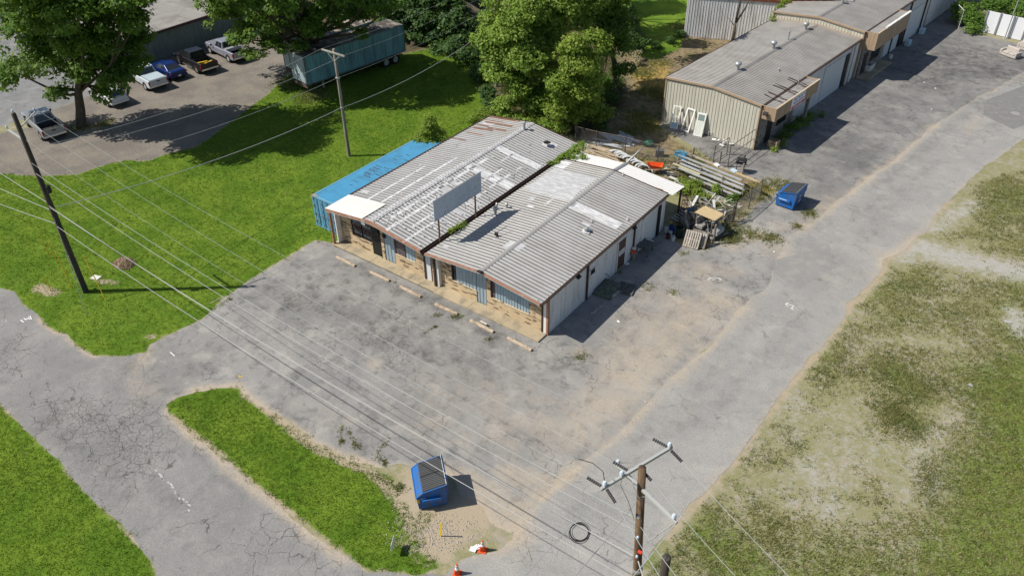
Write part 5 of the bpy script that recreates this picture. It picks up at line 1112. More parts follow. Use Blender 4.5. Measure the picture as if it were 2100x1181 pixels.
p3 = lambda z, dx=0., dy=0.: P3+LEAN*(1-z/P3H)+np.array([dx, dy, z]); p1 = lambda z, dx=0., dy=0.: P1+np.array([dx, dy, z])
wire(p3(8.9, -.1, .1), p1(9.6, .05, -.12), .8, .011, 'neutral wire strung just under the three power lines')
wire(p3(8.3, -.12, .05), p1(8.9, .05, -.12), .9, .013, 'thin service wire strung below the neutral wire', mat=CABLE)
wire(p3(7.0, -.15, -.05), p1(6.7, .1, -.15), .75, .014, 'thick pale bundled cable hung midway up the poles', 'cable', CABLE)
wire(p3(7.08, -.15, -.12), p1(6.55, .1, -.12), .6, .014, 'slim cable running beside the thick bundled cable', 'cable', CABLE)
wire(p3(5.6, -.15, -.15), p1(5.2, .1, -.15), .7, .016, 'lowest telephone cable between the two street side poles', 'cable', CABLE)
# lines leaving the near pole towards the street and over the field
for p_, q_, lb, rr in ((ea+(eb-ea)*.04, G(1720,1280,11.3), 'power line leaving the arm tip across the weedy field', .009), (ea+(eb-ea)*.48, G(1610,1285,11.2), 'power line leaving the pole top across the weedy field', .009), (ea+(eb-ea)*.94, G(1452,1330,11.0), 'power line leaving the outer arm tip behind the pole', .011)):
    q = dead_end(p_, q_); strain_insulator(N, p_, q); wire(q, q_, .15, rr, lb)
wire(ea+(eb-ea)*.99, G(985,1275,11.2), .15, .013, 'line from the outer arm tip heading down past the traffic cones')
wire(p3(10.1, -.1, -.05), G(1100,1270,10.4), .15, .014, 'line from the pole side heading over the street end')
wire(p3(9.0, -.1, -.05), G(1190,1275,9.2), .12, .009, 'thin line from below the arms heading over the street end')
wire(fb_+np.array([0, 0, .1]), G(1215,1270,9.8), .25, .016, 'line from the far tip of the lower crossarm over the street')
wire(p3(7.0, .1, -.15), np.array([40, -40., 6.8]), .6, .026, 'thick cable leaving the near pole over the field', 'cable', CABLE)
wire(p3(8.9, .1, -.1), G(1480,1290,8.7), .2, .012, 'neutral wire leaving the near pole over the field')
# jumpers and the hanging coil
MB().tube([ea+(eb-ea)*.72+np.array([0, 0, .2]), p3(10.9, -.35, -.05), p3(10.5, 0, -.2), p3(10.6, .5, .1)], .014, 5).build('jumper', WIRE, N)
q1 = dead_end(ea+(eb-ea)*.04, np.array([38, -38., 11.2]), 2.2); MB().tube([q1, q1+np.array([-.1, -.25, -.5]), fb_+np.array([.1, .25, .3]), fb_+np.array([0, 0, .1]), p3(8.9, .6, -.5)], .02, 5).build('jumper', CABLE, N)
MB().tube([ea+(eb-ea)*.95+np.array([0, 0, .2]), ea+(eb-ea)*.95+np.array([-.15, .1, .55]), ea+(eb-ea)*.95+np.array([-.6, .2, .55]), ea+(eb-ea)*.95+np.array([-1.2, .3, .25])], .014, 5).build('jumper', BCABLE, N)
MB().tube([ea+(eb-ea)*.70+np.array([0, 0, .2]), ea+(eb-ea)*.7+np.array([-.1, .1, -.6]), p3(10.0, -.35, -.2), p3(9.0, -.18, -.05)], .014, 5).build('jumper', WIRE, N)
cc = G(1198, 1092, 6.4); b = MB(); r_ = random.Random(3)
u1, u2 = RGT, UPV*.85+FWD*.3
for k in range(6):
    c0 = cc+np.array([r_.uniform(-.04, .04) for _ in range(3)]); rr = .36+r_.uniform(-.07, .05)
    b.tube([c0+u1*(rr*math.cos(t))+u2*(rr*math.sin(t)) for t in np.linspace(0, 2*math.pi, 25)], .012, 4)
pts = sag(p3(7.0, -.15, -.05), p1(6.7, .1, -.15), .75, 200); ii = int(np.argmin([np.linalg.norm(p_-cc) for p_ in pts])); 
o = b.solo('cable_coil', BCABLE, 'black coil of spare cable hung from the line above the street', 'cable coil', base=cc)
o.location = Vector(pts[ii])-Vector((0, 0, .35))
# spliced loops on the cable
# --- lines on the lawn poles
for s_, lb in ((-1.25, 'wire from the outer arm end of the lawn pole into the trees'), (1.25, 'wire from the inner arm end of the lawn pole into the trees')):
    wire(P2+np.array([s_, -.12, P2H-.2]), P4+np.array([s_*.9, .1, 9.98]), .35, .011, lb)
wire(P2+np.array([0, -.15, 6.95]), P4+np.array([0, -.1, 8.0]), .4, .011, 'single wire at the upper band of the lawn pole'); wire(P2+np.array([0, -.15, 4.4]), P4+np.array([0, -.1, 6.2]), .7, .026, 'thick drooping cable from the lawn pole into the trees', 'cable', CABLE)
wire(P2+np.array([-1.25, -.12, P2H-.2]), P1+np.array([0, .2, 10.4]), .7, .011, 'upper lawn wire back to the street pole'); wire(P2+np.array([1.25, -.12, P2H-.2]), P1+np.array([0, .2, 9.9]), .7, .011, 'second lawn wire back to the street pole')
wire(P2+np.array([0, -.15, 6.95]), P1+np.array([0, .2, 8.6]), .6, .011, 'middle lawn wire back to the street pole'); wire(P2+np.array([0, -.15, 4.4]), P1+np.array([0, .15, 6.4]), .6, .022, 'thick lawn cable back to the street pole', 'cable', CABLE)
wire(P2+np.array([0, -.1, 4.2]), G(698, 285)*np.array([1, 1, 0])+np.array([-1.0, 2.0, 0]), .02, .012, 'guy wire anchoring the lawn pole', 'guy_wire')
for z, dy in ((6.7, 2.), (6.2, -2.5), (5.2, -5.)): wire(P1+np.array([-.1, 0, z]), P1+np.array([-40, dy, z+.3]), .6, .018, {6.7: 'thick cable leaving the street pole westward', 6.2: 'drop wire sagging away from the street pole', 5.2: 'lowest cable leaving the street pole westward'}[z], 'cable', CABLE)
wire(P1+np.array([.02, -.1, 6.0]), P1+np.array([2.6, -1.4, 0.0]), .02, .012, 'guy wire anchoring the street pole in the grass', 'guy_wire')
# yellow guards on the guy wires and marker posts
YEL = M('yellow_plastic', (.62, .42, .03), .5)
for a_, b_, lb in (((345,545),(360,590),'yellow guy wire guard left of the street pole'),):
    pass
for px, py, h, lb, dx in ((105,597,1.3,'yellow marker post in the bare patch by the street',0), (118,540,1.7,'thin yellow guy guard near the small bare patch',-.1), (103,530,1.9,'thin yellow guy guard farthest from the street',-.1), (147,590,2.8,'tall yellow guy guard beside the dark pole',-.25), (218,618,3.1,'leaning yellow guy guard over the pale utility box',-1.2)):
    q = G(px, py); MB().tube([q, q+np.array([dx, .15*abs(dx), h])], .028, 6).solo('guy_guard', YEL, lb, 'marker', base=q)
q = G(905, 1100); MB().obox((q[0], q[1], .55), (.09, .012, 1.1), Matrix.Rotation(.12, 3, 'Y')).solo('marker_stake', YEL, 'flat yellow marker stake standing in the gravel near the cones', 'marker', base=q)
# ================================================================== dumpsters
BLUED = M('dumpster_blue', (.012, .11, .36), .5, dirt=(.07, .085, .11), damt=.42, dscale=1.8, var=.22, streak=True); LIDM = M('black_plastic_lid', (.060, .062, .064), .55, var=.2)
DECAL = M('white_decal', (.75, .75, .75), .6, fb=0)
def dumpster(label, o, rz, Wd=1.85, Dp=1.5):
    T = thing('dumpster', label, 'dumpster', (o[0], o[1], 0), rz, 'blue dumpsters')
    prof = [(.06, .10), (-.02, .95), (.34, 1.24), (Dp, 1.52), (Dp, .95), (Dp-.08, .10)]
    b = MB().prism([(0, y, z) for y, z in prof], (Wd, 0, 0)); b.build('body', BLUED, T, world=False, bevel=.012)
    b = MB()
    for x0 in (-.03, Wd-.0):
        for (ya, za), (yb, zb) in zip(prof[1:4], prof[2:5]): b.beam((x0+.015, ya, za), (x0+.015, yb, zb), .05, .05)
    b.beam((-.03, -.03, .95), (Wd+.03, -.03, .95), .05, .06); b.beam((-.02, Dp+.02, 1.50), (Wd+.02, Dp+.02, 1.50), .06, .08)
    b.build('rim', BLUED, T, world=False)
    for k in range(2):
        x0, x1 = .02+k*(Wd/2), Wd/2-.02+k*(Wd/2); sl = (1.52-1.24)/(Dp-.34)
        l = MB().prism([(x0, .30, 1.255), (x1, .30, 1.255), (x1, Dp-.04, 1.255+sl*(Dp-.34)), (x0, Dp-.04, 1.255+sl*(Dp-.34))], (0, 0, .03)).build('lid', LIDM, T, world=False)
        for i in range(8):
            xx = x0+.05+i*(x1-x0-.1)/7
            MB().prism([(xx-.022, .33, 1.29), (xx+.022, .33, 1.29), (xx+.022, Dp-.08, 1.29+sl*(Dp-.41)), (xx-.022, Dp-.08, 1.29+sl*(Dp-.41))], (0, 0, .028)).build('lid_rib', LIDM, l, world=False)
    MB().tube([(-.02, Dp-.03, 1.58), (Wd+.02, Dp-.03, 1.58)], .025, 8).build('hinge_rod', GALV, T, world=False)
    for x0, x1 in ((-.15, -.0), (Wd, Wd+.15)):
        MB().box(x0, x1, .25, 1.15, .62, .82).build('fork_pocket', BLUED, T, world=False, bevel=.01)
    for x in (.12, Wd-.12):
        for y in (.2, Dp-.2): MB().lathe([(.07, -.04), (.09, -.03), (.09, .03), (.07, .04)], (x, y, .09), 12, 'x').build('caster', TYRE, T, world=False)
    return T
d1 = dumpster('blue dumpster standing on bare sand at the end of the grass island', (1.05, -13.42), -math.radians(40.5))
MB().box(1.851, 1.856, .18, .42, .80, .84).build('decal', DECAL, d1, world=False); MB().box(1.851, 1.856, .0, .12, .55, .8).build('warning_label', YEL, d1, world=False)
d2 = dumpster('blue dumpster with white emblem parked between the fence and the lane', (5.35, 24.6), -math.radians(93))
b = MB()
for k in range(10):
    t0, t1 = 2*math.pi*k/12, 2*math.pi*(k+.7)/12; b.add([(1.0+.20*math.cos(t0), 1.502, .85+.2*math.sin(t0)), (1.0+.20*math.cos(t1), 1.502, .85+.2*math.sin(t1)), (1.0+.13*math.cos(t1), 1.502, .85+.13*math.sin(t1)), (1.0+.13*math.cos(t0), 1.502, .85+.13*math.sin(t0))], [(0, 1, 2, 3)])
b.box(.75, 1.25, 1.5, 1.504, .5, .58); b.build('emblem', DECAL, d2, world=False)
MB().box(1.9, 2.003, .27, .9, .76, .81).build('pocket_label', M('pale_blue_label', (.55, .72, .85), .5), d2, world=False); MB().box(1.851, 1.857, .02, .22, .98, 1.08).build('paper_label', M('cream_label', (.7, .66, .45), .6), d2, world=False)

# ================================================================== wheel stops
STOP = M('timber_wheel_stop', (.42, .34, .25), .9, dirt=(.25, .19, .13), damt=.45, dscale=2.5, var=.2); STOPG = M('grey_concrete_stop', (.36, .36, .33), .9, dirt=(.2, .2, .18), damt=.5, dscale=4)
def stop(x, y, L, ang, label, mat=STOP, group='timber wheel stops along the sidewalk', h=.14):
    T = thing('wheel_stop', label, 'wheel stop', (x, y, .0), ang, group)
    pr = [(-.11, 0), (-.10, h*.6), (-.055, h), (.055, h), (.10, h*.6), (.11, 0)]
    MB().prism([(0, a, z+.004) for a, z in pr], (L, 0, 0)).build('timber', mat, T, world=False, bevel=.012)
    for xx in (.35, L-.35): MB().lathe([(.018, h), (.03, h+.012), (.01, h+.02)], (xx, 0, .004), 8).build('spike', RUSTC, T, world=False)
    return T
lab = ['wheel stop beside the container end of the sidewalk, fronting the barred window', 'wheel stop fronting the barred shop door', 'wheel stop fronting the purple boarded window', 'wheel stop fronting the wide boarded workshop window', 'wheel stop with a broken pale chunk lying on it', 'wheel stop at the workshop corner end of the row']
for i, (px, py) in enumerate([(727,548),(797,579),(862,611),(936,648),(1011,683),(1090,720)]):
    q = G(px, py); stop(q[0]-1.86, q[1]+.1, 1.86, RNG.normal(0, .02), lab[i])
q = G(990, 668); MB().obox((q[0], q[1]+.1, .18), (.55, .12, .07), Matrix.Rotation(-.05, 3, 'Z')).solo('concrete_chunk', M('pale_chunk', (.5, .45, .38), .9), 'pale broken chunk resting on a wheel stop', 'debris', bevel=.015)
q = G(1213, 645); stop(q[0], q[1], 1.5, math.radians(86), 'grey concrete stop lying along the white workshop wall in shade', STOPG, 'stops lying in the shade')
q = G(1250, 612); stop(q[0], q[1], 1.0, math.radians(80), 'shorter grey concrete stop beside the flat pallet', STOPG, 'stops lying in the shade')

# ================================================================== cones, yard sign, litter
CONE = M('cone_orange', (.72, .10, .02), .55, var=.1)
for px, py, lb in ((990,1128,'orange traffic cone standing next to white litter in the gravel'), (938,1176,'orange traffic cone on the street edge below the gravel patch')):
    q = G(px, py); T = thing('traffic_cone', lb, 'traffic cone', (q[0], q[1], .016), .4, 'traffic cones')
    MB().box(-.19, .19, -.19, .19, 0, .035).build('base', CONE, T, world=False, bevel=.02)
    MB().lathe([(.145, .035), (.045, .68), (.035, .72)], (0, 0, 0), 16).build('cone_body', CONE, T, world=False, smooth=True)
    MB().lathe([(.098, .36), (.073, .52)], (0, 0, 0), 16, caps=False).build('reflective_band', DECAL, T, world=False); MB().lathe([(.066, .57), (.052, .66)], (0, 0, 0), 16, caps=False).build('reflective_band', DECAL, T, world=False)
q = G(972, 1126); b = MB(); r_ = random.Random(1)
for k in range(5): b.beam((q[0]+k*.05-.1, q[1], .05), (q[0]+k*.06, q[1]+.28+r_.uniform(-.05, .08), .07+r_.uniform(0, .05)), .05, .04)
b.obox((q[0], q[1]-.05, .06), (.3, .25, .07), Matrix.Rotation(.3, 3, 'Z')); b.solo('work_glove', DECAL, 'crumpled white glove lying beside the traffic cone', 'glove', bevel=.015)
q = G(808, 1130); T = thing('yard_sign', 'thin white yard sign seen edge on in the grass island', 'sign', (q[0], q[1], 0), math.radians(90+30))
MB().box(-.30, .30, -.006, .006, .38, .82).build('sign_panel', WHITEP, T, world=False)
for x in (-.2, .2): MB().lathe([(.006, 0), (.006, .42)], (x, 0, 0), 6).build('leg', GALV, T, world=False)
# wood chip pile, utility box lid
def mound(name, c, rx, ry, h, n, mat, label, cat, chip=.07, seed=1):
    r = np.random.default_rng(seed); b = MB(); R = 12; S = 5
    vs = [(c[0], c[1], h)]; fs = []
    for i in range(1, S+1):
        for k in range(R):
            t = 2*math.pi*k/R; f_ = i/S*(1+r.normal(0, .06)); vs.append((c[0]+rx*f_*math.cos(t), c[1]+ry*f_*math.sin(t), max(-.02, h*(1-(i/S)**1.5)+r.normal(0, .02)) if i < S else -.02))
    fs += [(0, 1+k, 1+(k+1) % R) for k in range(R)]+[(1+(i-1)*R+k, 1+i*R+k, 1+i*R+(k+1) % R, 1+(i-1)*R+(k+1) % R) for i in range(1, S) for k in range(R)]
    b.add(vs, fs)
    for k in range(n):
        a, d_ = r.uniform(0, 2*math.pi), math.sqrt(r.uniform(0, 1)); x, y = c[0]+rx*d_*math.cos(a)*1.05, c[1]+ry*d_*math.sin(a)*1.05; z = h*(1-min(1, d_)**1.5)+.01
        b.obox((x, y, z), (chip*r.uniform(.6, 2), chip*.5, chip*.25), Matrix.Rotation(r.uniform(0, 6), 3, 'Z') @ Matrix.Rotation(r.normal(0, .6), 3, 'Y'))
    return b.solo(name, mat, label, cat, base=(c[0], c[1], 0))
CHIPS = M('wood_chips', (.27, .19, .115), .95, dirt=(.42, .33, .23), damt=.4, dscale=6, var=.35)
q = G(255, 541); mound('chip_pile', q, .85, .65, .35, 420, CHIPS, 'heap of brown wood chips on the mown lawn', 'chip pile', .09)
q = G(197, 570); T = thing('utility_box', 'pale flush utility box lid in the grass by the dark pole', 'utility box', (q[0], q[1], 0), .3)
MB().box(-.33, .33, -.25, .25, -.05, .05).build('rim', CONC, T, world=False); MB().box(-.29, .29, -.21, .21, .05, .065).build('lid', M('pale_green_lid', (.55, .58, .50), .7), T, world=False)
# painted survey marks and worn stripes
PAINT = patchmat('worn_white_paint', (.40, .40, .40), (.23, .23, .23), .47); PAINTW = M('white_marking_paint', (.66, .66, .65), .8)
def mark(parent_name, strokes_, z, w=.05, mat=None, nm='painted_mark'):
    b = MB()
    for (a, c_) in strokes_:
        p0, p1 = G(*a), G(*c_); dd = p1-p0; L = np.hypot(dd[0], dd[1])+1e-6; nrm = np.array([-dd[1], dd[0], 0])/L*w/2
        b.add([(p0[0]+nrm[0], p0[1]+nrm[1], z), (p1[0]+nrm[0], p1[1]+nrm[1], z), (p1[0]-nrm[0], p1[1]-nrm[1], z), (p0[0]-nrm[0], p0[1]-nrm[1], z)], [(0, 3, 2, 1)])
    return b.build(nm, mat or PAINTW, bpy.data.objects[parent_name])
mark('street', [((42,657),(49,661)), ((42,657),(46,656)), ((49,653),(55,657)), ((55,657),(56,652)), ((56,652),(62,655)), ((58,650),(64,648)), ((61,649),(65,655))], .020, .06)
mark('street', [((2,660),(10,656)), ((4,664),(12,661)), ((0,668),(6,667)), ((12,656),(14,663))], .020, .06, PAINT)
_r = random.Random(5); mark('street', [((a_, b_), (a_+_r.uniform(2, 6), b_+_r.uniform(2, 6))) for a_, b_ in [(318+t*72+_r.uniform(-4, 4), 962+t*80+_r.uniform(-3, 3)) for t in np.linspace(0, 1, 14)]], .0215, .09, PAINT, 'worn_stripe')
mark('lane', [((1610,623),(1628,627)), ((1610,623),(1616,629)), ((1610,623),(1617,621)), ((1628,627),(1623,634)), ((1623,634),(1628,635)), ((1623,634),(1622,630))], .0155, .05)
mark('parking_lot', [((1450,573),(1465,569)), ((1465,569),(1480,573)), ((1450,573),(1456,570)), ((1450,573),(1455,576)), ((1480,573),(1474,570)), ((1480,573),(1475,576)), ((1460,574),(1468,573))], .0095, .05)
mark('parking_lot', [((349,722),(358,730))], .0095, .07); mark('parking_lot', [((488,770),(494,772)), ((490,774),(497,771))], .0095, .06, YEL)
mark('parking_lot', [((640,512),(655,502)), ((586,542),(605,530)), ((548,568),(562,558)), ((430,622),(458,608)), ((462,612),(480,600))], .0095, .08, patchmat('worn_yellow_paint', (.42, .33, .14), (.2, .2, .19), .5), 'worn_stripe')
# litter and paper scraps
r_ = random.Random(12)
for px, py, s_, lb in ((1268,660,.18,'torn white scrap of paper beside the shaded wall on the lot'), (1910,225,.12,'white paper scrap on the old yard pavement'), (1918,182,.16,'crumpled white paper on the workshop yard'), (1858,222,.1,'small white scrap near the pavement seam'), (1323,824,.07,'tiny white pebble of litter on the sandy seam'), (1587,517,.12,'pink scrap of plastic at the lane edge'), (1895,170,.12,'pale scrap on the dark yard pavement'), (2065,660,.35,'flat pale stone slab in the dry field'), (1990,790,.25,'grey flat stone in the dry field'), (1120,662,.1,'yellow leaf litter by the workshop corner')):
    q = G(px, py); b = MB(); n = 7; pts = [(q[0]+s_*math.cos(2*math.pi*k/n)*r_.uniform(.4, 1), q[1]+s_*math.sin(2*math.pi*k/n)*r_.uniform(.3, .8), .018+r_.uniform(0, .03)) for k in range(n)]
    b.add(pts+[(q[0], q[1], .05)], [(k, (k+1) % n, n) for k in range(n)]); b.solo('litter', DECAL if 'stone' not in lb else M('field_stone', (.34, .34, .33), .9), lb, 'litter')
q = G(2082, 233); T = thing('manhole_cover', 'pale round manhole cover set in a dark patch of the lane', 'manhole', (q[0], q[1], .005)); MB().lathe([(.40, 0), (.40, .014)], (0, 0, 0), 24).build('cover', M('pale_iron', (.28, .27, .26), .7), T, world=False); MB().lathe([(.50, 0), (.50, .009)], (0, 0, 0), 24).build('collar', M('dark_collar', (.14, .14, .14), .9), T, world=False)
# ================================================================== vehicles
CHROME = M('chrome', (.62, .62, .62), .18, metal=.9, fb=0); TAILR = M('tail_lamp_red', (.32, .01, .015), .25, fb=0); HEADL = M('head_lamp', (.6, .62, .65), .15, fb=0); PLATE = M('plate_white', (.7, .7, .7), .5, fb=0); BEDL = M('bed_liner', (.035, .035, .037), .8)
def paint(name, c, metal=.35): return M(name, c, .28, metal=metal, var=.04, fb=0, spec=.5)
def loft(stations):
    b = MB(); vs = []
    for (x, hw, zb, zt) in stations:
        vs += [(x, -hw+.07, zb), (x, -hw, zb+.12), (x, -hw+.01, (zb+zt)/2+.05), (x, -hw+.03, zt-.08), (x, -hw+.12, zt), (x, hw-.12, zt), (x, hw-.03, zt-.08), (x, hw-.01, (zb+zt)/2+.05), (x, hw, zb+.12), (x, hw-.07, zb)]
    n = 10; m = len(stations)
    fs = [(i*n+k, (i+1)*n+k, (i+1)*n+(k+1) % n, i*n+(k+1) % n) for i in range(m-1) for k in range(n)]
    b.add(vs, fs+[tuple(range(n)), tuple(range((m-1)*n, m*n))[::-1]]); return b
def frustum(x0b, x1b, x0t, x1t, zb, zt, wb, wt):
    return [(x0b, -wb, zb), (x0b, wb, zb), (x1b, wb, zb), (x1b, -wb, zb), (x0t, -wt, zt), (x0t, wt, zt), (x1t, wt, zt), (x1t, -wt, zt)]
def pane(parent, c4, u0, u1, v0, v1, mat, name, off=.010):
    a, b_, c_, d_ = [Vector(p) for p in c4]; nrm = (b_-a).cross(d_-a).normalized()*off
    f_ = lambda u, v: (a*(1-u)+b_*u)*(1-v)+(d_*(1-u)+c_*u)*v+nrm
    MB().prism([f_(u0, v0), f_(u1, v0), f_(u1, v1), f_(u0, v1)], -nrm*.8).build(name, mat, parent, world=False)
def greenhouse(T, F, mat, side, rear=True, glass=None):
    gl_ = glass or DARKG
    c = MB().add(F, [(0, 1, 2, 3), (4, 7, 6, 5), (0, 4, 5, 1), (1, 5, 6, 2), (2, 6, 7, 3), (3, 7, 4, 0)]).build('cab', mat, T, world=False, bevel=.05, seg=3)
    pane(c, (F[0], F[1], F[5], F[4]), .07, .93, .12, .90, gl_, 'windshield'); pane(c, (F[2], F[3], F[7], F[6]), .09, .91, .15, .86, gl_, 'rear_window')
    for (u0, u1) in side:
        pane(c, (F[3], F[0], F[4], F[7]), u0, u1, .14, .86, gl_, 'side_window'); pane(c, (F[1], F[2], F[6], F[5]), 1-u1, 1-u0, .14, .86, gl_, 'side_window')
    return c
def common(T, L, hw, wx, r, zt, pm, tail, head, bump_z=(.48, .68), bump_mat=None, rim=RIM):
    for x in wx:
        for s_ in (-1, 1):
            MB().lathe([(r*1.17, -.008), (r*1.17, .008)], (x, s_*(hw-.004), r*1.02), 22, 'y').build('wheel_arch', BLACKM, T, world=False)
            wheel(T, (x, s_*(hw-.105), r), r, .26, 'y', rim, world=False)
    MB().box(-L/2-.06, -L/2+.06, -hw+.06, hw-.06, *bump_z).build('rear_bumper', bump_mat or CHROME, T, world=False, bevel=.03); MB().box(L/2-.06, L/2+.06, -hw+.08, hw-.08, bump_z[0]-.02, bump_z[1]).build('front_bumper', bump_mat or CHROME, T, world=False, bevel=.03)
    MB().box(-L/2-.075, -L/2-.055, -.16, .16, bump_z[0]+.02, bump_z[1]-.01).build('licence_plate', PLATE, T, world=False)
    for s_ in (-1, 1):
        MB().box(-L/2-.015, -L/2+.10, *sorted((s_*(hw-.13), s_*(hw-.0))), *tail).build('taillight', TAILR, T, world=False, bevel=.015); MB().box(L/2-.14, L/2+.01, *sorted((s_*(hw-.36), s_*(hw-.06))), *head).build('headlight', HEADL, T, world=False, bevel=.02)
def pickup(label, c, rz, pm, L=5.9, crew=True, tonneau=None, toolbox=False, rim=RIM, step=False, lift=0.0):
    T = thing('pickup_truck', label, 'pickup truck', (c[0], c[1], lift), math.radians(rz), 'vehicles parked on the gravel')
    h = L/2; hw = .99; cb = -.95 if crew else -.45
    loft([(h, .84, .50, .98), (h-.10, .93, .46, 1.08), (h-.8, .98, .42, 1.14), (1.45, .99, .42, 1.17), (.6, .99, .42, 1.16), (cb-.02, .99, .42, 1.16)]).build('body', pm, T, world=False, smooth=False, bevel=.02)
    for s_ in (-1, 1):
        MB().prism([(cb-.05, s_*.99, .46), (-h+.02, s_*.99, .50), (-h+.02, s_*.97, 1.14), (-h+.02, s_*.90, 1.22), (cb-.05, s_*.90, 1.22), (cb-.05, s_*.97, 1.14)][:1]+[(cb-.05, s_*.97, 1.14), (cb-.05, s_*.90, 1.22), (cb-.05, s_*.84, 1.22), (cb-.05, s_*.84, .46)], (-h+.02-(cb-.05), 0, 0)).build('bed_side', pm, T, world=False, bevel=.015)
    MB().box(-h+.02, cb-.05, -.84, .84, .52, .74).build('bed_floor', BEDL, T, world=False); MB().box(cb-.10, cb-.05, -.84, .84, .74, 1.20).build('bed_front', BEDL, T, world=False)
    tg = MB().box(-h-.03, -h+.03, -.86, .86, .60, 1.21).build('tailgate', pm, T, world=False, bevel=.02); MB().box(-h-.045, -h-.03, -.15, .15, .98, 1.08).build('handle', BLACKM, tg, world=False)
    F = frustum(1.45, cb, .62, cb+.22, 1.14, 1.86, .93, .74)
    greenhouse(T, F, pm, ((.10, .40), (.44, .70)) if crew else ((.12, .62),))
    common(T, L, hw, (h-.98, -h+1.12), .40, 1.2, pm, (.78, 1.12), (.78, .98), rim=rim)
    MB().box(h-.03, h+.02, -.55, .55, .62, .98).build('grille', BLACKM, T, world=False)
    for s_ in (-1, 1): MB().obox((1.15, s_*1.10, 1.24), (.12, .2, .18)).build('mirror', BLACKM, T, world=False, bevel=.03)
    if step:
        for s_ in (-1, 1): MB().tube([(1.0, s_*1.02, .42), (-1.0, s_*1.02, .42)], .05, 8).build('side_step', CHROME, T, world=False)
    if tonneau: MB().box(-h+.06, cb-.08, -.80, .80, 1.21, 1.25).build('bed_cover', tonneau, T, world=False, bevel=.015)
    if toolbox: MB().box(cb-.62, cb-.12, -.86, .86, .95, 1.30).build('tool_box', GALV, T, world=False, bevel=.02)
    return T
pickup('silver pickup truck parked alone at the trunk of the big tree', (-53.1, -3.2), 169.5, paint('silver_paint', (.26, .275, .29)))
pickup('grey pickup truck with tool box in its bed, last of the row by the warehouse', (-54.75, 18.1), 173, paint('grey_blue_paint', (.30, .31, .36)), toolbox=True)
bt = pickup('black lifted pickup truck with chrome side steps and yellow boards in its bed', (-54.9, 14.25), 172.6, paint('black_paint', (.012, .012, .014), .1), step=True, rim=CHROME, lift=.0)
Rz = math.radians(172.6)
for k, (dx, dy, a) in enumerate(((-2.45, -.2, .3), (-2.3, .35, -.2))):
    x_, y_ = -54.9+dx*math.cos(Rz)-dy*math.sin(Rz), 14.25+dx*math.sin(Rz)+dy*math.cos(Rz)
    MB().obox((x_, y_, .95+k*.12), (.16, 1.0, .28), Matrix.Rotation(Rz+a, 3, 'Z')).solo('yellow_board', YEL, ('yellow board lying across the black truck bed', 'yellow board leaning at the black truck tailgate')[k], 'board')
pickup('white pickup truck with flat bed cover parked under the tree edge', (-55.35, 8.55), 173, paint('white_truck_paint', (.46, .50, .53), .0), tonneau=M('white_bed_cover', (.40, .48, .53), .4))
def carbody(name, label, c, rz, pm, st, F, side, L, hw, wx, r, tail, head, cat, bz=(.40, .60)):
    T = thing(name, label, cat, (c[0], c[1], 0), math.radians(rz), 'vehicles parked on the gravel')
    loft(st).build('body', pm, T, world=False, bevel=.02); greenhouse(T, F, pm, side); common(T, L, hw, wx, r, 1, pm, tail, head, bz, pm)
    for s_ in (-1, 1): MB().obox((F[0][0]-.25, s_*(hw+.06), F[0][2]+.08), (.1, .18, .14)).build('mirror', pm, T, world=False, bevel=.03)
    MB().box(L/2-.04, L/2+.02, -.5, .5, .45, .65).build('grille', BLACKM, T, world=False)
    return T
carbody('sports_coupe', 'deep blue sports coupe parked beside the black truck', (-55.5, 11.2), 175, paint('blue_paint', (.005, .022, .12), .25), [(2.35, .72, .38, .68), (2.2, .86, .30, .80), (1.2, .94, .26, .93), (0, .93, .25, .94), (-1.2, .95, .26, .98), (-2.15, .90, .32, 1.0), (-2.35, .80, .42, .92)],
        frustum(1.0, -1.85, .15, -.85, .90, 1.36, .84, .62), ((.30, .88),), 4.7, .945, (1.45, -1.4), .35, (.68, .84), (.58, .70), 'car')
carbody('white_suv', 'white compact SUV half hidden under the big tree', (-54.35, 3.95), 174, paint('white_suv_paint', (.66, .67, .70), .0), [(2.3, .70, .42, .80), (2.15, .86, .34, .96), (1.3, .92, .30, 1.04), (0, .92, .28, 1.05), (-1.4, .93, .30, 1.07), (-2.15, .90, .36, 1.06), (-2.3, .82, .44, 1.0)],
        frustum(1.35, -2.2, .65, -1.95, 1.0, 1.62, .86, .68), ((.10, .38), (.42, .62), (.66, .9)), 4.6, .925, (1.35, -1.35), .36, (.80, 1.05), (.68, .84), 'suv')
# ================================================================== chain link fence, gate and wooden posts round the yard
RUSTPIPE = M('rusty_fence_pipe', (.13, .105, .085), .7, metal=.3, dirt=(.22, .2, .18), damt=.4, dscale=3); MESHW = M('dull_chain_link', (.20, .19, .175), .6, metal=.4, fb=0)
def chain_panel(T, a, b_, z0, z1, sp=.13, r=.005):
    a, b_ = np.array(a[:2]), np.array(b_[:2]); L = np.hypot(*(b_-a)); d_ = (b_-a)/L; H_ = z1-z0; mb_ = MB()
    for s_ in (1, -1):
        k = -H_
        while k < L:
            s0, s1 = (k, k+H_); za, zb = (z0, z1) if s_ > 0 else (z1, z0)
            t0, t1 = max(0, s0), min(L, s1)
            if t1-t0 > .02:
                A_ = a+d_*t0; B_ = a+d_*t1; zz0 = za+(zb-za)*(t0-s0)/H_; zz1 = za+(zb-za)*(t1-s0)/H_
                mb_.tube([(A_[0], A_[1], zz0), (B_[0], B_[1], zz1)], r, 3, False)
            k += sp
    mb_.build('chain_link_mesh', MESHW, T)
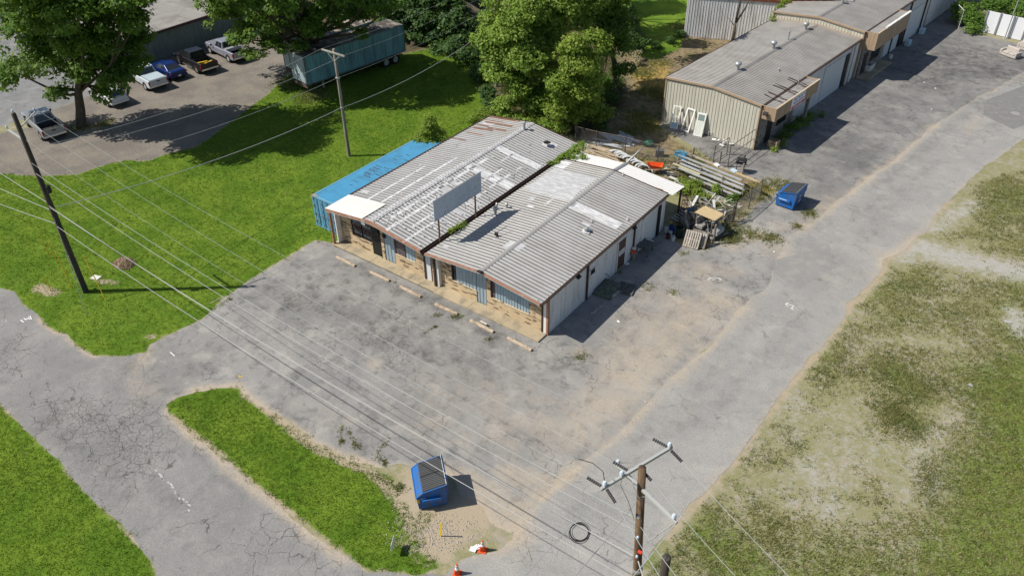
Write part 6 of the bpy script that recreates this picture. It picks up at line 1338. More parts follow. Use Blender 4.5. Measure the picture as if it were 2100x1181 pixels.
def chain_fence(name, label, pts, h=1.55, cat='fence', top=True):
    P = [G(*p) for p in pts]; T = thing(name, label, cat, (P[0][0], P[0][1], 0))
    for p_ in P: MB().lathe([(.045, 0), (.045, h+.08), (.012, h+.11)], (p_[0], p_[1], 0), 8).build('post', RUSTPIPE, T)
    for a, b_ in zip(P, P[1:]):
        if top: MB().tube([(a[0], a[1], h), (b_[0], b_[1], h)], .028, 6).build('top_rail', RUSTPIPE, T)
        chain_panel(T, a, b_, .05, h)
    return T
chain_fence('chain_link_fence', 'rusty chain link fence behind the lumber and pipe heaps', [(1180,292),(1222,303),(1281,315),(1348,332),(1415,352)], 1.5)
chain_fence('lane_side_fence', 'chain link fence segment facing the blue dumpster', [(1557,407),(1535,428),(1503,455)], 1.6)
chain_fence('front_yard_fence', 'low chain link fence between the workshop corner and the lane side', [(1392,462),(1420,470),(1455,475),(1500,456)], 1.35)
def gate(label, a, b_, h=1.8):
    a, b_ = G(*a), G(*b_); T = thing('pipe_gate', label, 'gate', (a[0], a[1], 0), 0, 'open pipe gates')
    for p_ in (a, b_): MB().tube([(p_[0], p_[1], .05), (p_[0], p_[1], h)], .04, 8).build('upright', RUSTPIPE, T)
    for z in (.15, h*.55, h): MB().tube([(a[0], a[1], z), (b_[0], b_[1], z)], .03, 6).build('rail', RUSTPIPE, T)
    return T
gate('open pipe gate swung back against the tan workshop corner', (1492,343), (1552,300), 1.9)
gate('pipe gate leaf standing between wooden posts', (1462,335), (1490,318), 1.6)
gate('bent pipe gate leaf beside the front yard fence', (1505,452), (1470,470), 1.5)
for px, py, h, lb in ((1420,326,1.1,'grey wooden post behind the beam rack'), (1474,342,1.45,'tall grey wooden post near the pipe gates'), (1522,358,1.0,'thick greenish wooden post beside the black grill'), (1462,500,1.6,'grey post at the end of the junk heap'), (1402,470,1.6,'dark post under the lean-to corner')):
    q = G(px, py); MB().lathe([(.085, 0), (.08, h-.04), (.06, h)], (q[0], q[1], 0), 10).solo('fence_post', OLDWOOD, lb, 'post', base=q)
# ================================================================== beam rack with tarp
ALU = M('aluminium_beam', (.46, .48, .49), .45, metal=.35, dirt=(.32, .32, .31), damt=.35); GREYB = M('grey_plank', (.34, .30, .24), .85, dirt=(.22, .19, .15), damt=.4, dscale=3)
ra, rb = G(1385, 345), G(1535, 408); dr = (rb-ra)/np.linalg.norm(rb-ra); rn = np.array([dr[1], -dr[0], 0])
RK = thing('beam_rack', 'long wooden rack holding metal beams in the fenced yard', 'rack', ra)
Lr = float(np.linalg.norm(rb-ra))
for t in (.06, .38, .68, .95):
    p_ = ra+dr*Lr*t
    for s_, h_ in ((-.45, 1.25), (.75, .55)): q = p_-rn*s_; MB().box(q[0]-.05, q[0]+.05, q[1]-.05, q[1]+.05, 0, h_).build('rack_post', OLDWOOD, RK)
    for k in range(3): MB().beam(p_+rn*(.5-.45*k)+np.array([0, 0, 1.2-.36*k]), p_+rn*(-.8)+np.array([0, 0, .5]), .05, .06).build('rack_arm', OLDWOOD, RK) if k == 0 else None
beams = [(-.02, 1.02, .62, 1.30, .24, GREYB, 'broad grey plank along the top of the beam rack'), (.0, .86, .22, 1.14, .20, ALU, 'white metal beam on the second tier of the rack'), (.08, .92, -.10, 1.0, .16, ALU, 'slim metal beam in the middle of the rack'), (.10, .97, -.42, .86, .22, ALU, 'pale channel on the third tier of the rack'), (.05, .50, .05, .82, .16, GREYB, 'short grey plank at the tarp end of the rack'), (.12, .96, -.78, .64, .18, ALU, 'metal beam on the lower tier of the rack'), (.30, .9, -1.05, .46, .14, ALU, 'metal beam nearest the rack feet'), (.35, .92, -1.3, .30, .16, BLACKM, 'dark channel lying below the rack'), (.02, .4, -.62, .72, .14, M('straw_yellow_plank', (.45, .42, .26), .8), 'straw coloured plank poking out of the rack end'), (.25, .95, -1.5, .12, .14, ALU, 'pale rail lying on the ground under the rack')]
for t0, t1, s_, z, w_, mt, lb in beams:
    a, b_ = ra+dr*Lr*t0+rn*(-s_), ra+dr*Lr*t1+rn*(-s_); a[2] = z; b_[2] = z+.02
    MB().beam(a, b_, w_, .07).solo('metal_beam', mt, lb, 'beam', 'beams on the rack')
q = ra+dr*Lr*1.03; a = ra+dr*Lr*.72-rn*.62; b_ = ra+dr*Lr*1.05-rn*.62; a[2] = 1.38; b_[2] = 1.34
MB().beam(a, b_, .09, .05).solo('yellow_plank', M('fresh_pine', (.52, .36, .15), .8), 'fresh yellow pine board at the end of the rack top', 'board')
for px, py, s_, lb in ((1505,352,.35,'pale blue box on the rack top'), (1470,340,.3,'white carton on the rack plank')):
    q = G(px, py, 1.3); MB().obox((q[0], q[1], 1.37), (s_*1.6, s_, .12), Matrix.Rotation(-.4, 3, 'Z')).solo('carton', M('pale_blue_box', (.45, .55, .62), .6) if 'blue' in lb else WHITEP, lb, 'box')
TARP = M('blue_tarp_cloth', (.03, .24, .42), .6, dirt=(.18, .34, .44), damt=.25, dscale=6, var=.2)
def drape(name, c, sx, sy, top, drop, rz, mat, label, cat, seed=1, n=14):
    r = np.random.default_rng(seed); vs = []; fs = []
    for j in range(n):
        for i in range(n):
            u, v = i/(n-1)*2-1, j/(n-1)*2-1; e = max(abs(u), abs(v)); x, y = u*sx, v*sy
            z = top if e < .55 else top-drop*((e-.55)/.45)**.9
            k = 1 if e < .55 else 1-(e-.55)*.55
            vs.append((x*k+r.normal(0, .02), y*k+r.normal(0, .02), max(.02, z+r.normal(0, .03))))
    fs = [(j*n+i, j*n+i+1, (j+1)*n+i+1, (j+1)*n+i) for j in range(n-1) for i in range(n-1)]
    b = MB(); R = Matrix.Rotation(rz, 3, 'Z'); b.add([R @ Vector(v)+Vector((c[0], c[1], 0)) for v in vs], fs)
    o = b.solo(name, mat, label, cat, base=(c[0], c[1], 0), smooth=True); return o
q = ra+dr*Lr*.02-rn*.45; drape('blue_tarp', q, .8, .34, 1.36, .42, math.atan2(dr[1], dr[0]), TARP, 'bright blue tarp hung over the end of the beam rack', 'tarp')
# ================================================================== heaps: curved pipes, lumber, sheets
PVC = M('grey_white_pipe', (.52, .54, .54), .6, dirt=(.3, .3, .28), damt=.3, dscale=4)
for k in range(15):
    q = G(1268+k*4.6, 326+k*2.4); a0 = .4+k*.03; R0 = .75+.1*math.sin(k*2); pts = [(q[0]+R0*math.cos(a0+t)*1.0-.3, q[1]+R0*math.sin(a0+t)*.7, .08+.35*math.sin(t)+.03*(k % 4)) for t in np.linspace(0, 2.4, 12)]
    MB().tube(pts, .07, 7).solo('curved_pipe', PVC, 'grey curved plastic pipe in the heap behind the lean-to', 'pipe', 'curved pipes heaped behind the lean-to', smooth=True)
q = G(1270, 322)
for k in range(3): MB().tube([(q[0]+(.55-k*.1)*math.cos(t), q[1]+(.45-k*.08)*math.sin(t), .12+.06*k) for t in np.linspace(0, 6.28, 22)], .04, 6).solo('pipe_coil', PVC, 'coiled grey pipe beside the curved pipes', 'pipe', 'coiled pipes behind the lean-to', smooth=True)
a, b_ = G(1284, 345), G(1316, 318); a[2] = .5; b_[2] = .65; MB().tube([a, b_], .06, 8).solo('straight_pipe', M('pale_pipe', (.62, .62, .6), .5), 'straight white pipe laid across the curved pipes', 'pipe', smooth=True)
LUM = M('grey_lumber', (.42, .34, .24), .85, dirt=(.22, .17, .12), damt=.4, dscale=3, var=.25)
r_ = random.Random(6)
for k in range(12):
    px, py = 1205+r_.uniform(-8, 12), 300+k*2.1; a = G(px, py); b_ = G(px+r_.uniform(50, 75), py+18+r_.uniform(-4, 8)); a[2] = .15+.07*(k % 5); b_[2] = .12+.07*(k % 4)
    MB().beam(a, b_, .2, .05).solo('lumber_board', LUM, 'weathered grey board in the lumber pile behind the brick shop', 'board', 'boards in the lumber pile')
for k in range(20):
    px, py = 1195+r_.uniform(0, 75), 270+r_.uniform(0, 36); a = G(px, py); b_ = G(px+r_.uniform(18, 45), py+r_.uniform(2, 16)); a[2] = .06+.04*(k % 3); b_[2] = .05
    MB().beam(a, b_, r_.uniform(.15, .5), .03).solo('white_sheet', M('faded_white_board', (.50, .52, .54), .7, dirt=(.3, .3, .3), damt=.4, dscale=4), 'faded white board scattered along the chain link fence', 'board', 'white boards by the fence')
# wheelbarrow
q = G(1343, 356); T = thing('wheelbarrow', 'orange wheelbarrow standing behind the lean-to roof', 'wheelbarrow', (q[0], q[1], 0), math.radians(200)); T.scale = (1.25, 1.25, 1.25)
ORG = M('orange_tray', (.62, .085, .02), .5, var=.15)
tr_ = [(-.45, -.33), (.55, -.24), (.55, .24), (-.45, .33)]; bt_ = [(-.25, -.2), (.25, -.14), (.25, .14), (-.25, .2)]
b = MB(); b.add([(x, y, .68) for x, y in tr_]+[(x, y, .36) for x, y in bt_]+[(x*.94, y*.9, .67) for x, y in tr_]+[(x*.9, y*.9, .39) for x, y in bt_], [(0, 1, 5, 4), (1, 2, 6, 5), (2, 3, 7, 6), (3, 0, 4, 7), (4, 5, 6, 7), (9, 8, 12, 13), (10, 9, 13, 14), (11, 10, 14, 15), (8, 11, 15, 12), (15, 14, 13, 12), (0, 8, 9, 1), (1, 9, 10, 2), (2, 10, 11, 3), (3, 11, 8, 0)]); b.build('tray', ORG, T, world=False)
for s_ in (-1, 1): MB().tube([(.62, s_*.05, .22), (.2, s_*.18, .34), (-.9, s_*.3, .62)], .022, 6).build('handle', LUM, T, world=False); MB().tube([(-.3, s_*.2, .38), (-.38, s_*.22, 0)], .018, 6).build('leg', RUSTPIPE, T, world=False)
wheel(T, (.62, 0, .2), .2, .09, 'y', RIM, 16, world=False)
# buckets, barrel, grill, table, stool, cooler
def bucket(px, py, col_, lb, h=.38, r=.15, tip=False):
    q = G(px, py); T = thing('bucket', lb, 'bucket', (q[0], q[1], .005), 0, 'buckets by the roll-up door')
    MB().lathe([(r*.84, 0), (r, h), (r*.93, h), (r*.78, .03), (.01, .03)], (0, 0, 0), 16).build('pail', col_, T, world=False, smooth=False); MB().lathe([(r*1.02, h-.08), (r*1.08, h-.06), (r*1.02, h-.04)], (0, 0, 0), 16, caps=False).build('rim', col_, T, world=False)
    MB().tube([(r*math.cos(t), r*1.02*math.sin(t)*.2, h-.06+.0*t-.12*math.sin(t)) for t in np.linspace(0, math.pi, 9)], .006, 4).build('handle', GALV, T, world=False)
WB, BB_, RB = M('white_bucket', (.62, .62, .6), .5), M('blue_bucket', (.02, .07, .30), .5), M('dark_red_bucket', (.10, .03, .03), .5)
for px, py, c_, lb in ((1366,476,WB,'white bucket closest to the workshop wall corner'), (1379,479,BB_,'blue bucket between the white buckets'), (1374,484,WB,'small white pail tucked in front of the blue bucket'), (1380,494,WB,'white bucket standing apart nearest the pallet'), (1369,489,RB,'dark red bucket among the white ones'), (1376,472,BB_,'second blue bucket behind with yellow rag')): bucket(px, py, c_, lb)
q = G(1375, 466); MB().sphere((q[0], q[1], .42), (.1, .08, .05), 8, 5).solo('yellow_rag', YEL, 'yellow rag on top of a blue bucket', 'rag')
q = G(1392, 486); T = thing('trash_barrel', 'dark green barrel behind the leaning pallet', 'barrel', (q[0], q[1], 0)); DG = M('dark_green_plastic', (.02, .035, .03), .6)
MB().lathe([(.25, 0), (.30, .8), (.27, .8), (.24, .05)], (0, 0, 0), 18, caps=False).build('drum', DG, T, world=False); MB().lathe([(.31, .78), (.33, .80), (.31, .83)], (0, 0, 0), 18, caps=False).build('rim', DG, T, world=False)
q = G(1517, 352); T = thing('kettle_grill', 'black barrel grill standing beside the wooden post', 'grill', (q[0], q[1], 0), .3)
MB().lathe([(.03, -.42), (.26, -.40), (.28, -.30), (.28, .30), (.26, .40), (.03, .42)], (0, 0, .95), 16, 'x').build('drum', BLACKM, T, world=False)
for x in (-.3, .3):
    for y in (-.22, .22): MB().tube([(x, y*.6, .8), (x, y, 0)], .02, 6).build('leg', BLACKM, T, world=False)
MB().box(-.5, .5, -.42, -.28, .86, .89).build('side_shelf', BLACKM, T, world=False); MB().lathe([(.05, 1.15), (.05, 1.5)], (.2, .05, 0), 8).build('chimney', BLACKM, T, world=False); MB().tube([(-.15, -.28, 1.05), (-.15, -.34, 1.07), (.15, -.34, 1.07), (.15, -.28, 1.05)], .012, 5).build('handle', GALV, T, world=False)
q = G(1320, 515); T = thing('work_table', 'dark weathered work table against the shaded white wall', 'table', (q[0]+.1, q[1]-.1, 0), math.radians(8)); DW = M('dark_table_wood', (.10, .10, .09), .85, dirt=(.2, .19, .17), damt=.35, dscale=4)
for k in range(5): MB().box(-.45+k*.19, -.45+(k+1)*.19-.012, -.6, .6, .74, .78).build('top_board', DW, T, world=False)
for x in (-.38, .38):
    for y in (-.5, .5): MB().box(x-.04, x+.04, y-.04, y+.04, 0, .74).build('leg', DW, T, world=False)
MB().box(-.42, .42, -.55, -.5, .6, .74).build('apron', DW, T, world=False)
MB().tube([(q[0]-.1, q[1]+.35, .80), (q[0]+.5, q[1]+.4, .80)], .03, 8).solo('white_tube', WHITEP, 'short white tube lying on the dark work table', 'tube')
q = G(1298, 532); T = thing('spool_stool', 'round cable spool used as a stool below the orange cooler', 'spool', (q[0], q[1], 0))
for z in (.0, .5): MB().lathe([(.30, z), (.30, z+.05)], (0, 0, 0), 20).build('disc', OLDWOOD, T, world=False)
MB().lathe([(.14, .05), (.14, .5)], (0, 0, 0), 14).build('core', OLDWOOD, T, world=False)
T = thing('water_cooler', 'round orange drink cooler with white lid on the cable spool', 'cooler', (q[0], q[1], .555)); MB().lathe([(.15, 0), (.16, .36)], (0, 0, 0), 16).build('body', M('orange_plastic', (.66, .08, .03), .45), T, world=False); MB().lathe([(.165, .36), (.165, .42), (.10, .45)], (0, 0, 0), 16).build('lid', WB, T, world=False); MB().box(-.02, .02, -.2, -.15, .05, .1).build('tap', WB, T, world=False)
q = G(1285, 541); MB().lathe([(.17, 0), (.19, .03), (.17, .05)], (q[0], q[1], 0), 16).solo('round_lid', WB, 'white bucket lid propped near the brown side door', 'lid')
# pallets
PALW = M('grey_pallet_wood', (.40, .36, .31), .85, dirt=(.27, .23, .19), damt=.4, dscale=4, var=.25)
def pallet(label, o, R, name='pallet', mat=PALW):
    T = thing(name, label, 'pallet', o); T.rotation_mode = 'XYZ'; T.rotation_euler = R.to_euler()
    w_ = [.10, .09, .11, .09, .10, .09, .11]; x = 0
    for k in range(7): MB().box(k*.165, k*.165+w_[k]+.01, 0, 1.2, .10, .122).build('deck_board', mat, T, world=False)
    for y in (.0, .56, 1.11): MB().box(0, 1.1, y, y+.09, .022, .10).build('stringer', mat, T, world=False)
    for y in (.0, .5, 1.0): MB().box(y, y+.1, 0, 1.2, 0, .022).build('bottom_board', mat, T, world=False)
    return T
pa, pb = G(1400, 504), G(1437, 514); ax = Vector(V3((pb-pa)/np.linalg.norm(pb-pa))); up_ = (Vector((-ax.y, ax.x, 0))*.52+Vector((0, 0, .85))).normalized(); nz = ax.cross(up_)
pallet('grey wooden pallet leaning on the junk heap', V3(pa+np.array([0, 0, .01])), Matrix((ax, up_, nz)).transposed())
pallet('second pallet leaning just behind the grey one', V3(pa+np.array([.35, .35, .01])), Matrix((ax, up_, nz)).transposed(), mat=OLDWOOD)
q = G(1262, 600); pallet('broken pallet lying flat in the wall shade', V3(q+np.array([0, 0, .01])), Matrix.Rotation(.25, 3, 'Z'), mat=DW)
q = G(1240, 597); drape('net_heap', q+np.array([.1, .2, 0]), .85, 1.25, .35, .33, .1, M('green_grey_netting', (.13, .15, .115), .95, dirt=(.07, .085, .06), damt=.5, dscale=5, var=.3), 'crumpled green netting heaped along the white workshop wall', 'netting', 5, 18)
# ================================================================== old cart with tan roof and the scrap around it
q = G(1448, 478); T = thing('utility_cart', 'stripped golf cart with tan roof in the junk heap', 'cart', (q[0], q[1], 0), math.radians(-8))
TANP = M('tan_cart_roof', (.45, .34, .19), .6, dirt=(.34, .26, .16), damt=.3)
MB().prism([(-.85, -.55, 1.62), (-.7, -.62, 1.66), (.7, -.62, 1.66), (.85, -.55, 1.62), (.85, .55, 1.62), (.7, .62, 1.66), (-.7, .62, 1.66), (-.85, .55, 1.62)], (0, 0, .05)).build('roof', TANP, T, world=False, bevel=.02)
for x in (-.7, .65):
    for y in (-.5, .5): MB().tube([(x, y, 1.64), (x*.95, y, .5)], .018, 6).build('roof_strut', GALV, T, world=False)
MB().box(-1.1, 1.1, -.55, .55, .28, .42).build('chassis', BLACKM, T, world=False, bevel=.02); MB().box(-.6, -.1, -.5, .5, .42, .72).build('seat', M('cracked_grey_vinyl', (.25, .24, .22), .7), T, world=False, bevel=.05); MB().obox((-.65, 0, .95), (.12, 1.0, .5), Matrix.Rotation(-.2, 3, 'Y')).build('backrest', _mats['cracked_grey_vinyl'], T, world=False, bevel=.04)
MB().prism([(.7, -.5, .42), (1.15, -.45, .42), (1.1, -.42, .75), (.75, -.5, .85)], (0, .95, 0)).build('front_cowl', M('faded_cart_body', (.35, .34, .33), .6), T, world=False, bevel=.03); MB().tube([(.7, -.25, .8), (.45, -.25, 1.05)], .015, 6).build('steering_column', BLACKM, T, world=False)
for x in (-.75, .8):
    for y in (-.52, .52): wheel(T, (x, y, .23), .23, .18, 'y', RIM, 16, world=False)
r_ = random.Random(21); SCR = [M('scrap_grey', (.36, .36, .35), .6, metal=.3, dirt=(.2, .18, .15), damt=.4), M('scrap_pale', (.52, .52, .5), .7, dirt=(.3, .28, .25), damt=.35), OLDWOOD, M('scrap_dark', (.09, .09, .095), .7)]
for k in range(78):
    px, py = 1396+r_.uniform(0, 95), (425+r_.uniform(0, 70) if k < 50 else 412+r_.uniform(0, 40))
    if px < 1410 and py > 480: continue
    a = G(px, py); a[2] = r_.uniform(0, .4); an = r_.uniform(0, 6.28); L_ = r_.uniform(.5, 1.5); b_ = a+np.array([math.cos(an)*L_*.7, math.sin(an)*L_*.7, r_.uniform(.05, .7)*(1 if k % 3 else 1.3)])
    b = MB().beam(a, b_, r_.choice([.03, .05, .08, .2, .3]), r_.choice([.02, .03, .05])); b.solo('scrap_piece', SCR[k % 4], 'piece of scrap metal or timber in the junk heap round the cart', 'scrap', 'scrap pieces in the junk heap')
for k in range(26):
    px, py = 1352+r_.uniform(0, 36), 342+r_.uniform(0, 42); a = G(px, py); a[2] = r_.uniform(0, .3); an = r_.uniform(-.6, .8); L_ = r_.uniform(.5, 1.6)
    MB().beam(a, a+np.array([math.cos(an)*L_*.8, math.sin(an)*L_*.8, r_.uniform(-.05, .35)]), r_.choice([.04, .06, .12, .25]), .03).solo('rack_scrap', SCR[k % 4], 'piece of scrap between the wheelbarrow and the beam rack', 'scrap', 'scrap beside the wheelbarrow')
for k in range(16):
    px, py = 1400+r_.uniform(0, 95), 398+r_.uniform(0, 24); a = G(px, py); a[2] = .05; an = r_.uniform(-.7, .2); L_ = r_.uniform(.5, 1.8)
    MB().beam(a, a+np.array([math.cos(an)*L_, math.sin(an)*L_, .08]), r_.choice([.05, .1, .2]), .03).solo('yard_board', (LUM, SCR[1], OLDWOOD)[k % 3], 'loose board lying in the weeds below the beam rack', 'board', 'loose boards in the yard weeds')
for px, py, sx, sy, sz, rz, mt, lb in ((1420,488,.7,.5,.5,.3,SCR[3],'dark crate in front of the old cart'), (1468,470,.1,1.0,1.2,.5,SCR[0],'grey panel standing at the right of the old cart'), (1484,452,.08,.6,.8,.4,WHITEP,'white screen standing next to the grey panel'), (1412,450,.35,.35,.9,0,M('blue_drum', (.05,.09,.16),.5),'dark blue drum behind the old cart'), (1425,430,1.6,.5,.12,-.5,GREYB,'grey slatted panel lying behind the cart'), (1440,492,.5,.9,.35,.2,SCR[1],'pale box in front of the cart wheels'), (1400,440,.5,.4,.45,.2,SCR[3],'dark box under the lean-to corner')):
    q = G(px, py); MB().obox((q[0], q[1], sz/2), (sx, sy, sz), Matrix.Rotation(rz, 3, 'Z')).solo('junk_box', mt, lb, 'junk', bevel=.02)
q = G(1402, 432); T = thing('step_ladder', 'dark folding step ladder standing under the lean-to edge', 'ladder', (q[0], q[1], 0), .4)
for s_ in (-1, 1):
    for y in (-.35, .35): MB().beam((s_*.22, y, 0), (s_*.16, 0, 1.25), .03, .05).build('rail', BLACKM, T, world=False)
for k in range(4): MB().beam((-.2, -.35+.085*k, .1+.28*k), (.2, -.35+.085*k, .1+.28*k), .06, .02).build('step', BLACKM, T, world=False)
for k in range(5):
    q = G(1376+k*2, 452-k*2); MB().tube([(q[0]+.1*k, q[1], .3+.1*k), (q[0]+.5+.1*k, q[1]-.05, .2+.1*k), (q[0]+1.1, q[1]+.1, .15+.06*k)], .045, 6).solo('bent_pipe', PVC, 'bent grey pipe leaning beside the workshop back corner', 'pipe', 'bent pipes by the workshop corner')
a, b_ = G(1418, 388), G(1520, 425); a[2] = b_[2] = .03
MB().beam(a, b_, .45, .05).solo('concrete_strip', M('pale_concrete_strip', (.50, .47, .40), .9, dirt=(.35, .32, .26), damt=.4), 'pale concrete strip lying in the weeds below the rack', 'slab')
q = G(1330, 300); MB().sphere((q[0], q[1], .3), (.45, .35, .25), 10, 6).solo('green_tarp_bundle', M('green_bundle', (.04, .22, .13), .6, var=.3), 'small green tarp bundle by the chain link fence', 'tarp', smooth=True)
q = G(1352, 320); MB().obox((q[0], q[1], .3), (.7, .5, .6), Matrix.Rotation(.5, 3, 'Z')).solo('dark_crate', SCR[3], 'dark crate with rusty top behind the fence', 'crate', bevel=.03)
# ================================================================== things along the tan workshop
def to_c(px, py): return G(px, py)
DOORW = M('old_white_door', (.66, .67, .62), .6, dirt=(.5, .5, .46), damt=.3)
def lean(name, label, pl, pr_, h, panel=True, lite=True):
    a, b_ = G(*pl), G(*pr_); w_ = float(np.linalg.norm((b_-a)[:2])); d_ = Vector(V3((b_-a)/np.linalg.norm(b_-a))); back = Vector((-d_.y, d_.x, 0)); u = (back*.34+Vector((0, 0, .94))).normalized(); nn = d_.cross(u)
    T = thing(name, label, 'door', (a[0], a[1], .01)); T.rotation_euler = Matrix((d_, u, nn)).transposed().to_euler()
    fr = .12
    if panel:
        MB().box(0, w_, 0, h*.66, 0, .045).build('lower_leaf', DOORW, T, world=False); MB().box(0, w_, h*.92, h, 0, .045).build('top_rail', DOORW, T, world=False)
        for x0 in (0, w_-fr): MB().box(x0, x0+fr, h*.66, h*.92, 0, .045).build('stile', DOORW, T, world=False)
        MB().box(fr, w_-fr, h*.66, h*.92, .015, .03).build('pane', M('old_glass', (.20, .25, .24), .2, fb=0), T, world=False)
        for k in range(3): MB().box(.16+k*(w_-.3)/3, .18+k*(w_-.3)/3, .15, h*.62, .045, .05).build('groove', M('groove_grey', (.35, .36, .34), .8), T, world=False)
    else:
        for x0 in (0, w_-fr): MB().box(x0, x0+fr, 0, h, 0, .045).build('stile', WHITEP, T, world=False)
        for y0 in (0, h-fr): MB().box(fr, w_-fr, y0, y0+fr, 0, .045).build('rail', WHITEP, T, world=False)
        if lite: MB().box(fr, w_-fr, h*.52, h*.55, .01, .04).build('rail', WHITEP, T, world=False)
        if lite: MB().box(fr, w_-fr, fr, h*.28, .012, .03).build('kick_panel', M('pale_blue_panel', (.42, .55, .62), .5), T, world=False)
    return T
lean('storm_door', 'white storm door frame with blue kick panel leaning on the tan wall', (1373,263), (1389,266), 2.05, False, True)
lean('door_frame', 'empty white door frame leaning on the tan wall', (1396,267), (1412,273), 2.05, False, False)
lean('panel_door', 'solid white panel door with small window leaning on the tan wall', (1421,278), (1439,282), 2.05, True)
for px, py, lb in ((1405,262,'old metal chair frame behind the empty door frame'), (1455,280,'white walker frame beside the panel door')):
    q = G(px, py); T = thing('chair_frame', lb, 'chair frame', (q[0], q[1]+.15, 0), .5); mt = BLACKM if 'metal' in lb else WHITEP
    for x in (-.2, .2): MB().tube([(x, -.2, 0), (x, -.18, .45), (x, .18, .45), (x, .22, .9)], .014, 5).build('side_frame', mt, T, world=False); MB().tube([(x, .2, 0), (x, .18, .45)], .014, 5).build('leg', mt, T, world=False)
    for y, z in ((-.18, .45), (.18, .45), (.21, .8)): MB().tube([(-.2, y, z), (.2, y, z)], .012, 5).build('cross_bar', mt, T, world=False)
r_ = random.Random(33)
for k in range(10):
    q = G(1452+r_.uniform(0, 55), 284+r_.uniform(0, 16)); MB().obox((q[0], q[1], .04+.02*(k % 3)), (r_.uniform(.2, .7), r_.uniform(.1, .35), .04), Matrix.Rotation(r_.uniform(0, 3), 3, 'Z')).solo('rubble_piece', (WHITEP, SCR[3], SCR[1])[k % 3], 'broken board or tile piece on the ground by the tan wall', 'debris', 'debris by the tan wall')
q = G(1585, 303); T = thing('stone_planter', 'square tan stone planter at the tan workshop corner', 'planter', (q[0], q[1], 0), CROT)
MB().box(-.4, .4, -.3, .3, 0, .72).build('planter_wall', brickmat('tan_stone', (.45, .33, .2), (.22, .15, .1), (.4, .32, .22), 'x', .25, .14), T, world=False); MB().box(-.33, .33, -.23, .23, .72, .74).build('soil', M('dark_soil', (.16, .12, .08), 1), T, world=False)
for px, py, lb, mt in ((1636,239,'white bollard light nearest the dark bush','w'), (1648,242,'second white bollard light under the boxed fascia','w')):
    q = G(px, py); MB().lathe([(.05, 0), (.05, .3), (.09, .32), (.09, .42), (.03, .46)], (q[0], q[1], 0), 10).solo('bollard_light', WHITEP, lb, 'bollard')
q = G(1778, 145); T = thing('white_tub', 'white plastic utility tub outside the dark porch', 'tub', (q[0], q[1], 0), CROT)
b = MB(); b.add([(-.4,-.6,0),(.4,-.6,0),(.4,.6,0),(-.4,.6,0),(-.48,-.7,.75),(.48,-.7,.75),(.48,.7,.75),(-.48,.7,.75),(-.42,-.62,.75),(.42,-.62,.75),(.42,.62,.75),(-.42,.62,.75),(-.36,-.55,.3),(.36,-.55,.3),(.36,.55,.3),(-.36,.55,.3)], [(0,1,5,4),(1,2,6,5),(2,3,7,6),(3,0,4,7),(3,2,1,0),(4,5,9,8),(5,6,10,9),(6,7,11,10),(7,4,8,11),(8,9,13,12),(9,10,14,13),(10,11,15,14),(11,8,12,15),(12,13,14,15)]); b.build('basin', WB, T, world=False)
q = G(1826, 120); bucket(1826, 120, WB, 'white bucket on the dark porch slab', .4, .2)
for px, py, lb in ((1815,100,'pale blue cooler against the dark porch wall'), (1853,92,'white box at the far end of the porch'), (1882,68,'white drum by the far downspout')):
    q = G(px, py); MB().obox((q[0]+.4, q[1], .3), (.5, .8, .6), Matrix.Rotation(CROT, 3, 'Z')).solo('storage_box', M('pale_blue_cooler', (.45, .58, .66), .5), lb, 'box', bevel=.04)
# sofas left out on the yard
SOFA = M('pale_beige_upholstery', (.44, .40, .36), .9, dirt=(.34, .30, .26), damt=.3, var=.1)
def sofa(label, c, rz, W_=1.9):
    T = thing('sofa', label, 'sofa', (c[0], c[1], 0), rz, 'sofas left on the yard')
    MB().box(-W_/2, W_/2, -.45, .45, .06, .32).build('base', SOFA, T, world=False, bevel=.04); MB().box(-W_/2+.25, W_/2-.25, .2, .48, .3, .95).build('backrest', SOFA, T, world=False, bevel=.09)
    for s_ in (-1, 1): MB().box(*sorted((s_*W_/2, s_*(W_/2-.26))), -.48, .48, .06, .66).build('armrest', SOFA, T, world=False, bevel=.09)
    for k in range(2): MB().box(-W_/2+.28+k*(W_-.56)/2, -W_/2+.28+(k+1)*(W_-.56)/2-.02, -.46, .2, .32, .48).build('seat_cushion', SOFA, T, world=False, bevel=.06)
    for x in (-W_/2+.1, W_/2-.1):
        for y in (-.38, .38): MB().box(x-.03, x+.03, y-.03, y+.03, 0, .07).build('foot', BLACKM, T, world=False)
q = G(2070, 116); sofa('beige two seat sofa left out on the dark yard pavement', (q[0], q[1]), math.radians(-25)); q = G(2105, 104); sofa('second beige sofa behind, turned back to back', (q[0], q[1]), math.radians(160))
# white fence wall, gate and lamp post at the end of the yard
wa, wb_ = G(2012, 66), G(2150, 98); T = thing('white_wall', 'white panelled wall with grey posts at the end of the yard', 'wall', (wa[0], wa[1], 0)); L_ = np.linalg.norm(wb_-wa); n = 5
for k in range(n):
    a, b_ = wa+(wb_-wa)*k/n, wa+(wb_-wa)*(k+1)/n-(wb_-wa)/L_*.02; MB().prism([(a[0], a[1], .05), (b_[0], b_[1], .05), (b_[0], b_[1], 2.4), (a[0], a[1], 2.4)], (.02, .05, 0)).build('wall_panel', M('clean_white_wall', (.70, .71, .74), .6, var=.05), T)
    MB().box(a[0]-.07, a[0]+.07, a[1]-.14, a[1], 0, 2.45).build('post', GALV, T)
q = G(2060, 80); T = thing('lamp_post', 'tall thin grey metal post in front of the white wall', 'post', (q[0], q[1], 0)); MB().lathe([(.06, 0), (.05, 6.0)], (0, 0, 0), 10).build('shaft', GALV, T, world=False); MB().box(-.2, .2, -.2, .2, 0, .04).build('base_plate', GALV, T, world=False); MB().box(-.1, .5, -.1, .1, 6.0, 6.12).build('lamp_head', GALV, T, world=False)
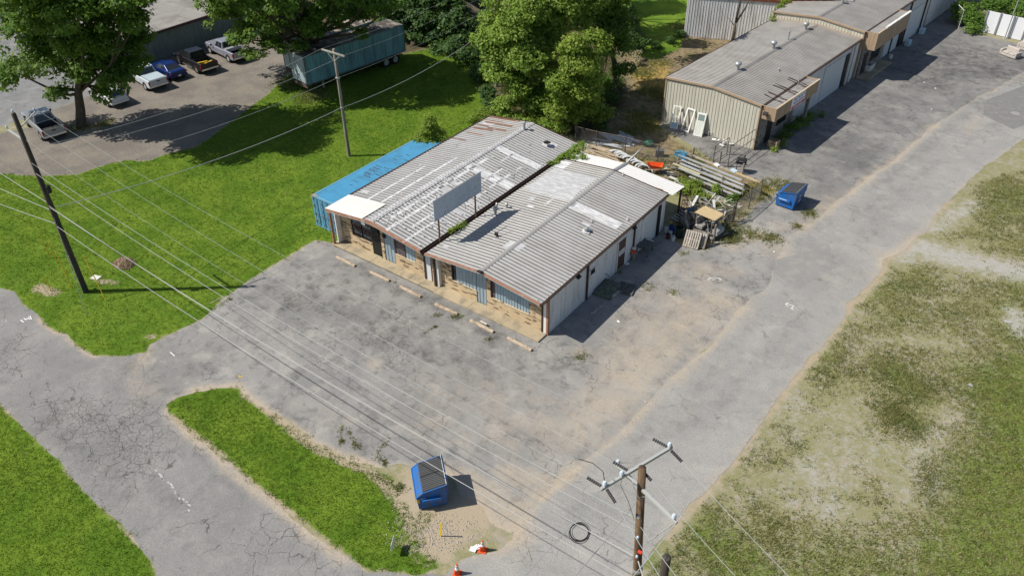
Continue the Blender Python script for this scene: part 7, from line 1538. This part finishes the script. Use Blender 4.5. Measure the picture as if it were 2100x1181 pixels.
ga, gb = G(1965, 60), G(1945, 22); T = thing('wire_gate', 'tall white framed wire gate closing the gap beyond the workshops', 'gate', (ga[0], ga[1], 0))
gc = G(1930, 20)
MB().tube([(ga[0], ga[1], 0), (ga[0], ga[1], 2.1), (gc[0], gc[1], 2.1), (gc[0], gc[1], 0)], .03, 6).build('gate_frame', WHITEP, T); chain_panel(T, ga, gc, .1, 2.05, .2)
# ================================================================== trees, shrubs and vines
BARK = M('grey_brown_bark', (.085, .068, .05), .95, dirt=(.14, .12, .1), damt=.4, dscale=3, streak=True, var=.3)
LDARK = leafmat('dark_maple_leaves', (.040, .105, .016), (.080, .175, .026), (.19, .30, .05), .46, .45)
LMID = leafmat('mid_green_leaves', (.052, .135, .022), (.100, .200, .034), (.22, .33, .06), .48, .5)
LBRIGHT = leafmat('yellow_green_leaves', (.125, .225, .028), (.190, .285, .038), (.34, .41, .08), .50, .5)
LSAGE = leafmat('pale_green_leaves', (.135, .250, .034), (.205, .320, .048), (.36, .45, .10), .50, .55)
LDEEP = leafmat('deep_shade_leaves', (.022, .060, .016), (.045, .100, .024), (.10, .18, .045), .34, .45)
def lobe(px, py, base, r, doff=0.0):
    hf = np.array([-math.sin(CYAW), math.cos(CYAW), 0]); v = ray(px, py); t = ((np.array(base)-CAMPOS)@hf+doff)/(v@hf); return (CAMPOS+v*t, r)
def leaf_cloud(lobes, dens, size, seed, flat=.75, clus=.42, k_=1.0):
    r = np.random.default_rng(seed); out = []
    for c, R in lobes:
        nc = max(5, int(15*R*R*k_*(.62/clus)**2))                                   # clumps on and inside the lobe
        d = r.normal(size=(nc, 3)); d /= np.linalg.norm(d, axis=1)[:, None]; d[:, 2] = np.where(d[:, 2] < -.5, -d[:, 2]*.6, d[:, 2])
        rad = R*r.uniform(.35, 1.05, nc)**.6
        cc = c+d*rad[:, None]*np.array([1, 1, flat])
        for k in range(nc):
            rc = clus*r.uniform(.7, 1.6); n = int(1.25*dens*rc*rc*r.uniform(.5, 1.4))
            if n < 1: continue
            q = r.normal(size=(n, 3)); q /= np.linalg.norm(q, axis=1)[:, None]; q *= (rc*r.uniform(.25, 1, n)**.5)[:, None]; q[:, 2] *= .62
            p = cc[k]+q; nm = q*.6+d[k]*.35+np.array([0, 0, .55])+r.normal(0, .32, (n, 3)); nm /= np.linalg.norm(nm, axis=1)[:, None]
            a = np.cross(nm, r.normal(size=(n, 3))); a /= np.linalg.norm(a, axis=1)[:, None]+1e-9; b_ = np.cross(nm, a)
            s_ = size*.88*r.uniform(.5, 1.5, n)[:, None]; droop = nm*s_*.18
            out.append(np.stack([p-a*s_, p+b_*s_*.55-droop*.3, p+a*s_-droop, p-b_*s_*.55-droop*.3], 1))
    V_ = np.concatenate(out).reshape(-1, 3); V_[:, 2] = np.maximum(V_[:, 2], .03); return V_
def tree(name, label, base, lobes, mat, dens=60, size=.15, tr=.3, seed=1, bark=None, limbs=True, group=None, fork=.35, cat='tree', clus=.62, min_limb=1.2, k_=1.0):
    base = np.array([base[0], base[1], 0.0]); T = thing(name, label, cat, base, 0, group)
    me = quad_mesh('crown', leaf_cloud(lobes, dens, size, seed, clus=clus, k_=k_)-base, mat); put(bpy.data.objects.new('crown', me), T)
    cen = np.mean([l[0] for l in lobes], axis=0); top = max(l[0][2] for l in lobes); r = random.Random(seed)
    zf = cen[2]*fork; ctr = np.array([base[0]+(cen[0]-base[0])*.25, base[1]+(cen[1]-base[1])*.25, zf])
    trunk = [base+np.array([0, 0, -.2]), base+np.array([0, 0, .3]), (base+ctr)/2+np.array([r.uniform(-.1, .1), r.uniform(-.1, .1), 0]), ctr, ctr*.5+cen*.5, np.array([cen[0], cen[1], max(cen[2], ctr[2]+.5)])]
    MB().tube(trunk, [tr*1.5, tr*1.1, tr*.95, tr*.8, tr*.5, tr*.25], 10).build('trunk', bark or BARK, T, smooth=True)
    if limbs:
        for c, R in lobes:
            if R < min_limb*.6: continue
            s0 = ctr+(np.array([cen[0], cen[1], max(cen[2], ctr[2]+.5)])-ctr)*r.uniform(0, .7); m_ = s0*.45+c*.55+np.array([0, 0, -.12*np.linalg.norm(c-s0)])
            MB().tube([s0, m_, c, c+(c-m_)*.4], [tr*.38, tr*.24, tr*.12, tr*.03], 6).build('limb', bark or BARK, T, smooth=True)
    return T
L_ = lambda base, lst: [lobe(px, py, base, r, d) for px, py, r, d in lst]
t1 = G(168, 259)
tree('maple_tree', 'big dark maple shading the parked vehicles', t1, L_(t1, [(55,60,2.8,0),(150,30,3.4,1),(235,80,2.7,0),(95,125,2.5,-1),(195,140,2.3,-1.5),(265,130,1.8,0),(35,150,2.0,0),(140,-50,4.0,-1),(40,-70,4,-1),(250,10,2.8,1),(15,10,3.2,0),(120,190,1.1,-1),(250,-70,3.4,0),(285,85,1.3,0),(170,90,2.4,-3),(90,40,2.5,-4),(225,175,1.2,-1),(160,30,2.4,-5),(265,5,2.3,-4.5),(180,-75,3.0,-3),(60,-30,3.0,-5),(280,45,1.3,-3),(240,160,1.1,-2),(205,192,.8,-2)]), LDARK, 84, .18, .42, 1, k_=.62)
t2 = G(650, 150)
tree('oak_tree', 'broad oak overhanging the box trailers', t2, L_(t2, [(475,30,2.6,0),(545,45,2.3,-3),(605,30,2.8,-1),(670,30,2.2,-3),(720,30,2.6,0),(555,95,1.4,-4),(640,60,1.3,-4),(770,15,2.6,0),(500,80,1.7,-3),(440,5,2.4,-2),(600,-50,3.6,-3),(700,-50,3.6,-2),(500,-50,3.6,-4),(745,68,.7,-3),(515,112,.9,-4),(615,98,.6,-5),(450,-30,2.4,-7),(520,8,2.0,-7),(578,10,1.6,-7.5),(505,-25,2.4,-7),(685,-5,1.9,-5.5),(700,-60,2.6,-4),(770,-5,2.2,-3.5),(815,5,1.5,-4),(560,-70,3,-7),(620,-90,3,-6)]), LMID, 80, .19, .45, 2, k_=.52)
tb1, tb2, tb3 = G(850, 92), G(935, 98), G(1000, 40)
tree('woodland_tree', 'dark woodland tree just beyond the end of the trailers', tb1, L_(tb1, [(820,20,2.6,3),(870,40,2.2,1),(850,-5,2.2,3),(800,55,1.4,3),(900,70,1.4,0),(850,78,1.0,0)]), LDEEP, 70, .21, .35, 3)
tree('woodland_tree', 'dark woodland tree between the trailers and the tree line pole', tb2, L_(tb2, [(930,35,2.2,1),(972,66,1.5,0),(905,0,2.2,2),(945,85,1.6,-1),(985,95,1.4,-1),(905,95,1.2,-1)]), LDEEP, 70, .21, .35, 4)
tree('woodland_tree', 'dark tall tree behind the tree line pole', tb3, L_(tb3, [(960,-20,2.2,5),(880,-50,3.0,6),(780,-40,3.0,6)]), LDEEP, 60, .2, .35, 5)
wb = np.array([-31., 52., 0.])
_sh = []
for (px, py), z, r in (((1300,70),9,2.4), ((1345,75),10,2.2), ((1385,60),11,2.0), ((1310,20),10,2.8), ((1360,15),12,2.8), ((1400,-20),12,2.6), ((1330,110),9,1.6), ((1420,90),12,1.6), ((1440,40),13,1.8)):
    g_ = G(px, py); _sh.append((np.array([g_[0]-z*.676, g_[1]-z*.547, z]), r))     # its shade falls on the grass beside the barn
tree('woodland_tree', 'tall tree behind the pale green one, shading the grass beside the barn', wb, _sh, LMID, 70, .2, .35, 31, k_=.8)
t3 = G(1118, 238)
tree('sweetgum_tree', 'large pale green tree at the back of the brick shop', t3, L_(t3, [(1105,145,2.0,0),(1050,105,1.9,0),(1035,60,2.1,0),(1105,70,2.5,1),(1085,205,1.3,-1),(1025,150,1.2,-1),(1120,0,3.0,1),(1050,-30,2.8,1),(1150,40,2.4,1),(1000,90,1.2,0),(1060,170,1.3,-1),(1120,190,1.4,0),(1180,-10,2.6,1),(1090,110,1.8,-2.5),(1060,60,1.7,-2),(1080,20,2.0,-2),(1060,190,1.2,-1.5),(1110,225,1.0,-1),(1040,215,.9,-1),(1015,120,.9,-.5),(1090,240,.8,-.5)]), LSAGE, 105, .145, .32, 6, k_=1.35)
t3b = G(1182, 272)
tree('young_hickory', 'yellow green younger tree in front of the dark one by the brown yard', t3b, L_(t3b, [(1180,110,1.5,0),(1195,165,1.7,-.5),(1155,200,1.3,-.5),(1205,215,1.2,0),(1220,85,1.0,0),(1215,130,1.3,0),(1150,150,1.2,0),(1170,235,.9,0),(1240,235,.7,.5),(1190,130,1.3,-1.5),(1200,190,1.2,-1.5),(1160,170,1.1,-1.2),(1175,90,1.0,-1),(1140,225,.9,-.8)]), LBRIGHT, 115, .14, .2, 7, k_=1.4)
t3c = G(1262, 195)
tree('shade_tree', 'dark green tree overlooking the brown grass yard', t3c, L_(t3c, [(1240,30,2.4,1),(1262,95,1.5,0),(1215,-10,2.6,1),(1270,-20,2.2,1),(1250,60,1.8,0),(1275,145,.9,0),(1235,170,1.0,.5)]) + [(np.array(w), r) for w, r in (((-19.5,32.,12.5),2.4),((-18.5,36.,13.),2.4),((-20,40.,12.),2.4),((-17.5,28.,11.5),1.9),((-17.,38.,15.),2.2))], LMID, 95, .16, .26, 8, k_=1.2)
st = np.array([-19.2, 12.75, 0.])
tree('sapling', 'small leafy sapling at the rear end of the blue container', st, L_(st, [(882,268,.9,0),(881,248,.65,0),(866,288,.8,0),(897,278,.7,0),(880,292,.95,0),(862,305,.6,0)]), LBRIGHT, 170, .10, .06, 9, clus=.32, min_limb=.5)
# shrubs and vines
def shrub(name, label, lobes, mat, dens=150, size=.10, seed=1, base=None, cat='shrub', clus=.26, stems=True):
    b0 = np.mean([l[0] for l in lobes], axis=0); base = np.array([b0[0], b0[1], 0.0]) if base is None else np.array(base, float)
    T = thing(name, label, cat, base); me = quad_mesh('foliage', leaf_cloud(lobes, dens, size, seed, clus=clus)-base, mat); put(bpy.data.objects.new('foliage', me), T)
    if stems:
        for c, R in lobes: MB().tube([(base[0], base[1], base[2]), ((base[0]+c[0])/2, (base[1]+c[1])/2, base[2]*.4+c[2]*.6), c], [.03, .02, .008], 5).build('stem', BARK, T)
    return T
def globes(lst): return [(G(px, py, z), r) for px, py, z, r in lst]
shrub('hedge_shrub', 'weedy shrubs crowding the rear wall of the brick shop', globes([(1035,238,.7,.8),(1060,240,.8,.9),(1090,250,.8,.9),(1120,255,.7,.9),(1010,225,.5,.6),(1150,262,.6,.8)]), LSAGE, 120, .10, 11)
shrub('yellowing_shrub', 'yellowing low shrub at the lawn corner behind the shop', globes([(985,228,.4,.6),(998,238,.4,.6),(970,245,.25,.5)]), LBRIGHT, 120, .09, 12)
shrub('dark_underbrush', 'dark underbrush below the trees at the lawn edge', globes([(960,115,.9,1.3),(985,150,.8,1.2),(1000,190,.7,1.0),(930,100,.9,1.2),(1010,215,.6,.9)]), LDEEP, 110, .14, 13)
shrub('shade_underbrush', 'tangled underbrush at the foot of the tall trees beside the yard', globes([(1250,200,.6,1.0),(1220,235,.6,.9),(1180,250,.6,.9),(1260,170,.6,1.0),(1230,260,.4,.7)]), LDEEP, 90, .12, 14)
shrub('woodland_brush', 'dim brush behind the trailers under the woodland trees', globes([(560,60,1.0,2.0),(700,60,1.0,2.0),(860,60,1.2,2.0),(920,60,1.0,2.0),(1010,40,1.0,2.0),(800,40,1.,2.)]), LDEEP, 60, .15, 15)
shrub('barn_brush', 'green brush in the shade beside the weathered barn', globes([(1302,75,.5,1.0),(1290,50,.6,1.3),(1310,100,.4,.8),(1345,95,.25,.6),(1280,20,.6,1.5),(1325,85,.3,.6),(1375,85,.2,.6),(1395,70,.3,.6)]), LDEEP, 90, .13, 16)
shrub('roof_vine', 'green vine growing over the valley at the rear of the two roofs', [(G(1180,306,3.1), .45), (G(1165,318,3.1), .35), (G(1192,300,3.0), .4), (G(1150,325,3.05), .25), (G(1195,322,3.1), .28), (G(1175,322,3.1), .3), (G(1140,331,3.05), .22), (G(1130,337,3.05), .2), (G(1158,321,3.1), .3)], LSAGE, 210, .08, 17, base=(-8.9, 15.0, 0), cat='vine', clus=.2)
shrub('gutter_weed', 'weeds sprouting from the roof valley below the billboard', [(GX(938,464,-9.05), .22), (GX(928,470,-9.05), .2), (GX(950,459,-9.05), .2), (GX(921,474,-9.05), .12)], LBRIGHT, 240, .07, 18, base=V3(GX(935,472,-9.05)), cat='weeds', clus=.16, stems=False)
shrub('yard_bush', 'bright green bush beside the lean-to corner', globes([(1410,385,.35,.55),(1432,398,.35,.6),(1400,372,.3,.45),(1425,380,.4,.55),(1395,392,.3,.4),(1450,405,.25,.4)]), LBRIGHT, 170, .08, 19)
shrub('rack_weed', 'green weed clump at the low end of the beam rack', globes([(1505,405,.3,.35),(1512,398,.35,.3),(1495,410,.25,.3)]), LMID, 190, .08, 20)
shrub('yucca', 'spiky pale plant growing through the beam rack', globes([(1471,390,.5,.3),(1468,382,.6,.2)]), LSAGE, 200, .10, 21)
shrub('porch_bush', 'dark bush in the shade of the boxed fascia', globes([(1625,262,.35,.6),(1645,250,.4,.7),(1662,240,.3,.5),(1610,275,.25,.5),(1680,235,.25,.4)]), LMID, 150, .09, 22)
shrub('planter_weed', 'sunlit weed clump next to the stone planter', globes([(1600,297,.2,.35),(1590,307,.15,.25),(1606,290,.2,.25)]), LBRIGHT, 180, .08, 23)
shrub('end_bush', 'big rounded bush at the end of the yard beside the white wall', globes([(1985,35,1.0,1.5),(2005,45,.9,1.2),(1975,20,1.4,1.4),(2030,15,1.2,1.5),(1995,60,.5,.9)]), LMID, 100, .13, 24)
shrub('far_bush', 'row of bushes beyond the white wall', globes([(2070,15,1.0,1.6),(2100,25,1.0,1.6),(2060,-10,1.5,1.8),(2020,-15,1.6,1.8),(2120,5,1.2,1.6)]), LMID, 80, .14, 25)
shrub('corner_vine', 'leafy vine climbing between the two tan workshops', [(G(1600,18,4.6), .5), (G(1592,30,4.4), .35), (G(1610,5,4.8), .5), (G(1585,42,4.2), .3)], LBRIGHT, 150, .09, 26, base=V3(G(1600,60)*np.array([1, 1, 0])), cat='vine')
shrub('straw_bush', 'pale drooping dry stalks at the edge of the shade tree', globes([(1305,110,.8,.5),(1310,125,.5,.5)]), leafmat('dry_stalks', (.26, .22, .12), (.34, .3, .18), (.42, .38, .25), .2), 110, .12, 27)
# bare trees against the barn
def bare(label, base, branches, seed=1):
    T = thing('bare_tree', label, 'tree', base)
    MB().tube([base, base+np.array([.05, 0, 1.6]), base+np.array([0, .1, 2.6])], [.22, .18, .15], 8).build('trunk', BARK, T, smooth=True)
    for pts, r0 in branches: MB().tube([base+np.array(p_) for p_ in pts], [r0*(1-i/len(pts)*.75) for i in range(len(pts))], 7).build('limb', BARK, T, smooth=True)
b0 = G(1500, 96); b0[2] = 0
bare('bare forked trunk standing before the weathered barn', b0, [([(0, .1, 2.5), (.1, .1, 4.2), (.2, .2, 6.4)], .13), ([(0, .1, 2.5), (.75, .4, 4.3), (1.2, .6, 6.5)], .12), ([(0, .05, 2.2), (-.5, 0, 2.7), (-.9, 0, 3.0)], .05)])
b1 = G(1600, 58); b1[2] = 0
bare('second bare trunk squeezed between barn and workshops', b1, [([(0, .1, 2.5), (-.2, .1, 4.5), (-.3, .2, 7.2)], .16), ([(0, .1, 2.5), (.4, .3, 4.8), (.6, .5, 7.2)], .14), ([(0, .1, 2.5), (.15, .0, 4.8), (.2, .1, 7.0)], .12)])
